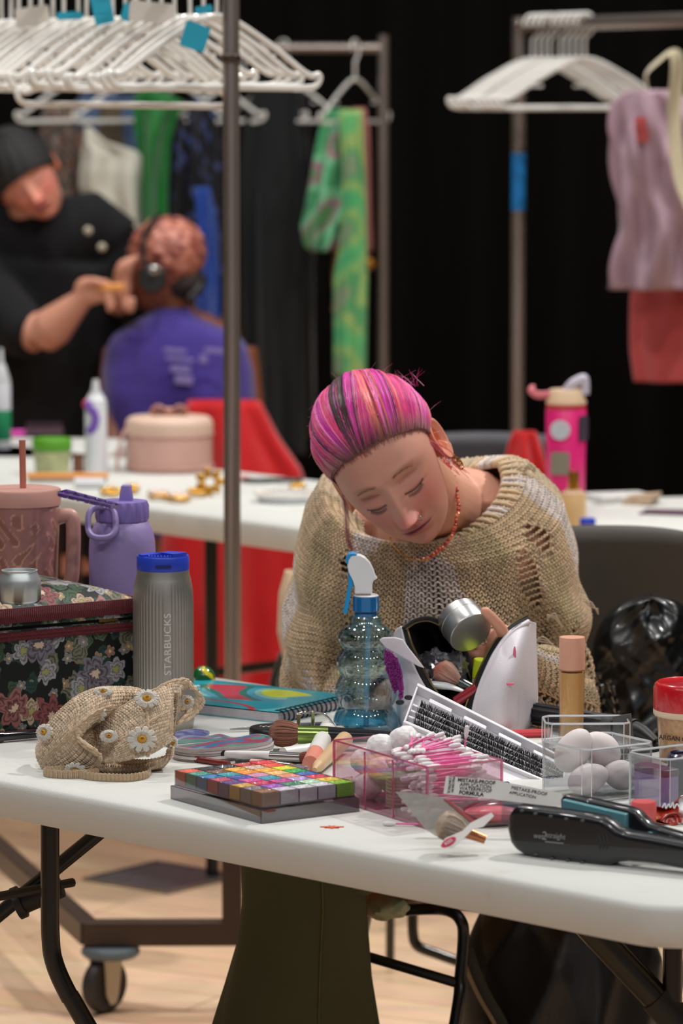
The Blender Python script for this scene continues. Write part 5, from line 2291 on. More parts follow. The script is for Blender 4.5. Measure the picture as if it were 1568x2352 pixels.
# ear flap
g = G()
slab(g, [(870, 1470), (878, 1464), (905, 1463), (925, 1468), (940, 1490), (960, 1515), (975, 1535), (960, 1530), (920, 1508), (885, 1488)], (0, BY - .06, 1), Vector((0, 1, 0)), -.002, .002, bo)
g.build('ear_flap', M_whl, bag, bevel=.0015)
# purple glitter mane, two tabs
M_gl = pm('magenta_glitter', (150, 50, 140), .3, .5, var=.5, scale=900, bump=1, bscale=700)
for pts, dy in (([(884, 1492), (900, 1500), (914, 1516), (920, 1545), (918, 1580), (908, 1590), (896, 1566), (888, 1535), (882, 1510)], -.058), ([(912, 1512), (922, 1540), (926, 1580), (925, 1600), (920, 1604), (914, 1580), (910, 1540)], -.064)):
    g = G()
    slab(g, pts, (0, BY + dy, 1), Vector((.3, 1, 0)).normalized(), -.0015, .0015, bo)
    gr = random.Random(4)
    n_ = Vector((.3, 1, 0)).normalized()
    for k in range(70):
        a, b = gr.randrange(len(pts)), gr.randrange(len(pts))
        f = gr.random()
        x, y = pts[a][0] * f + pts[b][0] * (1 - f), pts[a][1] * f + pts[b][1] * (1 - f)
        g.ell(PP(x, y, (0, BY + dy, 1), n_) - bo - n_ * .0022, .0016, 6, 4)
    g.build('glitter_mane', M_gl, bag)
for x, y in ((938, 1601), (918, 1612)):
    g = G()
    g.ell(PY(x, y, BY - .052 if x > 930 else BY - .045) - bo + Vector((-.0, -.004, 0)), (.0055, .002, .0035), 12, 8)
    g.build('printed_eye', pm('dark_print2', (40, 40, 44), .5), bag)
# pink lipstick smears on the right panel
g = G()
for x, y, a, h_ in ((1183, 1510, .002, .022), (1170, 1569, .013, .002)):
    p = PY(x, y, BY - .07) - bo
    gs = []
    best = min(((rs(i / 20, j / 40) - p).x ** 2 + (rs(i / 20, j / 40) - p).z ** 2, i, j) for i in range(21) for j in range(41))
    q = rs(best[1] / 20, best[2] / 40)
    g.ell(q + Vector((0, -.0030, 0)), (a / 2 + .001, .0016, h_ / 2 + .001), 12, 8)
g.build('pink_smear', pm('pink_lipstick', (222, 110, 140), .5), bag)

# contents
q = PY(1035, 1545, BY)
t = thing('blush_brush', 'fluffy peach-tipped fan brush sticking out of the white pouch', 'makeup brush', q)
R0_ = PY(1052, 1566, BY - .01) - q
R1_ = PY(1110, 1600, BY - .015) - q
g = G()
g.tube([R0_, R0_.lerp(R1_, .5), R1_], [.0075, .0085, .0072], 20)
g.build('ferrule', pm('gunmetal_ferrule', (90, 96, 98), .25, .9), t)
o = bristles(t, R0_, (PY(1010, 1538, BY - .01) - PY(1052, 1566, BY - .01)), .036, .0075, .019, [(236, 190, 170), (226, 160, 140), (240, 206, 186)], n=1500, fl=.7, seed=9, bulge=.8)
# tips of the brush are coral
me = o.data
ca_ = me.color_attributes['Col']
d_ = (PY(1010, 1538, BY - .01) - PY(1052, 1566, BY - .01)).normalized()
for i, v in enumerate(me.vertices):
    f = (v.co - R0_).dot(d_) / .036
    if f > .65:
        c = ca_.data[i].color
        k = min(1, (f - .65) * 3)
        tcol = rgba((222, 120, 100))
        ca_.data[i].color = [c[j] * (1 - k) + tcol[j] * k for j in range(4)]
q = PY(1107, 1535, BY + .005)
t = thing('lime_bottle_cap', 'lime green capped little bottle inside the white pouch', 'bottle', q)
g = G()
g.tube([Vector((0, 0, .012)), Vector((-.002, .002, -.014))], .011, 24)
g.build('cap', pm('lime_plastic', (200, 220, 30), .35), t, bevel=.0015)
g = G()
g.tube([Vector((-.002, .002, -.014)), Vector((-.004, .004, -.05))], .0105, 20)
g.build('bottle_body', M_wpl, t)
t = thing('crinkled_wrapper', 'crinkled clear cellophane bunched in the white pouch', 'wrapper', PY(995, 1540, BY + .01))
g = G()
g.ell((0, 0, 0), (.024, .016, .026), 34, 20, fn=lambda d: 1 + .14 * math.sin(9 * d.x + 4 * d.z) * math.sin(11 * d.z) + .1 * math.sin(23 * d.y + 17 * d.x))
g.ell((.028, 0, .004), (.016, .012, .022), 24, 16, fn=lambda d: 1 + .2 * math.sin(13 * d.x + 4 * d.z) * math.sin(9 * d.z))
g.build('cellophane', clear('cellophane', (226, 226, 232), .25, .12, .7, body=.12, bodycol=(190, 184, 196)), t, angle=25)
t = thing('cotton_pad', 'white spoon-shaped applicator lying across the white pouch', 'applicator', PY(1030, 1585, BY - .03))
g = G()
a, b = PY(985, 1572, BY - .028) - PY(1030, 1585, BY - .03), PY(1075, 1592, BY - .035) - PY(1030, 1585, BY - .03)
g.tube(spline([a, a.lerp(b, .5) + Vector((0, 0, .003)), b], 12), [.003] + [.009] * 5 + [.008, .007, .006, .005, .004, .003, .002], 14, flat=(.5, 1))
g.build('pad', pm('white_satin_plastic', (214, 218, 220), .3), t)
t = thing('lipstick', 'dark red lipstick tube lying in the mouth of the white pouch', 'lipstick', PY(1070, 1600, BY - .035))
g = G()
a, b = PY(1045, 1612, BY - .036) - PY(1070, 1600, BY - .035), PY(1096, 1580, BY - .04) - PY(1070, 1600, BY - .035)
g.tube([a, b], .0068, 18)
g.build('case', pm('ruby_gloss', (140, 20, 34), .2, coat=.5), t, bevel=.001)

# --- clear organizers


def corners(px):
    return [PZ(x, y, z) for x, y, z in px]


zB = TZ + .062
Fb, Lb, Rb2 = PZ(1346, 1725, zB), PZ(1248, 1699, zB), PZ(1506, 1706, zB)
ob = ang_of(Fb, Rb2)
BX, BYL = (Rb2 - Fb).length, (Lb - Fb).length


def clear_box(label, F0, a, bx, by, h):
    t = thing('clear_organizer', label, 'organizer', (F0.x, F0.y, TZ), a)
    g = G()
    rim_box(g, 0, bx, 0, by, 0, h, .0022, .008)
    g.build('box_wall', M_clearc, t, smooth=False)
    g = G()
    for z in (h + .0002,):
        rg = [(.008, 0), (bx - .008, 0), (bx, .008), (bx, by - .008), (bx - .008, by), (.008, by), (0, by - .008), (0, .008)]
        pts = [Vector((x * .985 + bx * .0075, y * .985 + by * .0075, z)) for x, y in rg]
        g.tube(pts, .0014, 4, closed=True)
        for x, y in rg:
            g.tube([(x, y, 0), (x, y, h)], .0007, 4)
    g.build('polished_edge', M_clearedge, t, smooth=False)
    return t


clear_box('clear acrylic box holding white egg sponges, right of the lash tray', Fb, ob, BX, BYL, .062)
zC = TZ + .06
Fc = PZ(1513, 1745, zC)
Lc = PZ(1394, 1726, zC)
ac = ob
Lc2 = Fc + Vector((-math.sin(ac), math.cos(ac), 0)) * .072
clear_box('clear acrylic box with purple and navy things at the right edge', Fc + Vector((.006, -.006, 0)), ac, .11, .072, .06)
Fa = PY(1252, 1675, 4.72)
clear_box('empty clear acrylic box with a grey card, in front of the peach-capped bottle', Vector((Fa.x, 4.72, TZ)), 0.02, .104, .062, .048)
# card in the back box
q = PY(1430, 1662, 4.76)
t = thing('grey_card', 'small grey card standing in the empty clear box', 'card', q, .1)
g = G()
g.box((0, 0, -.005), (.024, .0008, .034), R=rotm(.25, -.15, 0))
g.build('card_sheet', pm('grey_card', (92, 90, 90), .6), t, smooth=False)
# sponges
BM = Matrix.Translation((Fb.x, Fb.y, TZ)) @ Matrix.Rotation(ob, 4, 'Z')
M_sponge = pm('white_makeup_sponge', (224, 214, 212), .8, sss=.15, bump=.15, bscale=900)
for k, (x, y, z, rx, rr_, lab) in enumerate(((.026, .058, .052, .5, .0235, 'white egg sponge poking up at the left of the clear box'), (.062, .052, .050, -.9, .0235, 'white egg sponge leaning right at the top of the clear box'),
                                             (.026, .030, .0225, 1.2, .0205, 'mauve-shaded egg sponge low at the clear box\'s near corner'), (.074, .030, .0225, -1.3, .0205, 'egg sponge low at the right end of the clear box'))):
    p = BM @ Vector((x, y, z))
    g = G()
    g.ell((0, 0, 0), (rr_ * .86, rr_ * .86, rr_ * 1.2), 36, 24, fn=lambda d: 1 - .10 * max(0, d.z) * (1 - abs(d.z)) * 2)
    o = g.build('makeup_sponge', M_sponge)
    o.location = p
    o.rotation_euler = (.25, rx, .4)
    tag(o, lab, 'sponge')
# inside the right box
CM = Matrix.Translation((Fc.x + .006, Fc.y - .006, TZ)) @ Matrix.Rotation(ac, 4, 'Z')
t = thing('purple_tub', 'lavender tub standing inside the right-hand clear box', 'tub', CM @ Vector((.016, .036, .003)), ac)
g = G()
g.prism(rrect(-.011, .011, -.030, .028, .004, 4), 0, .036)
g.build('tub_body', pm('lavender_plastic', (150, 124, 176), .4), t, bevel=.001)
g = G()
g.prism(rrect(-.0115, .0115, -.0305, .0285, .004, 4), .036, .044)
g.build('tub_lid', pm('plum_plastic', (96, 60, 84), .35), t, bevel=.001)
t = thing('navy_wristband', 'glossy navy band coiled inside the right-hand clear box', 'band', CM @ Vector((.066, .034, .004)), ac)
g = G()
for k in range(4):
    g.tube([(.026 * math.cos(a / 24 * 6.283), .022 * math.sin(a / 24 * 6.283), .007 + k * .0135) for a in range(24)], .0072, 8, closed=True, flat=(1, .5))
g.build('band', pm('navy_gloss', (22, 26, 60), .2, coat=.5), t)
g = G()
g.lathe([(0, 0), (.019, 0), (.019, .05), (0, .052)], 20)
g.build('band_core', pm('dark_red_cloth', (60, 20, 26), .6), t)

# foundation bottle
q = PY(1312, 1700, 4.88)
t = thing('foundation_bottle', 'tan foundation bottle with a peach cap behind the clear boxes', 'bottle', (q.x, q.y, TZ))
s_ = q.y / FPX
zt2, zm = PY(1312, 1463, q.y).z - TZ, PY(1312, 1538, q.y).z - TZ
r_ = 30 * s_
g = G()
g.lathe([(0, .004), (r_ * .9, .004), (r_ * .93, zm - .003), (0, zm - .003)], 40)
g.build('foundation_liquid', pm('tan_foundation', (226, 188, 132), .4, var=.06, scale=20), t)
g = G()
g.lathe([(0, 0), (r_ * .97, 0), (r_, .003), (r_, zm - .004), (r_ * .95, zm - .001), (r_ * .8, zm)], 48)
g.build('glass_body', clear('amber_glass', (250, 240, 226), .05, .04, .4), t)
g = G()
g.lathe([(r_ * .99, zm + .001), (r_ * 1.0, zm + .002), (r_ * .99, zt2 - .001), (r_ * .97, zt2), (0, zt2)], 48)
g.lathe([(r_ * .86, zm - .001), (r_ * .86, zm + .002)], 30)
g.build('cap', pm('peach_matt_cap', (222, 164, 138), .4), t, angle=40)

# curling iron
a, b = PY(1180, 1662, 5.02), PY(1395, 1640, 4.90)
t = thing('curling_iron', 'black ribbed curling iron lying behind the peach-capped bottle', 'curling iron', (b.x, b.y, TZ + .017))
o_ = Vector((b.x, b.y, TZ + .017))
dd = Vector((a.x - b.x, a.y - b.y, 0)).normalized()
g = G()
g.tube([dd * .16, dd * .0], .0125, 20)
for k in range(10):
    an = k / 10 * 6.283
    off = frame_to(dd) @ Vector((math.cos(an) * .0125, math.sin(an) * .0125, 0))
    g.tube([dd * .15 + off, off], .0022, 6)
g.build('barrel', pm('black_barrel', (30, 31, 34), .35, .3), t)
g = G()
g.tube([Vector((0, 0, 0)), -dd * .018], .0155, 24)
g.tube([-dd * .018, -dd * .048], .0140, 24)
g.build('swivel_joint', pm('black_plastic', (24, 24, 23), .45), t, bevel=.001)
g = G()
g.ell(-dd * .036 + Vector((0, -.0135, 0)), (.008, .004, .007), 16, 10)
g.build('button', M_blackgloss, t)
g = G()
g.tube(spline([-dd * .046, -dd * .058 + Vector((0, 0, -.001)), -dd * .072 + Vector((0, -.006, -.006)), -dd * .082 + Vector((0, -.015, -.010))], 14), [.0118, .0115, .011, .0105, .010, .0096, .0092, .0088, .0084, .008, .0075, .007, .0066, .0062, .006], 14)
g.build('cord_boot', pm('black_plastic', (24, 24, 23), .45), t)
g = G()
e_ = -dd * .08 + Vector((0, -.014, -.010))
g.tube(spline([e_, e_ + Vector((.004, -.015, -.0035)), e_ + Vector((-.01, -.032, -.0042)), e_ + Vector((-.04, -.036, -.0042)), e_ + Vector((-.09, -.034, -.0042)), e_ + Vector((-.15, -.03, -.0042))], 40), .0028, 8)
g.build('cord', pm('black_plastic', (24, 24, 23), .45), t)
lying('red_brush_handle', 'coral red rod lying right of the white pouch', 'brush', (1100, 1696), (1262, 1693), [('handle', 0, 1, .0052, .0052, pm('coral_red_lacquer', (214, 66, 74), .3))], z=.0055)

# jar with red lid
q = PY(1590, 1700, 4.74)
t = thing('hair_mask_jar', 'clear jar of tan hair cream with a red lid at the right edge', 'jar', (q.x, q.y, TZ))
s_ = q.y / FPX
z1, z2, z3 = (PY(1590, y, q.y).z - TZ for y in (1638, 1620, 1568))
g = G()
r1, r2 = 80 * s_, 92 * s_
g.lathe([(0, 0), (r1 * .93, 0), (r1 * .96, .003), (r1 * 1.04, z1 - .006), (r1 * 1.08, z1 - .001), (r1, z1)], 60)
g.build('jar_body', pm('tan_scrub_jar', (190, 142, 96), .3, var=.35, scale=160, coat=.4), t)
g = G()
g.lathe([(r2 * .96, z1 - .002), (r2, z1), (r2, z1 + .005), (r2 * .97, z1 + .007)], 60)
g.build('collar', pm('milky_collar', (222, 196, 168), .4), t)
g = G()
g.lathe([(r2 * .985, z1 + .005), (r2, z1 + .007), (r2 * 1.0, z3 - .006), (r2 * .97, z3 - .001), (r2 * .90, z3 + .0015), (r2 * .86, z3 + .0005), (0, z3 + .0015)], 60)
g.build('lid', pm('red_gloss_lid', (196, 24, 34), .25, coat=.3), t, angle=40)
for k, (s__, sz, zf) in enumerate((('ARGAN OIL', .0085, .56), ('HAIR MASK', .0042, .44), ('SOFT SHINE', .0034, .34))):
    an = math.radians(236)
    n_ = Vector((math.cos(an), math.sin(an), 0))
    x_ = Vector((-n_.y, n_.x, 0))
    Rm = Matrix((x_, Vector((0, 0, 1)), n_)).transposed()
    if k == 0:
        text_on(s__, 'lettering', pm('brown_print', (64, 44, 40), .6), t, sz, n_ * (r1 * 1.03 + .0006) + Vector((0, 0, z1 * zf)), Rm)

# --- flat iron
n_i = Vector((.52, .854, 0)).normalized()
oF = PZ(1395, 1990)
fi = thing('hair_straightener', 'black flat iron with teal plates lying open at the table\'s front right', 'hair straightener', oF)
M_ib = pm('black_satin_plastic', (26, 26, 29), .3, coat=.6)
farm = [(1160, 1905), (1163, 1875), (1172, 1856), (1186, 1850), (1240, 1856), (1300, 1864), (1350, 1872), (1380, 1878), (1400, 1890), (1415, 1903), (1440, 1912), (1500, 1922), (1568, 1935), (1680, 1958),
        (1680, 2022), (1568, 1999), (1500, 1986), (1440, 1980), (1412, 1983), (1400, 1989), (1388, 1993), (1360, 1991), (1250, 1977), (1200, 1965), (1180, 1955), (1167, 1936)]
g = G()
slab(g, farm, oF, n_i, 0, .024, oF)
g.build('front_arm', M_ib, fi, bevel=.0092, bseg=6, angle=60)
# vents
for x, y in ((1199, 1862), (1230, 1869), (1265, 1875), (1301, 1881), (1338, 1885), (1232, 1962), (1268, 1972), (1304, 1976), (1338, 1981)):
    g = G()
    g.ell(PP(x, y, oF, n_i) - oF - n_i * .0006, (.0026, .0012, .0016), 12, 8)
    g.build('vent_hole', pm('vent_grey', (70, 74, 76), .5), fi)
barm = [(1284, 1838), (1288, 1828), (1300, 1826), (1360, 1838), (1440, 1856), (1460, 1864), (1474, 1880), (1490, 1894), (1520, 1904), (1568, 1918), (1680, 1945), (1680, 1990), (1568, 1970), (1490, 1950), (1440, 1930), (1300, 1905), (1286, 1890)]
oB = oF + n_i * .050
g = G()
slab(g, barm, oB, n_i, 0, .018, oF)
g.build('back_arm', M_ib, fi, bevel=.006, bseg=4, angle=60)
g = G()
slab(g, [(1297, 1834), (1443, 1868), (1443, 1924), (1297, 1885)], oB, n_i, -.007, .001, oF)
M_tealp = pm('teal_ceramic_plate', (104, 160, 170), .3, .1, coat=.3)
g.build('heating_plate', M_tealp, fi, bevel=.001)
g = G()
slab(g, [(1215, 1885), (1380, 1905), (1380, 1960), (1215, 1940)], oF + n_i * .021, n_i, -.001, .006, oF)
g.build('heating_plate', M_tealp, fi, bevel=.001)
g = G()
g.ell(PP(1497, 1917, oB, n_i) - oF - n_i * .006, (.0055, .0055, .004), 16, 10)
g.build('hinge_button', M_tealp, fi)
g = G()
for x in (1376, 1384, 1392):
    pts = [PP(x + 5 * math.sin(k / 8 * 3.1), 1915 + k * 4.5, oF, n_i) - oF - n_i * .0002 for k in range(9)]
    g.tube(pts, .0006, 5)
g.build('moulded_ridge', M_ib, fi)
xI = Vector((n_i.y, -n_i.x, 0))
RmI = Matrix((xI, Vector((0, 0, 1)), -n_i)).transposed()
M_sil = pm('silver_print', (170, 168, 170), .4, .5)
for s__, px_, sz, sh in (('wet', 1236, .0085, .3), ('2', 1250, .013, .1), ('straight', 1276, .0085, .1)):
    text_on(s__, 'lettering', M_sil, fi, sz, PP(px_, 1920, oF, n_i) - oF - n_i * .0006, RmI, shear=sh, xs=.92, extrude=.0003)
g = G()
slab(g, [(1252, 1932), (1294, 1936), (1294, 1938), (1252, 1934)], oF, n_i, -.0008, 0, oF)
g.build('lettering_rule', M_sil, fi)

# lip balm cap
q = PZ(1468, 1905)
q = Vector((q.x + .006, 4.31, TZ))
t = thing('lip_balm', 'coral pink lip balm pot standing behind the flat iron', 'lip balm', q)
s_ = q.y / FPX
h_ = PY(1468, 1840, q.y).z - TZ
g = G()
g.lathe([(0, 0), (29 * s_, 0), (29 * s_, h_ * .35)], 40)
g.build('pot', pm('coral_gloss', (214, 96, 96), .3, sss=.2), t)
g = G()
g.lathe([(30 * s_, h_ * .35), (30 * s_, h_ - .002), (28 * s_, h_), (24 * s_, h_ - .0003), (0, h_ - .001)], 40)
g.build('cap', pm('coral_gloss', (214, 96, 96), .3, sss=.2), t, angle=40)

# candy bag
t = thing('candy_bag', 'crumpled red, yellow and white candy bag at the right edge behind the flat iron', 'bag', PZ(1540, 1905))
tq = PZ(1540, 1905)
def cb_(u, v):
    x = 1490 + 150 * u
    y = 1915 - 75 * v + 14 * math.sin(u * 9) * v
    p = PY(x, y, 4.33 - .03 * u + .02 * v) - tq
    p.y += .008 * math.sin(u * 14 + v * 6) + .006 * math.sin(v * 17)
    p.z = max(p.z, .001)
    return p
def cc_(u, v):
    r = math.hypot((u - .30) / .22, (v - .35) / .38)
    if r < 1:
        sp_ = math.sin(r * 22 + math.atan2(v - .35, u - .3) * 2)
        return (236, 214, 206) if sp_ > .55 else (206, 66, 46)
    if u < .30 and v < .75 and u + v < .75:
        return (240, 190, 30)
    if u > .45 and v < .95:
        return (226, 228, 230) if (u + .3 * v) < .95 else (240, 180, 30)
    return (166, 56, 36)
g = G()
g.grid(cb_, 60, 40, cfn=cc_)
g.build('foil_bag', attrmat('printed_foil', .3, coat=.5, nscale=60), t, solid=.0006)
n_c = Vector((0, -1, 0))
g = G()
c0_ = PY(1545, 1850, 4.29) - tq
g.tube(spline([c0_ + Vector((x * .001, -.002, z * .001)) for x, z in ((-12, -2), (-9, 3), (-8, -3), (-5, 2), (-3, -2), (0, 4), (1, -3), (4, 2), (7, -1), (10, 4))], 40), .0008, 5)
g.build('script_print', pm('white_print', (230, 232, 236), .4), t)

# carton with lettering in front of the organizer
oC = PZ(1060, 1868)
n_cc = Vector((.10, 1, -.35)).normalized()
ct = thing('eyeliner_carton', 'white and clear carton printed MISTAKE-PROOF APPLICATION, leaning by the pink organizer', 'carton', oC)
pC = PY(1100, 1815, 4.26)
g = G()
slab(g, [(1024, 1782), (1142, 1793), (1290, 1822), (1296, 1852), (1200, 1846), (1130, 1834), (1018, 1822)], pC, n_cc, 0, .004, oC)
g.build('carton_panel', pm('white_card', (226, 222, 218), .5), ct, smooth=False)
xC = (PP(1142, 1793, pC, n_cc) - PP(1024, 1782, pC, n_cc)).normalized()
zC_ = -n_cc
yC = zC_.cross(xC).normalized()
RC = Matrix((xC, yC, zC_)).transposed()
M_ink = pm('black_ink', (36, 34, 36), .6)
for s__, x, y, sz, b_ in (('MISTAKE-PROOF', 1094, 1795, .0056, .0001), ('APPLICATION', 1092, 1805, .0056, 0), ('WATERPROOF', 1092, 1814, .0054, 0), ('FORMULA', 1082, 1823, .0060, .00015)):
    text_on(s__, 'lettering', M_ink, ct, sz, PP(x, y, pC, n_cc) - oC - n_cc * .0004, RC, extrude=.0002, bold=b_)
for s__, x, y, sz in (('PRECISION', 1040, 1802, .0036), ('CONTROL', 1032, 1802, .0042)):
    text_on(s__, 'lettering', M_ink, ct, sz, PP(x, y, pC, n_cc) - oC - n_cc * .0004, RC @ rotm(0, 0, -math.pi / 2), extrude=.0002)
for s__, x, y, sz in (('MISTAKE-PROOF', 1215, 1817, .0054), ('APPLICATION', 1200, 1826, .0048)):
    text_on(s__, 'lettering', M_ink, ct, sz, PP(x, y, pC, n_cc) - oC - n_cc * .0004, RC @ rotm(0, 0, -.10), extrude=.0002)
g = G()
for i in range(3):
    slab(g, [(1150 + i * 3, 1838), (1296, 1856), (1300, 1900), (1230, 1905), (1150, 1890)], pC + Vector((0, -.004 - .003 * i, 0)), n_cc, 0, .0006, oC)
g.build('clear_window', M_clearc, ct, smooth=False)
# blister pack, clear with rosy content
bk = thing('blister_pack', 'clear blister pack with rosy contents under the printed carton', 'package', PZ(1130, 1895))
tq = PZ(1130, 1895)
def bl(u, v):
    a = PZ(1010 + 270 * u, 1908 - 16 * u)
    b = PZ(1020 + 260 * u, 1850)
    p = a.lerp(b, v) - tq
    p.z = .002 + .026 * (math.sin(math.pi * min(1, max(0, v))) ** .5) * (math.sin(math.pi * u) ** .4)
    return p
g = G()
g.grid(bl, 40, 16)
g.build('blister', clear('cellophane2', (246, 230, 232), .12, .05, .6), bk, solid=.0005)
g = G()
g.ell((.0, .0, .012), (.036, .016, .010), 24, 14)
g.build('rose_puff', pm('rose_gel', (206, 110, 120), .3, sss=.2), bk)
g = G()
g.grid(lambda u, v: bl(u, v) * .98 + Vector((0, 0, -.0)) if v in (0, 1) else Vector((bl(u, v).x, bl(u, v).y, .0012)), 30, 6)
g.build('backing_card', pm('white_card', (226, 222, 218), .5), bk)

# brush in a packet with a hang tag
tq = PZ(1040, 1935)
t = thing('packaged_brush', 'small makeup brush in clear packet with white hang tag, lying in front of the organizer', 'makeup brush', tq)
n_p = Vector((-.25, 1, -.5)).normalized()
pP = PY(1000, 1880, 4.19)
g = G()
slab(g, [(908, 1818), (960, 1822), (1020, 1832), (1060, 1858), (1092, 1895), (1060, 1912), (1000, 1920), (978, 1905)], pP, n_p, 0, .0005, tq)
g.build('clear_packet', clear('packet_film', (236, 236, 230), .16, .1, .6, body=.35, bodycol=(214, 212, 200)), t, smooth=False)
g = G()
slab(g, [(1018, 1834), (1030, 1838), (1094, 1888), (1086, 1892)], pP - n_p * .002, n_p, 0, .0008, tq)
g.build('red_strip', pm('deep_red_strip', (170, 60, 64), .5), t, smooth=False)
bb = PY(1070, 1912, 4.15) - tq
bd = (PY(1010, 1890, 4.15) - PY(1070, 1912, 4.15))
bristles(t, bb, bd, .034, .006, .019, [(206, 186, 164), (190, 166, 146), (222, 206, 188)], n=1400, fl=.9, seed=22)
g = G()
g.tube([bb, bb - bd.normalized() * .022], [.0062, .0052], 14)
g.build('ferrule', pm('copper_ferrule', (190, 120, 80), .3, .6), t)
n_t = Vector((0.1, .8, -.6)).normalized()
pT = PY(1070, 1905, 4.13)
g = G()
slab(g, [(1010, 1943), (1022, 1925), (1062, 1908), (1080, 1890), (1128, 1866), (1134, 1874), (1110, 1898), (1085, 1905), (1072, 1918), (1040, 1947)], pT, n_t, 0, .001, tq)
g.build('hang_tag', pm('white_card', (226, 222, 218), .5), t, smooth=False)
g = G()
cE = PP(1030, 1935, pT, n_t) - tq
dE = (PP(1044, 1926, pT, n_t) - PP(1016, 1944, pT, n_t))
RE = Matrix((dE.normalized(), (-n_t).cross(dE.normalized()), -n_t)).transposed()
g.prism([(.0092 * math.cos(a / 24 * 6.283), .0042 * math.sin(a / 24 * 6.283)) for a in range(24)], 0, .0006, R=RE, c=cE)
g.build('tag_logo', pm('crimson_print', (200, 20, 70), .5), t)
text_on('KISS', 'tag_lettering', pm('white_print', (230, 232, 236), .4), t, .0052, cE - n_t * .0008, RE, extrude=.0002)
# ------------------------------------------------------------------ the seated person in the knitted sweater
HA, HB, HC = 0.37061527, -0.60021038, -0.18181378
HS = .9214
HPOS = Vector((.0646, 5.16, 1.0599))
HM = Matrix.Rotation(HB, 3, 'Y') @ Matrix.Rotation(HA, 3, 'X') @ Matrix.Rotation(HC, 3, 'Z')


def HW(p):
    """head-local (face towards -y) to world"""
    return HM @ (Vector(p) * HS) + HPOS


def gauss(x, m, s_):
    return math.exp(-((x - m) / s_) ** 2 / 2)


def ray_ell(d, c, r):
    """distance from origin along d to ellipsoid"""
    A = sum((d[i] / r[i]) ** 2 for i in range(3))
    B = sum(-2 * d[i] * c[i] / r[i] ** 2 for i in range(3))
    C_ = sum((c[i] / r[i]) ** 2 for i in range(3)) - 1
    D = B * B - 4 * A * C_
    if D < 0:
        return 0
    return (-B + math.sqrt(D)) / (2 * A)


def head_r(d):
    a = ray_ell(d, (0, .020, .042), (.0745, .094, .086))
    b = ray_ell(d, (0, -.022, -.038), (.0590, .066, .0755))
    c = ray_ell(d, (0, -.030, .012), (.0655, .052, .062))
    k = 60
    return math.log(math.exp(k * a) + math.exp(k * b) + math.exp(k * c)) / k - .004


def skin_point(d):
    r = head_r(d)
    x, y, z = d[0] * r, d[1] * r, d[2] * r
    if y < .0:
        f = min(1, -y / .04)
        ax_ = abs(x)
        dy = 0
        dy -= .0105 * gauss(ax_, .031, .0145) * gauss(z, .008, .0105)          # sockets
        dy += .0075 * gauss(ax_, .0315, .0125) * gauss(z, .0025, .0075)        # closed lids
        dy -= .0020 * gauss(ax_, .031, .013) * gauss(z, .0135, .0020)          # lid crease
        dy -= .0022 * gauss(ax_, .031, .012) * gauss(z, -.0062, .0018)         # lash groove
        dy += .0040 * gauss(ax_, .028, .018) * gauss(z, .027, .007)            # brow ridge
        dy -= .0020 * gauss(x, 0, .008) * gauss(z, .012, .008)
        t = min(1, max(0, (.020 - z) / .056))
        if z < .024:
            ridge = .004 + .0215 * t ** 1.15
            fall = 1 if z > -.036 else math.exp(-((z + .036) / .0050) ** 2)
            dy += ridge * gauss(x, 0, .0062 + .0034 * t) * fall * min(1, (.024 - z) / .012)
        dy += .0060 * gauss(x, 0, .0080) * gauss(z, -.0345, .0060)             # tip
        dy += .0125 * gauss(ax_, .0125, .0052) * gauss(z, -.0395, .0058)       # wings
        dy -= .0045 * gauss(ax_, .0195, .0030) * gauss(z, -.040, .008)         # wing crease
        dy += .0035 * gauss(ax_, .042, .018) * gauss(z, -.026, .016)           # cheeks
        dy -= .0018 * gauss(ax_, .028 + .25 * (-.040 - z), .0035) * gauss(z, -.050, .010)
        dy += .0045 * gauss(x, 0, .030) * gauss(z, -.063, .016)                # muzzle
        dy -= .0014 * gauss(x, 0, .0022) * gauss(z, -.0515, .0045)
        bow = .0014 * gauss(ax_, .007, .005)
        lw = max(0, 1 - (ax_ / .0245) ** 2.2)
        dy += .0046 * lw * gauss(z, -.0588 + bow, .0030)
        dy += .0060 * lw * gauss(z, -.0680, .0038)
        dy -= .0042 * max(0, 1 - (ax_ / .027) ** 3) * gauss(z, -.0630, .0015)
        dy -= .0020 * gauss(ax_, .0265, .003) * gauss(z, -.0635, .003)
        dy -= .0042 * gauss(x, 0, .016) * gauss(z, -.0785, .0045)
        dy += .0150 * gauss(x, 0, .018) * gauss(z, -.0990, .0120)
        y -= dy * f
        # nostrils
        if z < -.038:
            y += .006 * gauss(ax_, .0075, .0028) * gauss(z, -.0445, .0022)
    return Vector((x, y, z))


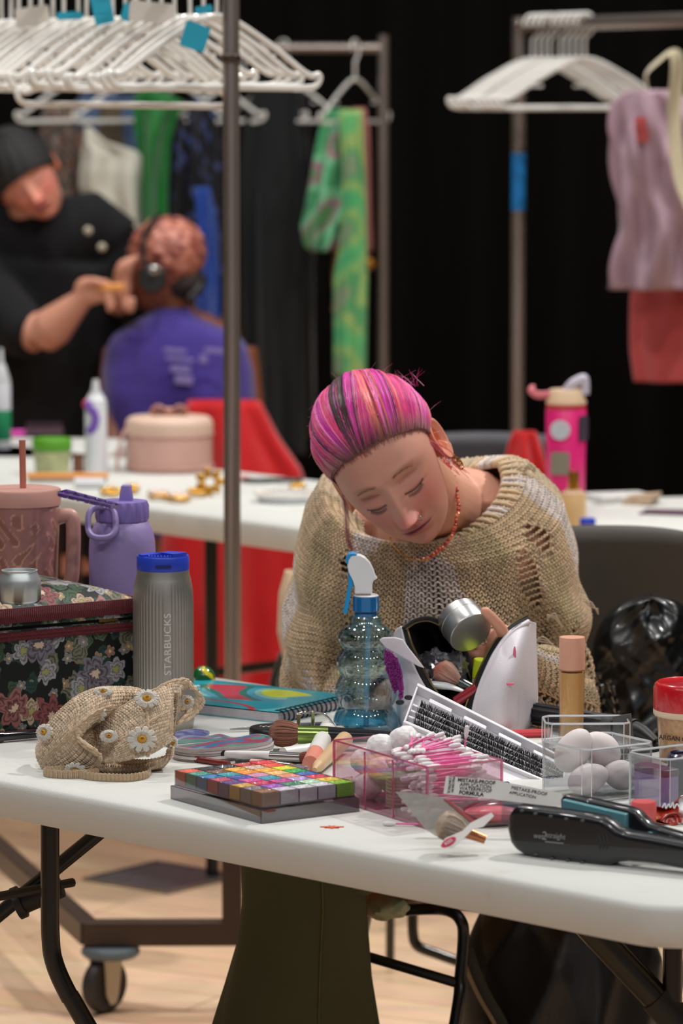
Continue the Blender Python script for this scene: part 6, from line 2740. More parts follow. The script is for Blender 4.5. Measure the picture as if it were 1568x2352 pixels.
def skin_col(p):
    x, y, z = p
    ax_ = abs(x)
    c = [206, 148, 128]

    def mixc(t, q):
        for i in range(3):
            c[i] = c[i] * (1 - t) + q[i] * t
    if y < 0:
        mixc(.55 * gauss(ax_, .040, .016) * gauss(z, -.028, .018), (206, 112, 104))
        mixc(.55 * gauss(x, 0, .014) * gauss(z, -.036, .010), (206, 108, 98))
        mixc(.35 * gauss(ax_, .031, .015) * gauss(z, .004, .009), (190, 120, 106))
        mixc(.30 * gauss(x, 0, .02) * gauss(z, -.092, .012), (204, 120, 108))
        lw = max(0, 1 - (ax_ / .025) ** 2.5)
        if y < -.07:
            mixc(min(1, .95 * lw * (gauss(z, -.0592, .0042) + gauss(z, -.0675, .0046))), (180, 100, 96))
            mixc(.9 * max(0, 1 - (ax_ / .0265) ** 4) * gauss(z, -.0630, .0011), (96, 42, 42))
        # lash line, curved like a lowered lid
        lid = -.0062 - .0035 * (1 - min(1, ((ax_ - .031) / .0145) ** 2)) + .001
        if abs(ax_ - .031) < .0155:
            mixc(.88 * gauss(z, lid + .0012, .0011), (64, 40, 36))
            mixc(.35 * gauss(z, .0125, .0013), (140, 84, 74))
        bz = .0275 + .003 * math.sin(max(0, min(1, (ax_ - .014) / .034)) * 3.14) 
        if .013 < ax_ < .050:
            mixc(.42 * gauss(z, bz, .0022) * (1 - .5 * max(0, (ax_ - .034) / .016)), (140, 92, 66))
        mixc(.8 * gauss(ax_, .0075, .0026) * gauss(z, -.0455, .0016), (90, 40, 38))
        mixc(.35 * gauss(ax_, .0195, .002) * gauss(z, -.040, .006), (180, 96, 86))
    return tuple(c)


pz = PZ(985, 1700)
person = thing('person', 'seated person with hot pink hair and beige open-knit sweater looking down at a tin', 'person', (.13, 5.55, 0))
PO = Vector((.13, 5.55, 0))
g = G()
NU, NV = 300, 240
V, F, Cc_ = [], [], []
for j in range(NV + 1):
    th = math.pi * j / NV
    for i in range(NU):
        ph = 2 * math.pi * i / NU
        # denser towards the face (-y)
        ph = ph - .45 * math.sin(ph + 0)  # ph=0 -> -y direction
        d = (math.sin(th) * math.sin(ph), -math.sin(th) * math.cos(ph), math.cos(th))
        p = skin_point(d)
        V.append(HW(p) - PO)
        Cc_.append(skin_col(p))
for j in range(NV):
    for i in range(NU):
        i2 = (i + 1) % NU
        F.append((j * NU + i, (j + 1) * NU + i, (j + 1) * NU + i2, j * NU + i2))
g.add(V, F)
g.col = Cc_[:]
# ears


def ear(sx):
    def fn(u, v):
        a = 2 * math.pi * u
        r = v
        # outline
        oz = .031 * math.sin(a) * (1 + .0 * math.cos(a))
        oy = .0175 * math.cos(a) * (1 + .22 * math.sin(a))
        rim = .0045 * gauss(r, .86, .10) - .0065 * gauss(r, .45, .24) * (1 if math.sin(a) > -.75 else .4) + .0038 * gauss(r, .62, .08) * max(0, math.cos(a - .5))
        if math.sin(a) < -.6:
            rim = .003
        out = .012 + rim - .006 * (1 - r) + .006 * r * math.cos(a)
        return Vector((sx * (.0705 + out), .008 + oy * r - .002 + .25 * oz * r, -.002 + oz * r))

    def back(u, v):
        p = fn(u, 1)
        q = Vector((sx * .066, .004 + .5 * (p.y - .006), -.002 + .7 * (p.z + .002)))
        return p.lerp(q, v)
    return fn, back


for sx in (1, -1):
    fn, bk_ = ear(sx)
    g.grid(lambda u, v: HW(fn(u, max(v, .02))) - PO, 48, 22, wu=True, cfn=lambda u, v: (214, 118, 84) if v < .6 else (226, 150, 120))
    g.grid(lambda u, v: HW(bk_(u, v)) - PO, 48, 6, wu=True, cfn=lambda u, v: (222, 138, 106))


def W2(px, py, Y):
    return PY(px, py, Y) - PO


def remeshed(build_fn, voxel, smooth_=6):
    """closed primitives fused into one skin, returned as (verts, faces)"""
    gg = G()
    build_fn(gg)
    o = gg.build('tmp_skin', [], None, smooth=False)
    m = o.modifiers.new('r', 'REMESH')
    m.mode = 'VOXEL'
    m.voxel_size = voxel
    m2 = o.modifiers.new('s', 'SMOOTH')
    m2.iterations = smooth_
    dg = bpy.context.evaluated_depsgraph_get()
    dg.update()
    me = bpy.data.meshes.new_from_object(o.evaluated_get(dg))
    V = [tuple(v.co) for v in me.vertices]
    F = [tuple(p.vertices) for p in me.polygons]
    bpy.data.objects.remove(o)
    bpy.data.meshes.remove(me)
    return V, F


# tin position needed for the hand
tinC = PY(1070, 1440, 4.98)
tin_n = Vector((.42, -.70, -.46)).normalized()
wristL = W2(1175, 1530, 5.06)
elbL = W2(1278, 1640, 5.34)
shL = Vector((.238, 5.43, .948)) - PO
shR = Vector((.012, 5.43, .945)) - PO
elbR = W2(752, 1600, 5.40)
wristR = W2(900, 1600, 5.14)


def finger(gg, pts, r0, r1):
    gg.tube(spline(pts, 14), [r0 + (r1 - r0) * k / 14 for k in range(15)], 12)
    gg.ell(pts[-1], r1 * 1.02, 12, 8)
    gg.ell(pts[0], r0, 12, 8)


def hand(gg):
    # her left hand wraps the tin from the right: palm behind its right edge
    palm = W2(1146, 1490, 5.015)
    gg.ell(palm, (.018, .020, .034), 20, 14, R=rotm(.2, .25, 0))
    gg.ell(W2(1150, 1510, 5.02), (.020, .02, .024), 16, 10)
    gg.tube([palm, wristL.lerp(palm, .5), wristL], [.020, .0215, .022], 16)
    # thumb over the near rim
    finger(gg, [W2(1158, 1480, 4.985), W2(1152, 1448, 4.968), W2(1134, 1424, 4.96), W2(1114, 1404, 4.955)], .0092, .0068)
    # four fingers under and around the far side
    finger(gg, [W2(1138, 1470, 5.015), W2(1118, 1452, 5.03), W2(1092, 1450, 5.04), W2(1070, 1462, 5.035)], .0082, .0062)
    finger(gg, [W2(1136, 1492, 5.01), W2(1116, 1492, 5.03), W2(1092, 1484, 5.035), W2(1072, 1474, 5.03)], .0082, .0062)
    finger(gg, [W2(1134, 1510, 5.01), W2(1112, 1514, 5.02), W2(1088, 1508, 5.03), W2(1070, 1496, 5.03)], .0078, .0060)
    finger(gg, [W2(1132, 1528, 5.01), W2(1110, 1534, 5.02), W2(1088, 1530, 5.03), W2(1072, 1520, 5.03)], .0070, .0054)
    # her right hand rests behind the pouch and spray bottle
    p2 = W2(945, 1585, 5.08)
    gg.ell(p2, (.036, .022, .018), 20, 12)
    gg.tube([p2, wristR], [.019, .022], 14)
    for k in range(4):
        a = W2(962, 1572 + k * 10, 5.06 - .006 * k)
        finger(gg, [a, a + Vector((.02, -.006, .002)), a + Vector((.034, -.01, -.004)), a + Vector((.044, -.012, -.012))], .0092, .007)
    finger(gg, [W2(940, 1578, 5.06), W2(958, 1558, 5.05), W2(972, 1552, 5.04)], .0105, .008)


def bodyfn(gg):
    nb_ = HW((0, .045, -.035)) - PO
    nk = HW((0, .02, -.075)) - PO
    base = Vector((.13, 5.44, .965)) - PO
    gg.tube([nb_, nk.lerp(base, .25) + Vector((.012, .02, 0)), nk.lerp(base, .6) + Vector((.02, .015, 0)), base], [.050, .050, .052, .075], 24)
    gg.tube([shR, Vector((.06, 5.45, .965)) - PO, Vector((.13, 5.46, .985)) - PO, Vector((.19, 5.45, .978)) - PO, shL], [.042, .048, .058, .05, .044], 20)
    gg.ell(shR, .042, 16, 12)
    gg.ell(shL, .044, 16, 12)
    gg.tube([Vector((.13, 5.44, .99)) - PO, Vector((.13, 5.44, .90)) - PO, Vector((.13, 5.50, .72)) - PO, Vector((.13, 5.56, .55)) - PO], [.08, .10, .10, .125], 24, flat=(.85, 1.2), up=(0, 1, 0))
    gg.tube([shL, shL.lerp(elbL, .5), elbL], [.046, .042, .036], 18)
    gg.tube([shR, shR.lerp(elbR, .5), elbR], [.046, .042, .036], 18)
    gg.tube([elbL, elbL.lerp(wristL, .35), wristL], [.037, .036, .024], 18)
    gg.tube([elbR, elbR.lerp(wristR, .35), wristR], [.037, .036, .024], 18)
    gg.ell(elbL, .038, 14, 10)
    gg.ell(elbR, .038, 14, 10)
    # thighs, shins (inside the trousers)
    for hx_, kx, fx, fy in ((.06, -.048, -.055, 4.99), (.20, -.012, -.004, 5.16)):
        hp_, kn, an = Vector((hx_, 5.54, .54)) - PO, Vector((kx, fy + .02, .55)) - PO, Vector((fx, fy, .09)) - PO
        gg.tube([hp_, kn], [.075, .05], 20)
        gg.ell(kn, .048, 14, 10)
        gg.ell(hp_, .085, 14, 10)
        gg.tube([kn, kn.lerp(an, .35), an], [.046, .044, .032], 18)
        gg.ell(an + Vector((0, -.005, -.045)), (.035, .055, .032), 16, 10)
        gg.ell(an, .036, 12, 8)
    hand(gg)


Vb, Fb_ = remeshed(bodyfn, .0032, 5)
g.add(Vb, Fb_, col=(216, 156, 130))
M_skin = attrmat('skin', .5, bump=.12, bscale=900, sss=.12, nvar=.05, nscale=400, spec=.4)
g.build('body', M_skin, person, angle=180)

# ---- hair
M_hair = attrmat('dyed_hair', .36, nvar=.18, nscale=90, spec=.5, sheen=.15)


def hair_point(d, lift):
    r = head_r(d) + lift
    return Vector((d[0] * r, d[1] * r, d[2] * r))


def nz3(v):
    v = Vector(v)
    return v.normalized()


def hairline(a):
    """a in -1..1 from the right ear over the forehead to the left ear (head-local directions)"""
    s_ = abs(a)
    px_ = interp(s_, [0, .25, .5, .7, .85, 1.0], [0, .030, .056, .068, .073, .073]) * (1 if a > 0 else -1)
    py_ = interp(s_, [0, .25, .5, .7, .85, 1.0], [-.070, -.066, -.042, -.016, -.002, .022])
    pz_ = interp(s_, [0, .25, .5, .7, .85, 1.0], [.076, .077, .055, .033, .014, .026])
    return nz3((px_, py_, pz_))


GP = nz3((-.004, .105, .050))       # where the hair is gathered, high at the back


def slerp(a, b, t):
    w_ = math.acos(max(-1, min(1, a.dot(b))))
    if w_ < 1e-4:
        return a
    return (a * math.sin((1 - t) * w_) + b * math.sin(t * w_)) / math.sin(w_)


g = G()


def capfn(u, v):
    a = -1.0 + 2.0 * u
    d = slerp(hairline(a), GP, v)
    lift = .002 + .009 * math.sin(min(1, v * 2.2) * math.pi / 2)
    return HW(hair_point(d, lift)) - PO


g.grid(capfn, 90, 40, cfn=lambda u, v: (92, 30, 56) if v > .14 else (150, 96, 84))


def capback(u, v):
    a = math.pi * 2 * u
    # lower back of the head down to the nape
    d0 = nz3((math.sin(-math.pi / 2 + math.pi * u) * .075, .03 + .07 * math.cos(-math.pi / 2 + math.pi * u), .028 - .02 * math.cos(-math.pi / 2 + math.pi * u) - .045 * math.cos(-math.pi / 2 + math.pi * u)))
    d = slerp(d0, GP, v)
    return HW(hair_point(d, .003 + .008 * math.sin(min(1, v * 2) * 1.57))) - PO


g.grid(capback, 60, 30, cfn=lambda u, v: (140, 40, 76))
hr = random.Random(21)
cols = [((236, 62, 130), 28), ((226, 44, 178), 26), ((240, 120, 112), 20), ((214, 70, 190), 8), ((120, 46, 110), 6), ((66, 34, 38), 13), ((246, 120, 190), 14)]
bag_ = [c for c, n_ in cols for _ in range(n_)]


def clump_col(a, k):
    """neighbouring strands share a dye lock"""
    lock = int((a + 1) * 34 + .9 * math.sin(a * 40))
    rr = random.Random(lock * 7 + 3)
    c = rr.choice(bag_)
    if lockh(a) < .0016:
        c = (58, 30, 38) if hr.random() < .75 else c  # shade in the gaps between locks, put in as dark strand colour
    elif hr.random() < .30:
        c = hr.choice(bag_)
    return c


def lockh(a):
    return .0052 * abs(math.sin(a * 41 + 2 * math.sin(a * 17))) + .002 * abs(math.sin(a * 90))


def strand(a, f0, f1, lift, w_, c, wig, roots=True):
    n = 9
    pts, cc = [], []
    h = hairline(a)
    gp = nz3((GP.x + .10 * a, GP.y, GP.z - .10 * abs(a)))
    side_ = nz3((0, 0, 1)).cross(h)
    # sweep: strands near the middle first run up and to the side away from the parting
    sw = .34 * math.sin(min(1, abs(a + .12) * 3) * math.pi) * (1 if a > -.12 else -1)
    for k in range(n):
        f = f0 + (f1 - f0) * k / (n - 1)
        d = slerp(h, gp, f)
        d = nz3(d + Vector((1, 0, 0)) * (sw * math.sin(math.pi * f) * .55 + wig * math.sin(3 * f + a * 9)))
        l_ = (lift + .010) * math.sin(min(1, (f + .05) * 2.4) * math.pi / 2)
        pts.append(HW(hair_point(d, .0012 + l_)) - PO)
    o = len(g.v)
    g.tube(pts, [w_ * .5] + [w_] * (n - 2) + [w_ * .3], 4, cap=False, flat=(1, .55))
    for i in range(len(g.v) - o):
        f = f0 + (f1 - f0) * (i // 4) / (n - 1)
        k = max(0, 1 - f / .16) if roots else 0
        root = (150, 112, 92) if abs(a) > .3 else (104, 74, 62)
        cv = tuple(x * (1 - .8 * k) + y * .8 * k for x, y in zip(c, root))
        g.col[o + i] = cv


for k in range(5200):
    a = hr.uniform(-1, 1)
    f0 = hr.random() ** 1.7 * .62
    f1 = min(1, f0 + hr.uniform(.35, .7))
    strand(a, f0, f1, lockh(a) + hr.uniform(.0003, .0026), hr.uniform(.0005, .0010), clump_col(a, k), hr.gauss(0, .012))
# fine baby hairs in front of the hairline
for k in range(700):
    a = hr.uniform(-.9, .9)
    h = hairline(a)
    gp = nz3((GP.x, GP.y, GP.z))
    f0 = hr.uniform(-.045, .02)
    pts = []
    for q in range(5):
        f = f0 + .09 * q / 4
        d = nz3(h + (slerp(h, gp, .1) - h) * (f * 10) + Vector((hr.gauss(0, .004), 0, 0)))
        pts.append(HW(hair_point(d, .0008 + .004 * max(0, q - 1) / 4)) - PO)
    g.tube(pts, [.00012, .00022, .0003, .0003, .0002], 3, cap=False, col=hr.choice([(176, 120, 100), (206, 120, 120), (150, 104, 86), (196, 90, 110)]))
# back strands
for k in range(900):
    u = hr.random()
    a_ = -math.pi / 2 + math.pi * u
    d0 = nz3((math.sin(a_) * .078, .03 + .07 * math.cos(a_), .028 - .06 * math.cos(a_)))
    pts = []
    f0 = hr.random() * .4
    for q in range(7):
        d = slerp(d0, GP, f0 + (1 - f0) * q / 6)
        pts.append(HW(hair_point(d, .011 + hr.uniform(-.0005, .0005))) - PO)
    g.tube(pts, .0008, 4, cap=False, col=hr.choice(bag_))
# little bun and fly-aways at the gathering point
bc = HW(hair_point(GP, .012)) - PO
tl_ = HM.inverted() @ Vector((.06, .25, 1))
bc = HW(hair_point(nz3(tl_), .010)) - PO
for k in range(34):
    d = Vector((hr.gauss(.15, .7), hr.uniform(-.1, .6), .9)).normalized()
    st = bc + Vector((hr.gauss(0, .016), hr.gauss(0, .008), -.003))
    L_ = hr.uniform(.012, .03)
    g.tube([st, st + d * L_ * .5 + Vector((hr.gauss(0, .004), 0, 0)), st + d * L_ + Vector((hr.gauss(0, .01), 0, -.004))], [.0004, .0003, .0001], 3, cap=False, col=(190, 40, 120))
for k in range(46):   # short strays around the outline and by the ears
    a = hr.uniform(-1, 1)
    d = slerp(hairline(a), GP, hr.uniform(.0, .9))
    st = HW(hair_point(d, .012)) - PO
    o_ = (HM @ d).normalized()
    tn = Vector((hr.gauss(0, 1), hr.gauss(0, 1), hr.gauss(0, 1))).normalized()
    L_ = hr.uniform(.012, .035)
    g.tube([st, st + tn * L_ * .5 + o_ * L_ * .25, st + tn * L_ + o_ * L_ * .25], [.0003, .00025, .0001], 3, cap=False, col=(170, 60, 90))
for k in range(16):
    st = HW((.072, -.016 + .002 * hr.gauss(0, 2), .018)) - PO
    e_ = HW((.084 + hr.gauss(0, .006), .000 + hr.gauss(0, .008), -.055 + hr.gauss(0, .02))) - PO
    g.tube(spline([st, st.lerp(e_, .5) + Vector((hr.gauss(0, .006), -.004, 0)), e_], 8), .00035, 3, cap=False, col=(206, 70, 96))
# the long thin lock hanging in front of the sweater at left
st, m1, m2, e_ = HW((-.066, -.03, .03)) - PO, W2(795, 1180, 5.2), W2(800, 1240, 5.2), W2(822, 1290, 5.2)
for k in range(12):
    j = Vector((hr.gauss(0, .002), hr.gauss(0, .003), 0))
    g.tube(spline([st, m1 + j, m2 + j, e_ + j], 12), .0003, 3, cap=False, col=(176, 74, 100))
g.build('hair', M_hair, person, angle=180)

# lashes and brows
g = G()
for sx in (-1, 1):
    for k in range(34):
        f = k / 33
        x = sx * (.0175 + .027 * f)
        z = -.0062 - .0035 * (1 - ((abs(x) - .031) / .0145) ** 2)
        r_ = None
        d = nz3((x, -.082, z))
        b = skin_point(d)
        e_ = b + Vector((sx * .002 * (f - .3) * 2, -.0022, -.0040 - .001 * math.sin(3 * f)))
        g.tube([HW(b) - PO, HW(b.lerp(e_, .6) + Vector((0, -.0006, 0))) - PO, HW(e_) - PO], [.00022, .00018, .00006], 3, cap=False)
g.build('eyelashes', pm('brown_lashes', (70, 46, 38), .6), person)
g = G()
for sx in (-1, 1):
    for k in range(150):
        f = hr.random()
        x = sx * (.014 + .036 * f)
        z = .0275 + .003 * math.sin(f * 3.14) + hr.gauss(0, .0012)
        b = skin_point(nz3((x, -.084, z * .98)))
        e_ = b + Vector((sx * .0035, -.0006, .0014 - .0022 * f))
        g.tube([HW(b) - PO, HW(e_) - PO], [.00016, .00006], 3, cap=False)
g.build('eyebrows', pm('fair_brow_hair', (156, 112, 80), .6), person)

# nose ring, earrings, necklace
g = G()
c = Vector((.0165, -.1015, -.0415))
g.tube([HW(c + Vector((.0042 * math.cos(a / 14 * 6.283) * .7, -.0042 * math.cos(a / 14 * 6.283) * .5, .0046 * math.sin(a / 14 * 6.283)))) - PO for a in range(14)], .00055, 6, closed=True)
g.build('nose_ring', M_silverf, person)
M_goldj = pm('gold_metal', (206, 150, 80), .25, 1)
g = G()
c = Vector((.0835, .002, -.040))
for k in range(3):
    cc = HW(c + Vector((.001 * k, 0, -.006 * k))) - PO
    g.tube([cc + HM @ Vector((.002 * math.cos(a / 14 * 6.283), .0066 * math.cos(a / 14 * 6.283), .0072 * math.sin(a / 14 * 6.283))) for a in range(14)], .0014, 6, closed=True)
g.build('hoop_earring', M_goldj, person)
npx = [(1018, 1052, 5.30), (1030, 1070, 5.28), (1042, 1100, 5.26), (1050, 1135, 5.24), (1052, 1165, 5.23), (1048, 1195, 5.22), (1040, 1222, 5.215), (1028, 1245, 5.21), (1010, 1262, 5.205), (990, 1278, 5.20), (968, 1286, 5.20), (945, 1284, 5.20), (925, 1274, 5.205), (910, 1260, 5.21), (900, 1246, 5.22), (880, 1200, 5.27)]
nl = spline([W2(*q) for q in npx], 120)
beadcol = [(206, 60, 40), (222, 96, 60), (226, 130, 84), (178, 30, 26), (224, 150, 90)]
for k in range(0, 118, 1):
    if k > 98:
        break
M_b = [pm('bead_%d' % i, c, .15, .1, coat=.8) for i, c in enumerate(beadcol)]
g = G()
g.tube(nl, .0006, 6)
neck = g.build('necklace_cord', M_goldj, person)
for k in range(86):
    if k < 60:
        r_, m_ = hr.uniform(.0020, .0032), hr.choice(M_b)
    else:
        r_, m_ = hr.uniform(.0012, .0017), M_goldj
    g = G()
    g.ell(nl[int(k * 116 / 86)] + Vector((hr.gauss(0, .0004), -.001, hr.gauss(0, .0004))), (r_, r_, r_ * .9), 10, 7)
    g.build('bead', m_, neck)

# ---- sweater: a loose shell of real knitted loops over an undershirt
SEC = [  # v, cx, cy, cz, rx, ry, right-left tilt, front drop, squareness
    (0.00, .125, 5.385, .992, .098, .110, .034, .052, 1.0),
    (0.06, .121, 5.395, 1.010, .124, .126, .020, .062, .96),
    (0.12, .119, 5.400, 1.012, .148, .146, .008, .066, .92),
    (0.24, .128, 5.405, .978, .178, .172, .008, .058, .88),
    (0.42, .131, 5.410, .910, .195, .195, .004, .042, .84),
    (0.62, .133, 5.415, .840, .206, .205, .0, .035, .82),
    (0.82, .131, 5.425, .765, .211, .205, .0, .030, .82),
    (1.00, .130, 5.440, .690, .206, .200, .0, .020, .82)]


def swf(u, v, off=0.0):
    a = 2 * math.pi * u          # 0 = image right, pi/2 = front
    L_ = [interp(v, [s[0] for s in SEC], [s[k] for s in SEC]) for k in range(1, 9)]
    cx, cy, cz, rx, ry, tl, fd, sq = L_
    ca, sa = math.cos(a), math.sin(a)
    q = math.copysign(abs(ca) ** sq, ca)
    r = math.copysign(abs(sa) ** sq, sa)
    x = cx + (rx + off) * q
    y = cy - (ry + off) * r
    z = cz + tl * ca - fd * max(sa, -.3) + off
    # valleys between arms and chest, soft folds
    w_ = min(1, max(0, (v - .25) / .4))
    for a0, dep_ in ((.30 * math.pi, .040), (.68 * math.pi, .045)):
        y += w_ * dep_ * math.exp(-((a - a0) / .17) ** 2)
    y += w_ * .016 * math.sin(a * 9 + v * 9) * max(0, sa)
    x += w_ * .007 * math.sin(v * 22 + a * 3) * abs(ca)
    z += .006 * math.sin(a * 7 + v * 5) * w_
    return Vector((x, y, z)) - PO


def ycol(u, v, k=0):
    s_ = math.sin(u * 23 + 5 * v) + .6 * math.sin(u * 57 - 3 * v + 1)
    c = (212, 184, 146)
    if s_ > .85:
        c = (222, 208, 198)
    elif s_ < -1.0:
        c = (190, 168, 126)
    n_ = hr.uniform(.86, 1.08)
    return tuple(x * n_ for x in c)


def knit(g, fn, nu, nv, r, amp=.95, u0=0, u1=1, ladder=None, pts_per=8, dep=.0016, seg=5, colf=ycol, swirl=.19, vis=None):
    for j in range(nv):
        vj = (j + .5) / nv
        run = []
        runc = []

        def flush():
            if len(run) > 4:
                o = len(g.v)
                g.tube(run, r, seg, cap=False)
                for i in range(len(g.v) - o):
                    g.col[o + i] = runc[i // seg]
            run.clear()
            runc.clear()
        for i in range(nu * pts_per + 1):
            t = i / pts_per
            uu = u0 + (u1 - u0) * t / nu
            am = amp
            if ladder:
                am = amp * ladder(uu, vj)
            tt = (t + swirl * (am / amp if amp else 1) * math.sin(4 * math.pi * t)) / nu
            vv = vj + am * .5 / nv * math.cos(2 * math.pi * t) * 1.25
            uq = u0 + (u1 - u0) * tt
            vv = min(.999, max(.001, vv))
            p = fn(uq, vv)
            e = 1e-3
            n_ = (fn(uq + e, vv) - p).cross(fn(uq, min(1, vv + e)) - p)
            if n_.length > 1e-12:
                n_.normalize()
            c_ = fn(uq, vv, -.05) if vis else None
            if vis and not vis(p, n_):
                flush()
                continue
            p = p + n_ * (dep * math.cos(4 * math.pi * t))
            run.append(p)
            if i % pts_per == 0 or not runc:
                cc = colf(uu, vj)
            runc.append(cc)
        flush()


def ladder(u, v):
    """dropped-stitch gaps: near 0 where only the bare horizontal threads remain"""
    for (a, b, ra, rb) in ((.105, .23, .020, .07), (.145, .36, .016, .13), (.085, .66, .012, .05), (.34, .55, .010, .05), (.36, .28, .012, .05), (.285, .72, .010, .05), (.06, .80, .015, .05)):
        q = ((u - a) / ra) ** 2 + ((v - b) / rb) ** 2
        if q < 1:
            return .10
    return 1


M_knit = attrmat('cotton_knit', .9, bump=.5, bscale=900, sheen=.25, nvar=.25, nscale=700)
g = G()
facing = lambda p, n_: (p.y + PO.y) < 5.50
knit(g, swf, 150, 40, .00135, ladder=ladder, vis=facing, dep=.0018, amp=1.45, swirl=.20)
sw = g.build('sweater', M_knit, person, angle=180)
# sleeves: forearms


def tube_fn(P, R, sqz=1.0):
    L_ = spline(P, 40)
    n = len(L_)
    frames = []
    ref = Vector((0, 0, 1))
    for i in range(n):
        t_ = (L_[min(i + 1, n - 1)] - L_[max(i - 1, 0)]).normalized()
        ref = (ref - t_ * t_.dot(ref)).normalized()
        frames.append((ref.copy(), t_.cross(ref)))

    def fn(u, v, off=0):
        k = min(n - 1.001, max(0, v * (n - 1)))
        i = int(k)
        f = k - i
        c = L_[i].lerp(L_[i + 1], f)
        a_, b_ = frames[i]
        r = interp(v, [q / (len(R) - 1) for q in range(len(R))], R) + off
        r *= 1 + .07 * math.sin(v * 26 + 2 * math.sin(u * 6.28)) + .04 * math.sin(u * 6.28 * 3 + v * 8)
        a = 2 * math.pi * u
        return c + a_ * (math.cos(a) * r) + b_ * (math.sin(a) * r * sqz)
    return fn


slL = tube_fn([Vector((.25, 5.38, .88)) - PO, Vector((.270, 5.36, .80)) - PO, elbL + Vector((-.004, 0, .014)), elbL.lerp(wristL, .55) + Vector((.01, 0, .0)), wristL], [.050, .058, .060, .052, .036])
slR = tube_fn([Vector((.01, 5.40, .88)) - PO, Vector((-.004, 5.40, .80)) - PO, elbR + Vector((.004, 0, .014)), elbR.lerp(wristR, .5), wristR], [.048, .056, .058, .050, .036])
for fn_ in (slL, slR):
    g = G()
    knit(g, fn_, 46, 38, .0014, amp=1.4, dep=.0018, vis=lambda p, n_: True, ladder=lambda u, v: .15 if (math.sin(u * 19 + v * 7) > .93) else 1)
    g.build('sleeve', M_knit, person, angle=180)
# collar rib: short raised cords side by side
g = G()
for k in range(110):
    u = k / 110
    p0_, p1_ = swf(u, .0), swf(u, .085)
    nrm_ = (swf(u + .003, .04) - swf(u, .04)).cross(p1_ - p0_).normalized()
    if nrm_.dot(swf(u, .04) - (Vector((.125, 5.39, .90)) - PO)) < 0:
        nrm_ = -nrm_
    hgt = .0045 if k % 2 == 0 else .0015
    pts = [p0_ - nrm_ * .003 - Vector((0, 0, .002)), p0_ + nrm_ * hgt * .6, p0_.lerp(p1_, .5) + nrm_ * hgt, p1_ + nrm_ * hgt * .4]
    g.tube(spline(pts, 12), [.0026 * (1 + .2 * math.sin(q * 1.6)) for q in range(13)], 6, col=ycol(u, 0))
g.build('ribbed_collar', M_knit, person, angle=180)
# loose threads
for (x, y, Y_, dx, dz) in ((1180, 1082, 5.40, .030, .002), (1200, 1085, 5.40, .018, .006), (1340, 1380, 5.33, .02, -.008), (1290, 1440, 5.2, -.02, .012), (1270, 1480, 5.18, -.03, .004), (1296, 1470, 5.18, .01, -.03), (1260, 1520, 5.16, -.02, -.012)):
    g = G()
    for q in range(3):
        st = W2(x, y + q, Y_)
        g.tube(spline([st, st + Vector((dx * .5, -.004, dz + .004 * q)), st + Vector((dx, -.002, dz * 1.4 - .003 * q))], 8), .0009, 5, col=(206, 186, 156))
    g.build('loose_thread', M_knit, person)
# undershirt / shell seen through the holes
g = G()


def ucol(u, v):
    if v < .30 and (u < .25 or u > .8):
        return (206, 150, 120)
    q = math.sin(u * 31 + 4 * v) + math.sin(v * 17 - u * 9)
    return (96, 78, 58) if q > .2 else (58, 60, 42) if q > -.8 else (150, 126, 100)


g.grid(lambda u, v: swf(u, .06 + .94 * v, -.012), 120, 60, wu=True, cfn=ucol)
g.build('undershirt', attrmat('dark_under_cloth', .9, nvar=.3, nscale=60), person, angle=180)
# back of the sweater as plain cloth
g = G()
g.grid(lambda u, v: swf(.5 + .5 * u, v, .0), 60, 50, cfn=lambda u, v: (190, 168, 140))
g.build('sweater_back', M_knit, person, angle=180, solid=.003)
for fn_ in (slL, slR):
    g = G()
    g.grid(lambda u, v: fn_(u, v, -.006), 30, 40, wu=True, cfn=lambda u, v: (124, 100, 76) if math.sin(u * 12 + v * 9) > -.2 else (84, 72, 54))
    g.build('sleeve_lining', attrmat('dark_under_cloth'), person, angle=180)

# ---- trousers
M_green = pm('olive_green_cotton', (74, 78, 52), .9, bump=.3, bscale=500, var=.12, scale=8)


def leg_fn(rows, Y_, dep_):
    ys = [r[0] for r in rows]

    def fn(u, v):
        yy = ys[0] + (ys[-1] - ys[0]) * v
        xl, xr = interp(yy, ys, [r[1] for r in rows]), interp(yy, ys, [r[2] for r in rows])
        a, b = W2(xl, yy, Y_), W2(xr, yy, Y_)
        c = (a + b) / 2
        hw = (b.x - a.x) / 2
        an = 2 * math.pi * u
        k = 1 + .05 * math.sin(an * 3 + v * 5) + .02 * math.sin(an * 7 + v * 11)
        return Vector((c.x + hw * math.cos(an) * k, c.y - dep_ * math.sin(an) * k, max(a.z, .012)))
    return fn


for rows, Y_, dp in (([(1930, 556, 822), (2060, 556, 832), (2150, 540, 834), (2250, 512, 842), (2352, 482, 852), (2700, 380, 880), (3070, 330, 900)], 4.98, .085),
                     ([(1960, 660, 842), (2100, 670, 838), (2250, 680, 850), (2352, 690, 868), (2700, 690, 930), (2960, 680, 960)], 5.16, .085)):
    g = G()
    fn_ = leg_fn(rows, Y_, dp)
    g.grid(fn_, 64, 50, wu=True)
    g.build('trouser_leg', M_green, person, angle=180)
    g = G()
    g.tube([fn_(.19, v / 40) + Vector((0, -.0012, 0)) for v in range(41)], .0012, 5)
    g.build('seam', pm('olive_seam', (92, 92, 52), .9), person)
g = G()
for hx_, kx in ((.06, -.05), (.20, .02)):
    a, b = Vector((hx_, 5.56, .545)) - PO, Vector((kx, 4.97, .595)) - PO
    g.tube(spline([a, a.lerp(b, .5) + Vector((0, 0, .012)), b], 16), [.098 - .0013 * k for k in range(17)], 24, flat=(.85, 1))
    g.ell(b, (.072, .07, .07), 20, 14)
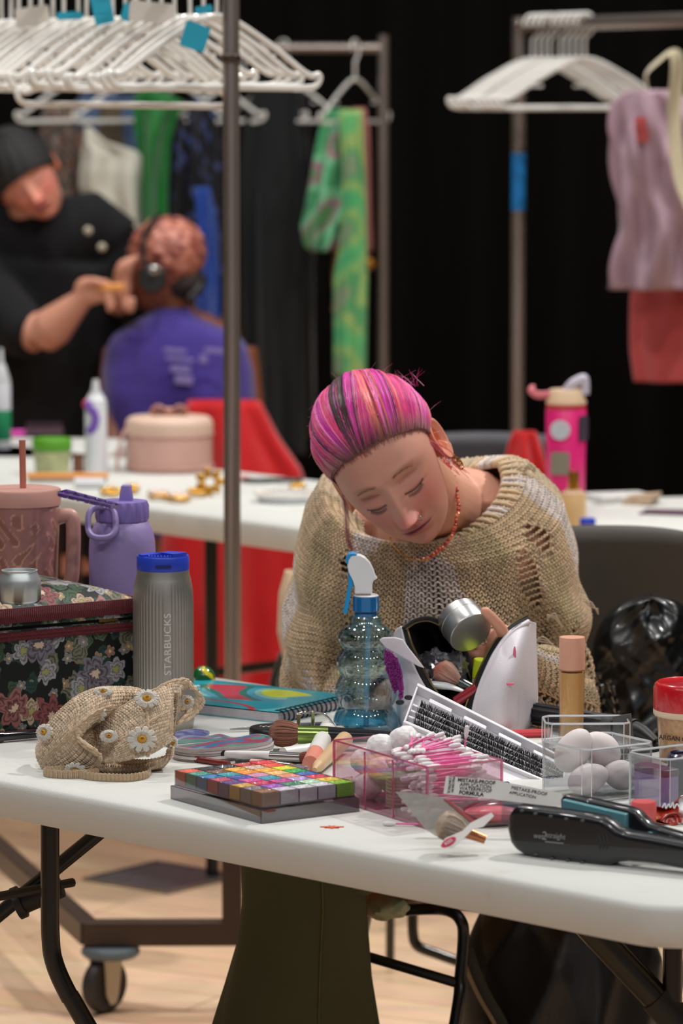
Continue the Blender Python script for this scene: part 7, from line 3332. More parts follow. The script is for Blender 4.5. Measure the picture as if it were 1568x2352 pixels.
g.ell(Vector((.13, 5.60, .55)) - PO, (.18, .13, .11), 24, 14)
g.build('trouser_lap', M_green, person, angle=180)

# ---- silver tin in her hand
tin = thing('silver_tin', 'round silver tin held up in the seated person\'s left hand behind the white pouch', 'tin', tinC)
R = frame_to(tin_n)
g = G()
s_ = tinC.y / FPX
rt = 54 * s_
g.lathe([(0, -.024), (rt * .93, -.024), (rt * .97, -.0225), (rt * .97, -.010), (rt, -.0095), (rt, .0115), (rt * .985, .013), (rt * .965, .0135)], 60, R=R)
g.build('tin_body', pm('satin_aluminium', (196, 196, 194), .32, .85), tin, angle=35)
g = G()
g.lathe([(rt * .965, .0134), (rt * .95, .0126), (0, .0122)], 60, R=R)
g.build('tin_base', pm('matt_aluminium', (206, 202, 196), .6, .25), tin, angle=35)
g = G()
g.tube([R @ Vector((rt * .985 * math.cos(a / 60 * 6.283), rt * .985 * math.sin(a / 60 * 6.283), -.0098)) for a in range(60)], .0009, 6, closed=True)
g.build('lid_bead', pm('satin_aluminium', (196, 196, 194), .32, .85), tin)
# ------------------------------------------------------------------ chairs, black bags
ch = thing('folding_chair', 'folding chair with brown-grey back and black tube frame under the seated person', 'chair', (.2, 5.6, 0), math.radians(6))
CO = Vector((.2, 5.6, 0))
CMi = (Matrix.Translation(CO) @ Matrix.Rotation(math.radians(6), 4, 'Z')).inverted()


def CL(px, py, Y):
    return CMi @ PY(px, py, Y)


g = G()
g.grid(lambda u, v: Vector((-.14 + .50 * u, .26 - .035 * math.sin(math.pi * u), .66 + (.245 - .016 * (2 * u - 1) ** 4) * v)), 24, 10)
g.build('backrest', pm('brown_grey_plastic', (66, 60, 52), .55), ch, solid=.016)
g = G()
g.grid(lambda u, v: Vector((-.21 + .44 * u, -.33 + .46 * v, .448 - .008 * math.sin(math.pi * u) * math.sin(math.pi * v))), 20, 20)
g.build('seat', pm('tan_plywood', (196, 160, 122), .45, var=.12), ch, solid=.014)
M_tub = pm('black_tube', (22, 23, 22), .35, .2, coat=.3)
for sx in (0, 1):
    g = G()
    if sx == 0:
        pts = [CL(905, 2092, 5.25), CL(985, 2088, 5.24), CL(1030, 2092, 5.22), CL(1056, 2112, 5.21), CL(1064, 2150, 5.21), CL(1056, 2250, 5.20), CL(1044, 2352, 5.18), CL(950, 2960, 5.12)]
    else:
        pts = [Vector((.235, .10, .44)), Vector((.235, -.1, .44)), Vector((.24, -.25, .43)), Vector((.25, -.30, .38)), Vector((.26, -.34, .2)), Vector((.27, -.38, .012))]
    for p in pts:
        p.z = max(p.z, .012)
    g.tube(spline(pts, 40), .0082, 12)
    g.build('leg', M_tub, ch)
    g = G()
    x = -.19 if sx == 0 else .29
    g.tube([(x, -.26, .44), (x, .05, .20), (x, .24, .012)], .0082, 12)
    g.build('leg', M_tub, ch)
    g = G()
    g.tube([(x, .10, .40), (x, .26, .70), (x, .27, .88)], .0082, 12)
    g.build('back_post', M_tub, ch)
g = G()
g.tube([CL(840, 2196, 5.22), CL(1050, 2258, 5.20)], .0072, 12)
g.build('crossbar', M_tub, ch)
# small pale green cloth on the seat edge
q = PY(880, 2085, 5.20)
t = thing('pale_green_cloth', 'pale green cloth bunched on the chair seat beside the olive trousers', 'cloth', q)
g = G()
g.ell((0, 0, .0), (.034, .03, .016), 30, 18, fn=lambda d: 1 + .12 * math.sin(7 * d.x + 3 * d.y) * math.sin(5 * d.z + 2))
g.build('cloth', pm('sage_cloth', (176, 182, 150), .85, bump=.3), t)
# chair further back under the table (thin olive frame)
t = thing('folding_chair', 'thin dark chair frame seen far under the table between the chair leg and black bag', 'chair', PZ(1000, 2240, 0))
tq = PZ(1000, 2240, 0)
g = G()
pts = [PY(948, 2080, 6.3) - tq, PY(948, 2140, 6.3) - tq, PY(958, 2172, 6.3) - tq, PY(1000, 2190, 6.3) - tq, PY(1062, 2212, 6.3) - tq]
g.tube(spline(pts, 24), .009, 10)
g.build('chair_frame', pm('olive_black_steel', (38, 36, 26), .3, .5), t)
for x_ in (-.08, .12):
    g = G()
    g.tube([(x_, 0, pts[3].z), (x_, .03, .01 - tq.z)], .008, 8)
    g.build('leg', pm('olive_black_steel', (38, 36, 26), .3, .5), t)

M_pvc = pm('black_patent_vinyl', (9, 10, 11), .3, coat=.35, var=.2)


def crumple(name, label, cat, x0, x1, ytop, ybot, Y, mat, seed, deep=.05, bulge=.07, tp=4, tap=.30, kzm=2.2, nu=120, nv=120):
    rr = random.Random(seed)
    W_ = [(rr.uniform(-1, 1), rr.uniform(-1, 1), rr.uniform(2, 7), rr.uniform(0, 6), rr.uniform(.3, 1)) for _ in range(12)]
    o = PY((x0 + x1) / 2, ybot, Y)
    t = thing(name, label, cat, o)

    def fn(u, v):
        a = 2 * math.pi * u
        yb = ybot + (ytop - ybot) * v
        cx = (x0 + x1) / 2
        hw = (x1 - x0) / 2 * (1 - tap * max(0, v - .72) / .28 * (v > .72)) * min(1, math.sqrt(max(0, 1 - (max(0, v - .3) / .70) ** tp)) + .02)
        p = PY(cx + hw * math.cos(a), yb, Y) - o
        n_ = 0
        for (kx, kz, f, ph, am) in W_:
            n_ += am * (1 - abs(math.sin((kx * math.cos(a) * 1.3 + kz * v * kzm) * f * .5 + ph))) ** 2
        n_ = n_ / 5
        p.y = -math.sin(a) * bulge * (.4 + .6 * math.sin(math.pi * min(1, v + .05))) - deep * n_ * max(0, math.sin(a))
        p.x += .012 * (n_ - .6) * math.cos(a)
        return p
    g = G()
    g.grid(fn, nu, nv, wu=True)
    g.build('shell', mat, t, angle=180)
    return t, o


jk, jo = crumple('patent_jacket', 'crumpled shiny black patent jacket slung over the chair at right', 'jacket', 1345, 1640, 1366, 2120, 5.70, M_pvc, 5, deep=.05, tp=9, tap=.10, kzm=6)
g = G()
for (pts, r_) in (([(1372, 1545), (1380, 1580), (1384, 1620), (1392, 1660)], .005), ([(1396, 1560), (1412, 1600), (1420, 1650)], .004)):
    g.tube(spline([PY(x, y, 5.58) - jo for x, y in pts], 14), [r_ * (1 + .4 * math.sin(k * 1.9)) for k in range(15)], 8)
g.build('highlight_lumps', pm('highlight_gloss_black', (20, 24, 24), .08, coat=1), jk)  # glossy lumps added to stand in for highlights on the vinyl
bb2, bo2 = crumple('black_bag', 'black padded bag with a zip on the floor under the table at right', 'bag', 1040, 1540, 1900, 2980, 5.42, pm('black_nylon', (16, 16, 17), .4, coat=.2), 8, deep=.06, bulge=.10)
g = G()
zp = [PY(x, y, 5.325) - bo2 for x, y in ((1072, 2180), (1092, 2240), (1118, 2295), (1150, 2350), (1185, 2430))]
zs = spline(zp, 60)
g.tube(zs, .009, 8, flat=(.3, 1))
g.build('zip_tape', pm('olive_zip_tape', (50, 46, 38), .8), bb2)
g = G()
for k in range(60):
    g.box(zs[k] + Vector((-.009, -.003, 0)), (.006, .003, .0024))
g.build('zip_teeth', pm('aged_steel', (130, 118, 96), .3, .9), bb2)

# grey chair behind the right-hand table with red cloth
q = PY(1130, 1300, 8.5)
gc = thing('folding_chair', 'grey plastic chair behind the seated person\'s shoulder', 'chair', (q.x, 8.5, 0))
go_ = Vector((q.x, 8.5, 0))
g = G()
zt_ = PY(1130, 995, 8.5).z
g.grid(lambda u, v: Vector((-.13 + .30 * u, .03 * (1 - (2 * u - 1) ** 2), zt_ - .22 + .22 * v - .02 * (u - .3) ** 2)), 20, 8)
g.build('backrest', pm('slate_grey_plastic', (58, 58, 64), .5), gc, solid=.02)
g = G()
g.box((.02, .25, .45), (.40, .40, .02))
g.build('seat', pm('slate_grey_plastic', (58, 58, 64), .5), gc, bevel=.006)
for x_ in (-.15, .19):
    for y_ in (.03, .43):
        g = G()
        g.tube([(x_, y_, .01), (x_, y_, zt_ - .05 if y_ < .1 else .45)], .010, 10)
        g.build('leg', M_tub, gc)
M_red = fabric('red_cotton', (186, 18, 24))
garment('red_scarf', [(990, 1180, 1228), (1010, 1172, 1236), (1050, 1166, 1246), (1120, 1160, 1262), (1240, 1160, 1270)], 8.42, M_red, 'red cloth hanging over the grey chair beside the pink bottle', 'scarf', dep=.03, seed=41, folds=4, amp=.012)

# red draped chair behind the middle table
rc = garment('red_chair_cover', [(920, 432, 596), (936, 424, 606), (1000, 416, 640), (1085, 404, 700), (1230, 372, 704), (1400, 360, 700), (1540, 395, 690), (1676, 400, 680)], 9.45, M_red,
             'red cloth draped over the chair of the person in purple', 'chair cover', dep=.09, seed=42, folds=6, amp=.018, seg=110)
# beige tote
garment('beige_tote', [(1310, 655, 690), (1360, 642, 700), (1450, 640, 700), (1520, 655, 700)], 6.6, fabric('beige_canvas', (206, 178, 146)), 'beige canvas tote hanging behind the seated person\'s left side in view', 'bag', dep=.04, seed=44, amp=.004)
garment('olive_coat', [(1500, 640, 700), (1560, 620, 700), (1700, 610, 700)], 6.9, fabric('dark_olive_cloth', (44, 40, 28)), 'dark olive cloth low behind the seated person\'s elbow', 'cloth', dep=.05, seed=45, amp=.006)

# ------------------------------------------------------------------ background people


def simple_head(g, pos, M, sc, tint, off):
    def colf(p):
        c = skin_col(p)
        return tuple(min(255, a * b) for a, b in zip(c, tint))
    nu, nv = 110, 90
    V, F, C2 = [], [], []
    for j in range(nv + 1):
        th = math.pi * j / nv
        for i in range(nu):
            ph = 2 * math.pi * i / nu
            ph = ph - .45 * math.sin(ph)
            p = skin_point((math.sin(th) * math.sin(ph), -math.sin(th) * math.cos(ph), math.cos(th)))
            V.append(M @ (p * sc) + pos - off)
            C2.append(colf(p))
    for j in range(nv):
        for i in range(nu):
            i2 = (i + 1) % nu
            F.append((j * nu + i, (j + 1) * nu + i, (j + 1) * nu + i2, j * nu + i2))
    o = len(g.col)
    g.add(V, F)
    g.col[o:] = C2
    for sx in (1, -1):
        g.ell(M @ (Vector((sx * .078, .006, -.002)) * sc) + pos - off, (.010, .016, .030), 12, 10, R=M, col=tuple(min(255, a * b) for a, b in zip((214, 140, 112), tint)))


# seated person in the purple T-shirt, back to us, head turned left
S0 = PY(400, 1100, 9.9)
sp0 = Vector((S0.x, 9.9, 0))
s2 = thing('person', 'seated person seen from behind in purple T-shirt, peach satin cap and headphones', 'person', sp0)


def S(px, py, Y):
    return PY(px, py, Y) - sp0


hp2 = PY(366, 620, 9.88)
HM2 = Matrix.Rotation(math.radians(-6), 3, 'Y') @ Matrix.Rotation(math.radians(-118), 3, 'Z') @ Matrix.Rotation(math.radians(4), 3, 'X')
g = G()
simple_head(g, hp2, HM2, .93, (.62, .5, .42), sp0)


def b2(gg):
    nk = S(388, 680, 9.9)
    bs = S(405, 760, 9.93)
    gg.tube([S(372, 650, 9.89), nk, bs], [.052, .050, .065], 20)
    gg.tube([S(290, 800, 9.93), S(350, 770, 9.93), bs, S(470, 770, 9.93), S(535, 800, 9.93)], [.048, .055, .075, .055, .048], 20)
    gg.tube([bs, S(405, 900, 9.9), S(405, 1150, 9.9), S(405, 1260, 9.85)], [.11, .14, .13, .15], 24, flat=(.8, 1.2), up=(0, 1, 0))
    for pts in ([S(275, 800, 9.92), S(258, 930, 9.88), S(256, 1050, 9.78), S(262, 1140, 9.66), S(268, 1190, 9.6)], [S(552, 800, 9.92), S(570, 930, 9.9), S(560, 1060, 9.85), S(540, 1130, 9.95)]):
        gg.tube(pts, [.044, .040, .034, .028, .022][:len(pts)], 16)
    for sx in (-.1, .1):
        a = Vector((sx, .0, .50))
        k_ = Vector((sx * 1.3, .45, .50))
        gg.tube([a, k_], [.09, .062], 18)
        gg.tube([k_, k_ + Vector((0, .05, -.40))], [.056, .038], 16)
        gg.ell(k_ + Vector((0, .12, -.45)), (.04, .12, .04), 12, 8)


Vb, Fb_ = remeshed(b2, .008, 4)
g.add(Vb, Fb_, col=(122, 70, 46))
g.build('body', M_skin, s2, angle=180)
M_purple = fabric('purple_jersey', (62, 46, 130))
g = G()
rows = [(712, 352, 436), (728, 330, 452), (745, 300, 490), (770, 262, 545), (800, 245, 568), (850, 236, 582), (900, 234, 588), (960, 240, 590), (1100, 250, 580), (1220, 262, 560)]


def shf(u, v):
    yy = 706 + (1220 - 706) * v
    xl, xr = interp(yy, [r[0] for r in rows], [r[1] for r in rows]), interp(yy, [r[0] for r in rows], [r[2] for r in rows])
    a, b = S(xl, yy, 9.9), S(xr, yy, 9.9)
    an = 2 * math.pi * u
    hw = (b.x - a.x) / 2
    dp = interp(yy, [706, 760, 900, 1220], [.05, .11, .15, .16])
    k = 1 + .05 * math.sin(an * 4 + v * 9) * min(1, v * 3) + .03 * math.sin(an * 9 - v * 7) * min(1, v * 3)
    q = math.copysign(abs(math.cos(an)) ** .85, math.cos(an))
    return Vector(((a.x + b.x) / 2 + hw * q, -dp * math.sin(an) * k, a.z))


g.grid(shf, 90, 60, wu=True)
g.build('t_shirt', M_purple, s2, angle=180, solid=.004)
M_print = pm('faded_lilac_print', (130, 118, 176), .8)
for x, y, w_, h_ in ((408, 796, .055, .010), (418, 815, .07, .009), (420, 838, .05, .016), (428, 862, .045, .022), (498, 796, .05, .012), (472, 815, .02, .02)):
    g = G()
    g.box((0, 0, 0), (w_, .006, h_))
    o = g.build('faded_print', M_print, s2, smooth=False, bevel=.001)
    o.location = S(x, y, 9.9) + Vector((0, -.156, 0))
    o.rotation_euler = (0, .1, 0)
g = G()   # satin cap
HMc = HM2


def capf(d):
    return 1 + .03 * math.sin(13 * d.x + 5 * d.z) * math.sin(11 * d.y + 3) + .02 * math.sin(29 * d.z + 9 * d.x)


g.ell(S(384, 580, 9.9), (.098, .105, .092), 80, 54, R=rotm(0, -.25, 0), fn=capf)
for i_, v_ in enumerate(g.v):
    q_ = math.sin(v_[0] * 90 + 2 * math.sin(v_[2] * 70)) * math.sin(v_[2] * 100 + 2 * math.sin(v_[1] * 60 + v_[0] * 50))
    g.col[i_] = (206, 136, 116) if q_ > .25 else (176, 100, 82) if q_ > -.35 else (122, 62, 52)
g.build('satin_cap', attrmat('peach_satin_print', .42, bump=.4, bscale=60, nvar=.2), s2, angle=180)
g = G()
g.ell(S(418, 650, 9.90), (.060, .07, .045), 24, 16)
g.build('hair', pm('dark_brown_hair', (34, 24, 20), .7, bump=.6), s2)
g = G()
g.tube(spline([S(345, 640, 9.76), S(330, 590, 9.77), S(332, 545, 9.79), S(352, 512, 9.84), S(372, 500, 9.93), S(380, 520, 10.0)], 30), .009, 10, flat=(.5, 1.3))
g.build('headphone_band', pm('black_plastic', (24, 24, 23), .45), s2)
g = G()
g.tube([S(352, 640, 9.80), S(348, 640, 9.765)], .036, 26)
g.build('ear_cup', pm('black_plastic', (24, 24, 23), .45), s2, bevel=.006)
g = G()
g.tube(spline([S(470, 640, 9.9), S(455, 660, 9.86), S(430, 690, 9.84)], 10), .012, 8)
g.build('ear_cup', pm('black_plastic', (24, 24, 23), .45), s2, bevel=.006)
g = G()
g.ell(S(353, 620, 9.76), (.016, .004, .012), 16, 10)
g.build('ear_cup_badge', M_silverf, s2)

# standing make-up artist in black
A0 = PY(110, 1100, 10.05)
ap0 = Vector((A0.x, 10.05, 0))
s3 = thing('person', 'make-up artist in black with cropped dark hair, bending in from the left edge', 'person', ap0)


def Sa(px, py, Y):
    return PY(px, py, Y) - ap0


hp3 = PY(62, 408, 9.9)
HM3 = Matrix.Rotation(math.radians(-36), 3, 'Y') @ Matrix.Rotation(math.radians(16), 3, 'X') @ Matrix.Rotation(math.radians(-4), 3, 'Z')
g = G()
simple_head(g, hp3, HM3, 1.0, (1.04, .98, .95), ap0)


def b3(gg):
    gg.tube([Sa(62, 450, 9.95), Sa(80, 510, 9.98), Sa(110, 570, 10.0)], [.056, .058, .08], 20)
    gg.tube([Sa(-70, 600, 10.02), Sa(20, 560, 10.02), Sa(120, 570, 10.0), Sa(220, 530, 10.02), Sa(262, 560, 10.02)], [.06, .08, .10, .075, .062], 20)
    gg.tube([Sa(110, 600, 10.02), Sa(90, 800, 10.05), Sa(70, 1100, 10.1), Sa(70, 1300, 10.12)], [.14, .16, .17, .18], 24, flat=(.8, 1.1), up=(0, 1, 0))
    # left-of-picture arm
    e1, w1 = Sa(95, 775, 9.78), Sa(185, 690, 9.72)
    gg.tube([Sa(-60, 610, 9.98), Sa(-10, 700, 9.86), e1], [.06, .058, .046], 18)
    gg.tube([e1, e1.lerp(w1, .3), e1.lerp(w1, .7), w1], [.046, .052, .038, .028], 18)
    pm_ = Sa(205, 668, 9.71)
    gg.ell(pm_, (.040, .024, .034), 18, 12, R=rotm(0, .5, 0))
    gg.tube([w1, pm_], [.028, .028], 14)
    for k in range(4):
        a = Sa(214 + k * 2, 652 + k * 12, 9.70)
        finger(gg, [a, a + Vector((.028, -.008, .004)), a + Vector((.042, -.012, -.010)), a + Vector((.034, -.018, -.022))], .0105, .009)
    finger(gg, [Sa(196, 655, 9.69), Sa(212, 645, 9.68), Sa(232, 650, 9.675)], .012, .0095)
    # other arm to the client's cheek
    e2, w2_ = Sa(262, 700, 10.05), Sa(282, 690, 9.86)
    gg.tube([Sa(262, 560, 10.02), Sa(285, 640, 10.08), e2], [.06, .05, .042], 16)
    gg.tube([e2, w2_], [.036, .028], 16)
    p3_ = Sa(280, 655, 9.80)
    gg.ell(p3_, (.026, .022, .045), 18, 12)
    gg.tube([w2_, p3_], [.028, .024], 12)
    for k in range(4):
        a = Sa(268 + k * 9, 640 - k * 3, 9.79)
        finger(gg, [a, a + Vector((.004, -.01, .020)), a + Vector((.012, -.012, .036)), a + Vector((.022, -.006, .044))], .0105, .0085)
    finger(gg, [Sa(290, 700, 9.79), Sa(300, 712, 9.785), Sa(306, 690, 9.78)], .012, .009)
    for sx in (-.1, .1):
        a = Sa(70, 1300, 10.12) + Vector((sx, 0, 0))
        an = Vector((a.x * 1.0, a.y + .02, .09))
        gg.tube([a, a.lerp(an, .5), an], [.09, .06, .04], 16)
        gg.ell(an + Vector((0, -.06, -.04)), (.045, .12, .04), 12, 8)


Vb, Fb_ = remeshed(b3, .006, 4)
g.add(Vb, Fb_, col=(206, 146, 122))
g.build('body', M_skin, s3, angle=180)
g = G()
M_bk = fabric('black_jersey', (14, 14, 16), sheen=.05)


def b3c(gg):
    gg.tube([Sa(-75, 600, 10.02), Sa(20, 555, 10.02), Sa(120, 560, 10.0), Sa(222, 520, 10.02), Sa(270, 560, 10.02)], [.075, .095, .115, .092, .075], 24)
    gg.tube([Sa(110, 590, 10.02), Sa(100, 800, 10.05), Sa(85, 1000, 10.1), Sa(80, 1250, 10.12)], [.165, .19, .20, .20], 28, flat=(.8, 1.15), up=(0, 1, 0))
    gg.tube([Sa(66, 480, 9.96), Sa(90, 540, 9.99), Sa(100, 580, 10.0)], [.064, .078, .09], 20)
    gg.tube([Sa(-65, 610, 9.98), Sa(-15, 700, 9.87), Sa(62, 770, 9.80), Sa(74, 775, 9.79)], [.078, .078, .066, .056], 22)
    gg.tube([Sa(266, 560, 10.02), Sa(292, 640, 10.08), Sa(268, 700, 10.04)], [.076, .066, .054], 20)
    for sx in (-.1, .1):
        a = Sa(70, 1250, 10.12) + Vector((sx, 0, 0))
        gg.tube([a, Vector((a.x, a.y, .08))], [.11, .07], 18)


Vb, Fb_ = remeshed(b3c, .010, 4)
g.add(Vb, Fb_)
g.build('black_clothes', M_bk, s3, angle=180)
g = G()


def hairshell(u, v):
    th = math.pi * .56 * v
    ph = 2 * math.pi * u
    d = (math.sin(th) * math.sin(ph), -math.sin(th) * math.cos(ph), math.cos(th))
    front = max(0, math.cos(ph))
    th2 = th * (1 - .30 * front) * (1 + .18 * max(0, -math.cos(ph)))
    d = (math.sin(th2) * math.sin(ph), -math.sin(th2) * math.cos(ph), math.cos(th2))
    return HM3 @ (hair_point(d, .012 + .003 * math.sin(ph * 17 + v * 9))) + hp3 - ap0


g.grid(hairshell, 60, 24, wu=True)
g.build('hair', pm('cropped_black_hair', (16, 14, 14), .7, bump=.8, bscale=300), s3, angle=180, solid=.002)
g = G()
for (x, y) in ((202, 530), (234, 568)):
    pass
for (x, y) in ((202, 530), (234, 568)):
    g = G()
    g.ell(Sa(x, y, 9.86), (.011, .006, .011), 14, 10)
    g.build('round_pin', pm('ivory_pin', (176, 168, 146), .4), s3)
# the brush in their hand
t = thing('foundation_brush', 'orange-handled flat brush held to the cheek of the capped person', 'makeup brush', PY(255, 660, 9.68))
g = G()
g.box((0, 0, 0), (.066, .010, .019))
g.build('handle', pm('orange_wood', (226, 150, 74), .4), t, bevel=.004)

# ------------------------------------------------------------------ things on the middle table


def std(px, py, dy=0):
    q = PZ(px, py)
    return Vector((q.x, q.y + dy, TZ))


# pink case
q = std(389, 1080, .0)
t = thing('round_case', 'round blush pink case with a bow on the lid, on the middle table', 'case', q)
s_ = q.y / FPX
rc_ = 99 * s_
hb = PY(389, 1000, q.y).z - TZ
g = G()
g.lathe([(0, 0), (rc_ * .96, 0), (rc_, .008), (rc_ * 1.0, hb), (rc_ * .97, hb + .002)], 60)
M_ppk = pm('blush_leatherette', (204, 160, 148), .45, bump=.1)
g.build('case_body', M_ppk, t, angle=50)
g = G()
g.lathe([(rc_ * 1.01, hb + .003), (rc_ * 1.02, hb + .006), (rc_ * 1.02, hb + .028), (rc_ * .98, hb + .036), (rc_ * .9, hb + .041), (0, hb + .044)], 60)
g.build('lid', pm('cream_blush_leatherette', (214, 182, 162), .45, bump=.1), t, angle=50)
g = G()
for z in (hb + .004, .012):
    g.tube([(rc_ * 1.015 * math.cos(a / 50 * 6.283), rc_ * 1.015 * math.sin(a / 50 * 6.283), z) for a in range(50)], .0028, 6, closed=True)
g.build('piping', M_ppk, t)
g = G()
for sx in (-1, 1):
    g.tube(spline([(0, 0, hb + .05), (sx * .022, -.004, hb + .064), (sx * .036, 0, hb + .054), (sx * .022, .004, hb + .046), (0, 0, hb + .048)], 20), .009, 10, flat=(.4, 1))
g.ell((0, 0, hb + .052), (.010, .009, .009), 12, 8)
g.build('bow', pm('mocha_ribbon', (190, 140, 122), .5), t)
g = G()
g.tube(spline([(-rc_ * .9, -.02, hb + .03), (-rc_ * 1.08, -.03, hb + .0), (-rc_ * 1.18, -.03, hb - .04), (-rc_ * 1.2, -.03, hb - .08)], 16), .007, 8, flat=(.3, 1))
g.build('strap', M_ppk, t)


def bottle(name, label, cat, px, pyb, w_, pyt, parts, dy=0, pyb2=None):
    """parts: list of (part, f0, f1, r0, r1, mat) as fractions of the height and half width"""
    q = std(px, pyb, dy)
    s_ = q.y / FPX
    H_ = PY(px, pyt, q.y).z - TZ
    t = thing(name, label, cat, q)
    for (pn, f0, f1, r0, r1, m) in parts:
        g = G()
        R0_, R1_ = r0 * w_ / 2 * s_, r1 * w_ / 2 * s_
        g.lathe([(0, f0 * H_), (R0_ * .96, f0 * H_), (R0_, f0 * H_ + .003), (R1_, f1 * H_ - .004), (R1_ * .93, f1 * H_), (0, f1 * H_)], 36)
        g.build(pn, m, t, angle=40)
    return t, q, s_, H_


M_wb = pm('white_gloss_bottle', (214, 216, 220), .3)
t, q, s_, H_ = bottle('hairspray_can', 'white spray bottle with purple and red swirl beside the pink case', 'spray bottle', 221, 1084, 52, 872,
                      [('can_body', 0, .76, 1, .98, M_wb), ('shoulder', .76, .86, .95, .62, M_wb), ('nozzle', .86, 1, .42, .28, M_wb)])
g = G()
for k, (a, z, c) in enumerate(((-2.2, .74, 0), (-2.0, .70, 0), (-1.7, .66, 0), (-1.55, .60, 0), (-1.6, .54, 0), (-1.75, .49, 0), (-2.0, .46, 0))):
    g.ell((26 * s_ * math.cos(a), 26 * s_ * math.sin(a), H_ * z), (.010, .004, .009), 10, 7)
g.build('purple_swirl', pm('violet_print', (112, 76, 170), .4), t)
g = G()
g.ell((26 * s_ * math.cos(-2.5), 26 * s_ * math.sin(-2.5), H_ * .74), (.009, .006, .010), 10, 7)
g.build('red_mark', pm('red_print', (206, 60, 50), .4), t)
t, q, s_, H_ = bottle('food_tub', 'clear tub with a green lid on the middle table at left', 'tub', 120, 1088, 88, 1006,
                      [('tub_body', 0, .66, .88, 1, pm('yellowish_clear', (172, 176, 128), .35, var=.4, scale=40)), ('lid', .66, 1, 1.04, 1.04, pm('grass_green', (84, 150, 30), .45))])
bottle('brown_jar', 'small brown jar between the green-lidded tub and white spray bottle', 'jar', 180, 1084, 26, 1042, [('jar_body', 0, .8, 1, 1, pm('brown_jar', (130, 84, 64), .4)), ('lid', .8, 1, 1.05, 1.05, pm('brown_lid', (110, 70, 54), .5))])
bottle('green_bottle', 'tall white bottle with a green label at the far left edge', 'bottle', 4, 1030, 44, 800,
       [('bottle_body', 0, .66, 1, 1, M_wb), ('label', .08, .40, 1.02, 1.02, pm('green_label', (20, 132, 84), .5)), ('shoulder', .66, .84, .98, .5, M_wb), ('pump', .84, 1, .3, .2, M_wb)])
# hairbrush on the far table
t = thing('hairbrush', 'magenta-handled hairbrush with dark bristles on the far left table', 'hairbrush', std(60, 1016))
g = G()
g.tube([(-.09, 0, .016), (.0, 0, .022)], [.010, .008], 12)
g.build('handle', pm('magenta_plastic', (206, 40, 160), .4), t)
g = G()
g.box((.042, 0, .026), (.086, .03, .012))
for k in range(60):
    x, y = .004 + .076 * (k % 12) / 11, -.011 + .022 * (k // 12) / 4
    g.tube([(x, y, .026), (x, y, .046)], .0012, 4)
g.build('bristle_pad', pm('plum_grey_bristles', (86, 60, 72), .7), t)
# wooden stick with dark base
t = thing('wooden_comb', 'orange wooden comb lying left of the pink case', 'comb', std(155, 1108))
g = G()
g.box((0, 0, .014), (.17, .016, .012))
g.build('comb_spine', pm('orange_wood', (206, 120, 40), .4), t, bevel=.003)
g = G()
for k in range(34):
    g.box((-.08 + .16 * k / 33, 0, .004), (.0026, .012, .008))
g.build('comb_teeth', pm('dark_wood_teeth', (50, 30, 20), .5), t)
t = thing('white_spool', 'small white roll on the table below the orange comb', 'roll', std(205, 1122))
g = G()
g.tube([(-.03, 0, .011), (.03, 0, .011)], .011, 16)
g.build('roll', M_wb, t)
# gold jewellery
M_gold = pm('bright_gold', (226, 176, 84), .22, 1.0)
jr = random.Random(31)
jl = [(255, 1138, 40, 'coiled gold chain on the middle table, left of the purple bottle\'s spout'), (300, 1132, 30, 'small gold chain by the lavender bottle lid'), (365, 1146, 44, 'gold and white bead necklace in front of the pink case'), (412, 1152, 50, 'large heap of gold beads below the pink case'), (452, 1140, 36, 'gold bead strand just left of the gold flower'), (682, 1128, 30, 'gold beaded bracelet above the white beaded plate')]
for (x, y, w_, lab) in jl:
    q = std(x, y)
    t = thing('gold_jewelry', lab, 'jewelry', q)
    s_ = q.y / FPX
    g = G()
    for k in range(26):
        a = k / 26 * 6.283
        rr_ = jr.uniform(.75, 1.05)
        g.ell((w_ / 2 * s_ * math.cos(a) * rr_, .04 * math.sin(a) * rr_, .006 + jr.uniform(0, .006)), (.006, .006, .005), 9, 6)
    g.build('gold_beads', M_gold, t)
    if x in (365, 412):
        g = G()
        for k in range(18):
            a = k / 18 * 6.283
            g.ell((w_ / 2.6 * s_ * math.cos(a), .028 * math.sin(a), .011), (.007, .007, .006), 9, 6)
        g.build('white_beads', pm('pearl', (226, 196, 184), .25, coat=.6), t)
q = std(482, 1140)
t = thing('gold_flower', 'standing gold flower ornament beside the near chrome pole', 'ornament', q)
g = G()
for k in range(7):
    a = k / 7 * 6.283
    g.ell((.020 * math.cos(a), -.004, .030 + .018 * math.sin(a)), (.011, .003, .008), 10, 7, R=rotm(0, -a, 0))
g.tube([(0, 0, .02), (.003, 0, 0)], .004, 8)
g.build('flower', pm('antique_gold', (196, 144, 50), .3, .9), t)
# plate with white beads
q = std(660, 1152)
t = thing('beaded_plate', 'white beaded plate at the near end of the middle table', 'plate', q)
g = G()
g.lathe([(0, 0), (.055, 0), (.060, .010), (.066, .014), (.064, .016), (.055, .010), (0, .008)], 44)
g.build('plate', M_wb, t)
g = G()
for k in range(36):
    a = k / 36 * 6.283
    g.ell((.062 * math.cos(a), .062 * math.sin(a), .017), (.0056, .0056, .005), 8, 6)
g.build('bead_rim', pm('white_pearls', (226, 218, 206), .3, coat=.5), t)
t = thing('black_ribbon', 'black ribbon lying across the middle table right of the chrome pole', 'ribbon', std(625, 1110))
g = G()
g.tube(spline([(-.06, .01, .006), (-.03, -.01, .007), (.0, .01, .006), (.03, -.005, .008), (.06, .012, .006)], 26), .008, 8, flat=(.6, 1))
g.build('ribbon', pm('black_satin_ribbon', (18, 24, 22), .4), t)
t = thing('pink_sponge', 'small pink pad just right of the chrome pole on the middle table', 'sponge', std(560, 1106))
g = G()
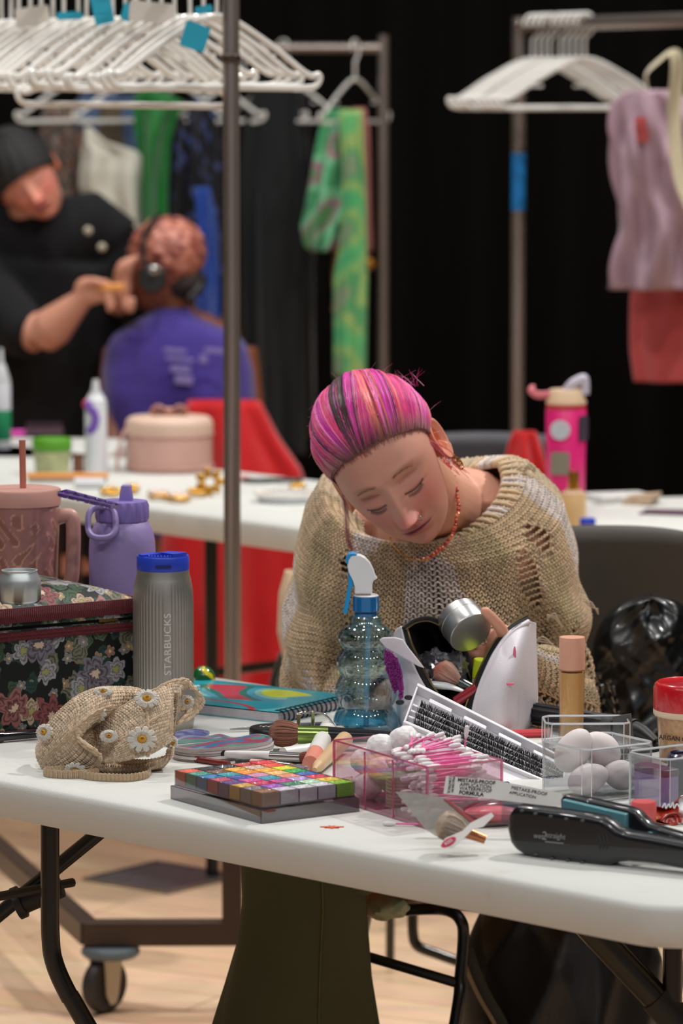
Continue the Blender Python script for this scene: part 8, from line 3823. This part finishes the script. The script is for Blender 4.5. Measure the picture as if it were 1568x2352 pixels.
g.ell((0, 0, .007), (.014, .012, .007), 16, 10)
g.build('pad', pm('soft_pink', (206, 150, 142), .7), t)

# ------------------------------------------------------------------ right-hand table
t, q, s_, H_ = bottle('pink_bottle', 'hot pink bottle with cream lid, strap loop and round white sticker', 'bottle', 1298, 1178, 94, 884,
                      [('bottle_body', 0, .82, .94, 1, pm('hot_pink_print', (222, 40, 120), .35)), ('red_band', .815, .85, 1.0, 1.0, pm('crimson_band', (186, 20, 40), .4)), ('cream_lid', .85, .965, 1.0, .86, pm('cream_lid', (214, 184, 152), .45))])
g = G()
g.tube(spline([(.0, -.01, H_ * .95), (.012, -.012, H_ * 1.01), (.032, -.012, H_ * 1.05), (.036, -.01, H_ * 1.02), (.036, -.01, H_ * .93)], 20), .010, 10, flat=(1, .6))
g.build('clear_spout_guard', pm('pale_lilac_clear', (190, 184, 200), .3), t)
g = G()
g.tube(spline([(-.030, -.01, H_ * .93), (-.055, -.012, H_ * .925), (-.068, -.01, H_ * .96), (-.066, .0, H_ * .985)], 14), .009, 10, flat=(.8, .5))
g.build('strap_loop', pm('rose_strap', (206, 110, 120), .5), t)
rb_ = 47 * s_
g = G()
an = math.radians(250)
n_ = Vector((math.cos(an), math.sin(an), 0))
Rq = Matrix((Vector((-n_.y, n_.x, 0)), Vector((0, 0, 1)), n_)).transposed()
g.prism([(.019 * math.cos(a / 30 * 6.283), .019 * math.sin(a / 30 * 6.283)) for a in range(30)], -.006, .002, R=Rq, c=n_ * rb_ + Vector((0, 0, H_ * .66)))
g.build('round_sticker', pm('pale_sticker', (196, 204, 214), .5), t)
g = G()
g.prism(rrect(-.018, .018, -.022, .022, .006, 4), -.008, .002, R=Rq, c=n_ * rb_ * .98 + Vector((0, 0, H_ * .40)))
g.build('grey_sticker', pm('sage_grey_sticker', (136, 132, 116), .5), t)
g = G()
an = math.radians(325)
n2 = Vector((math.cos(an), math.sin(an), 0))
Rq2 = Matrix((Vector((-n2.y, n2.x, 0)), Vector((0, 0, 1)), n2)).transposed()
g.prism(rrect(-.014, .014, -.024, .024, .004, 4), -.006, .002, R=Rq2, c=n2 * rb_ + Vector((0, 0, H_ * .67)))
g.build('dark_sticker', pm('charcoal_sticker', (54, 44, 60), .5), t)
bottle('perfume_bottle', 'tan square bottle with a gold cap in front of the pink bottle', 'bottle', 1316, 1208, 64, 1082, [('bottle_body', 0, .60, .92, .92, pm('tan_foundation', (202, 158, 100), .4)), ('shoulder', .58, .66, .9, .6, pm('cream_lid', (214, 184, 152), .45)), ('cap', .64, 1, .40, .38, pm('antique_gold', (196, 144, 50), .3, .9))])
bottle('blue_cap_pot', 'small pot with a bright blue cap at the front of the right table', 'pot', 1349, 1216, 40, 1190, [('pot_body', 0, .5, .9, .9, pm('soft_pink', (206, 150, 142), .7)), ('cap', .5, 1, 1, .9, pm('bright_blue_cap', (30, 70, 190), .4))])
for k, (x, y, w_, d_, a, lab, c, z) in enumerate(((1420, 1150, .12, .12, .2, 'white printed papers stacked on the right table', (206, 204, 200), .012), (1470, 1158, .06, .05, -.4, 'folded kraft card standing out of the papers on the right table', (190, 166, 140), .02), (1530, 1180, .10, .06, -.3, 'purple-brown magazine lying on the right table', (96, 70, 84), .006))):
    t = thing(('paper_stack', 'kraft_card', 'magazine')[k], lab, ('papers', 'card', 'magazine')[k], std(x, y), a)
    g = G()
    for j in range(3):
        g.box((.003 * j, .002 * j, z / 6 + j * z / 3), (w_, d_, z / 3 * .9), R=rotm(0, -.12 if k == 1 else 0, .05 * j))
    g.build('sheet', pm('sheet_%d' % k, c, .6, var=.35, scale=60), t, smooth=False)
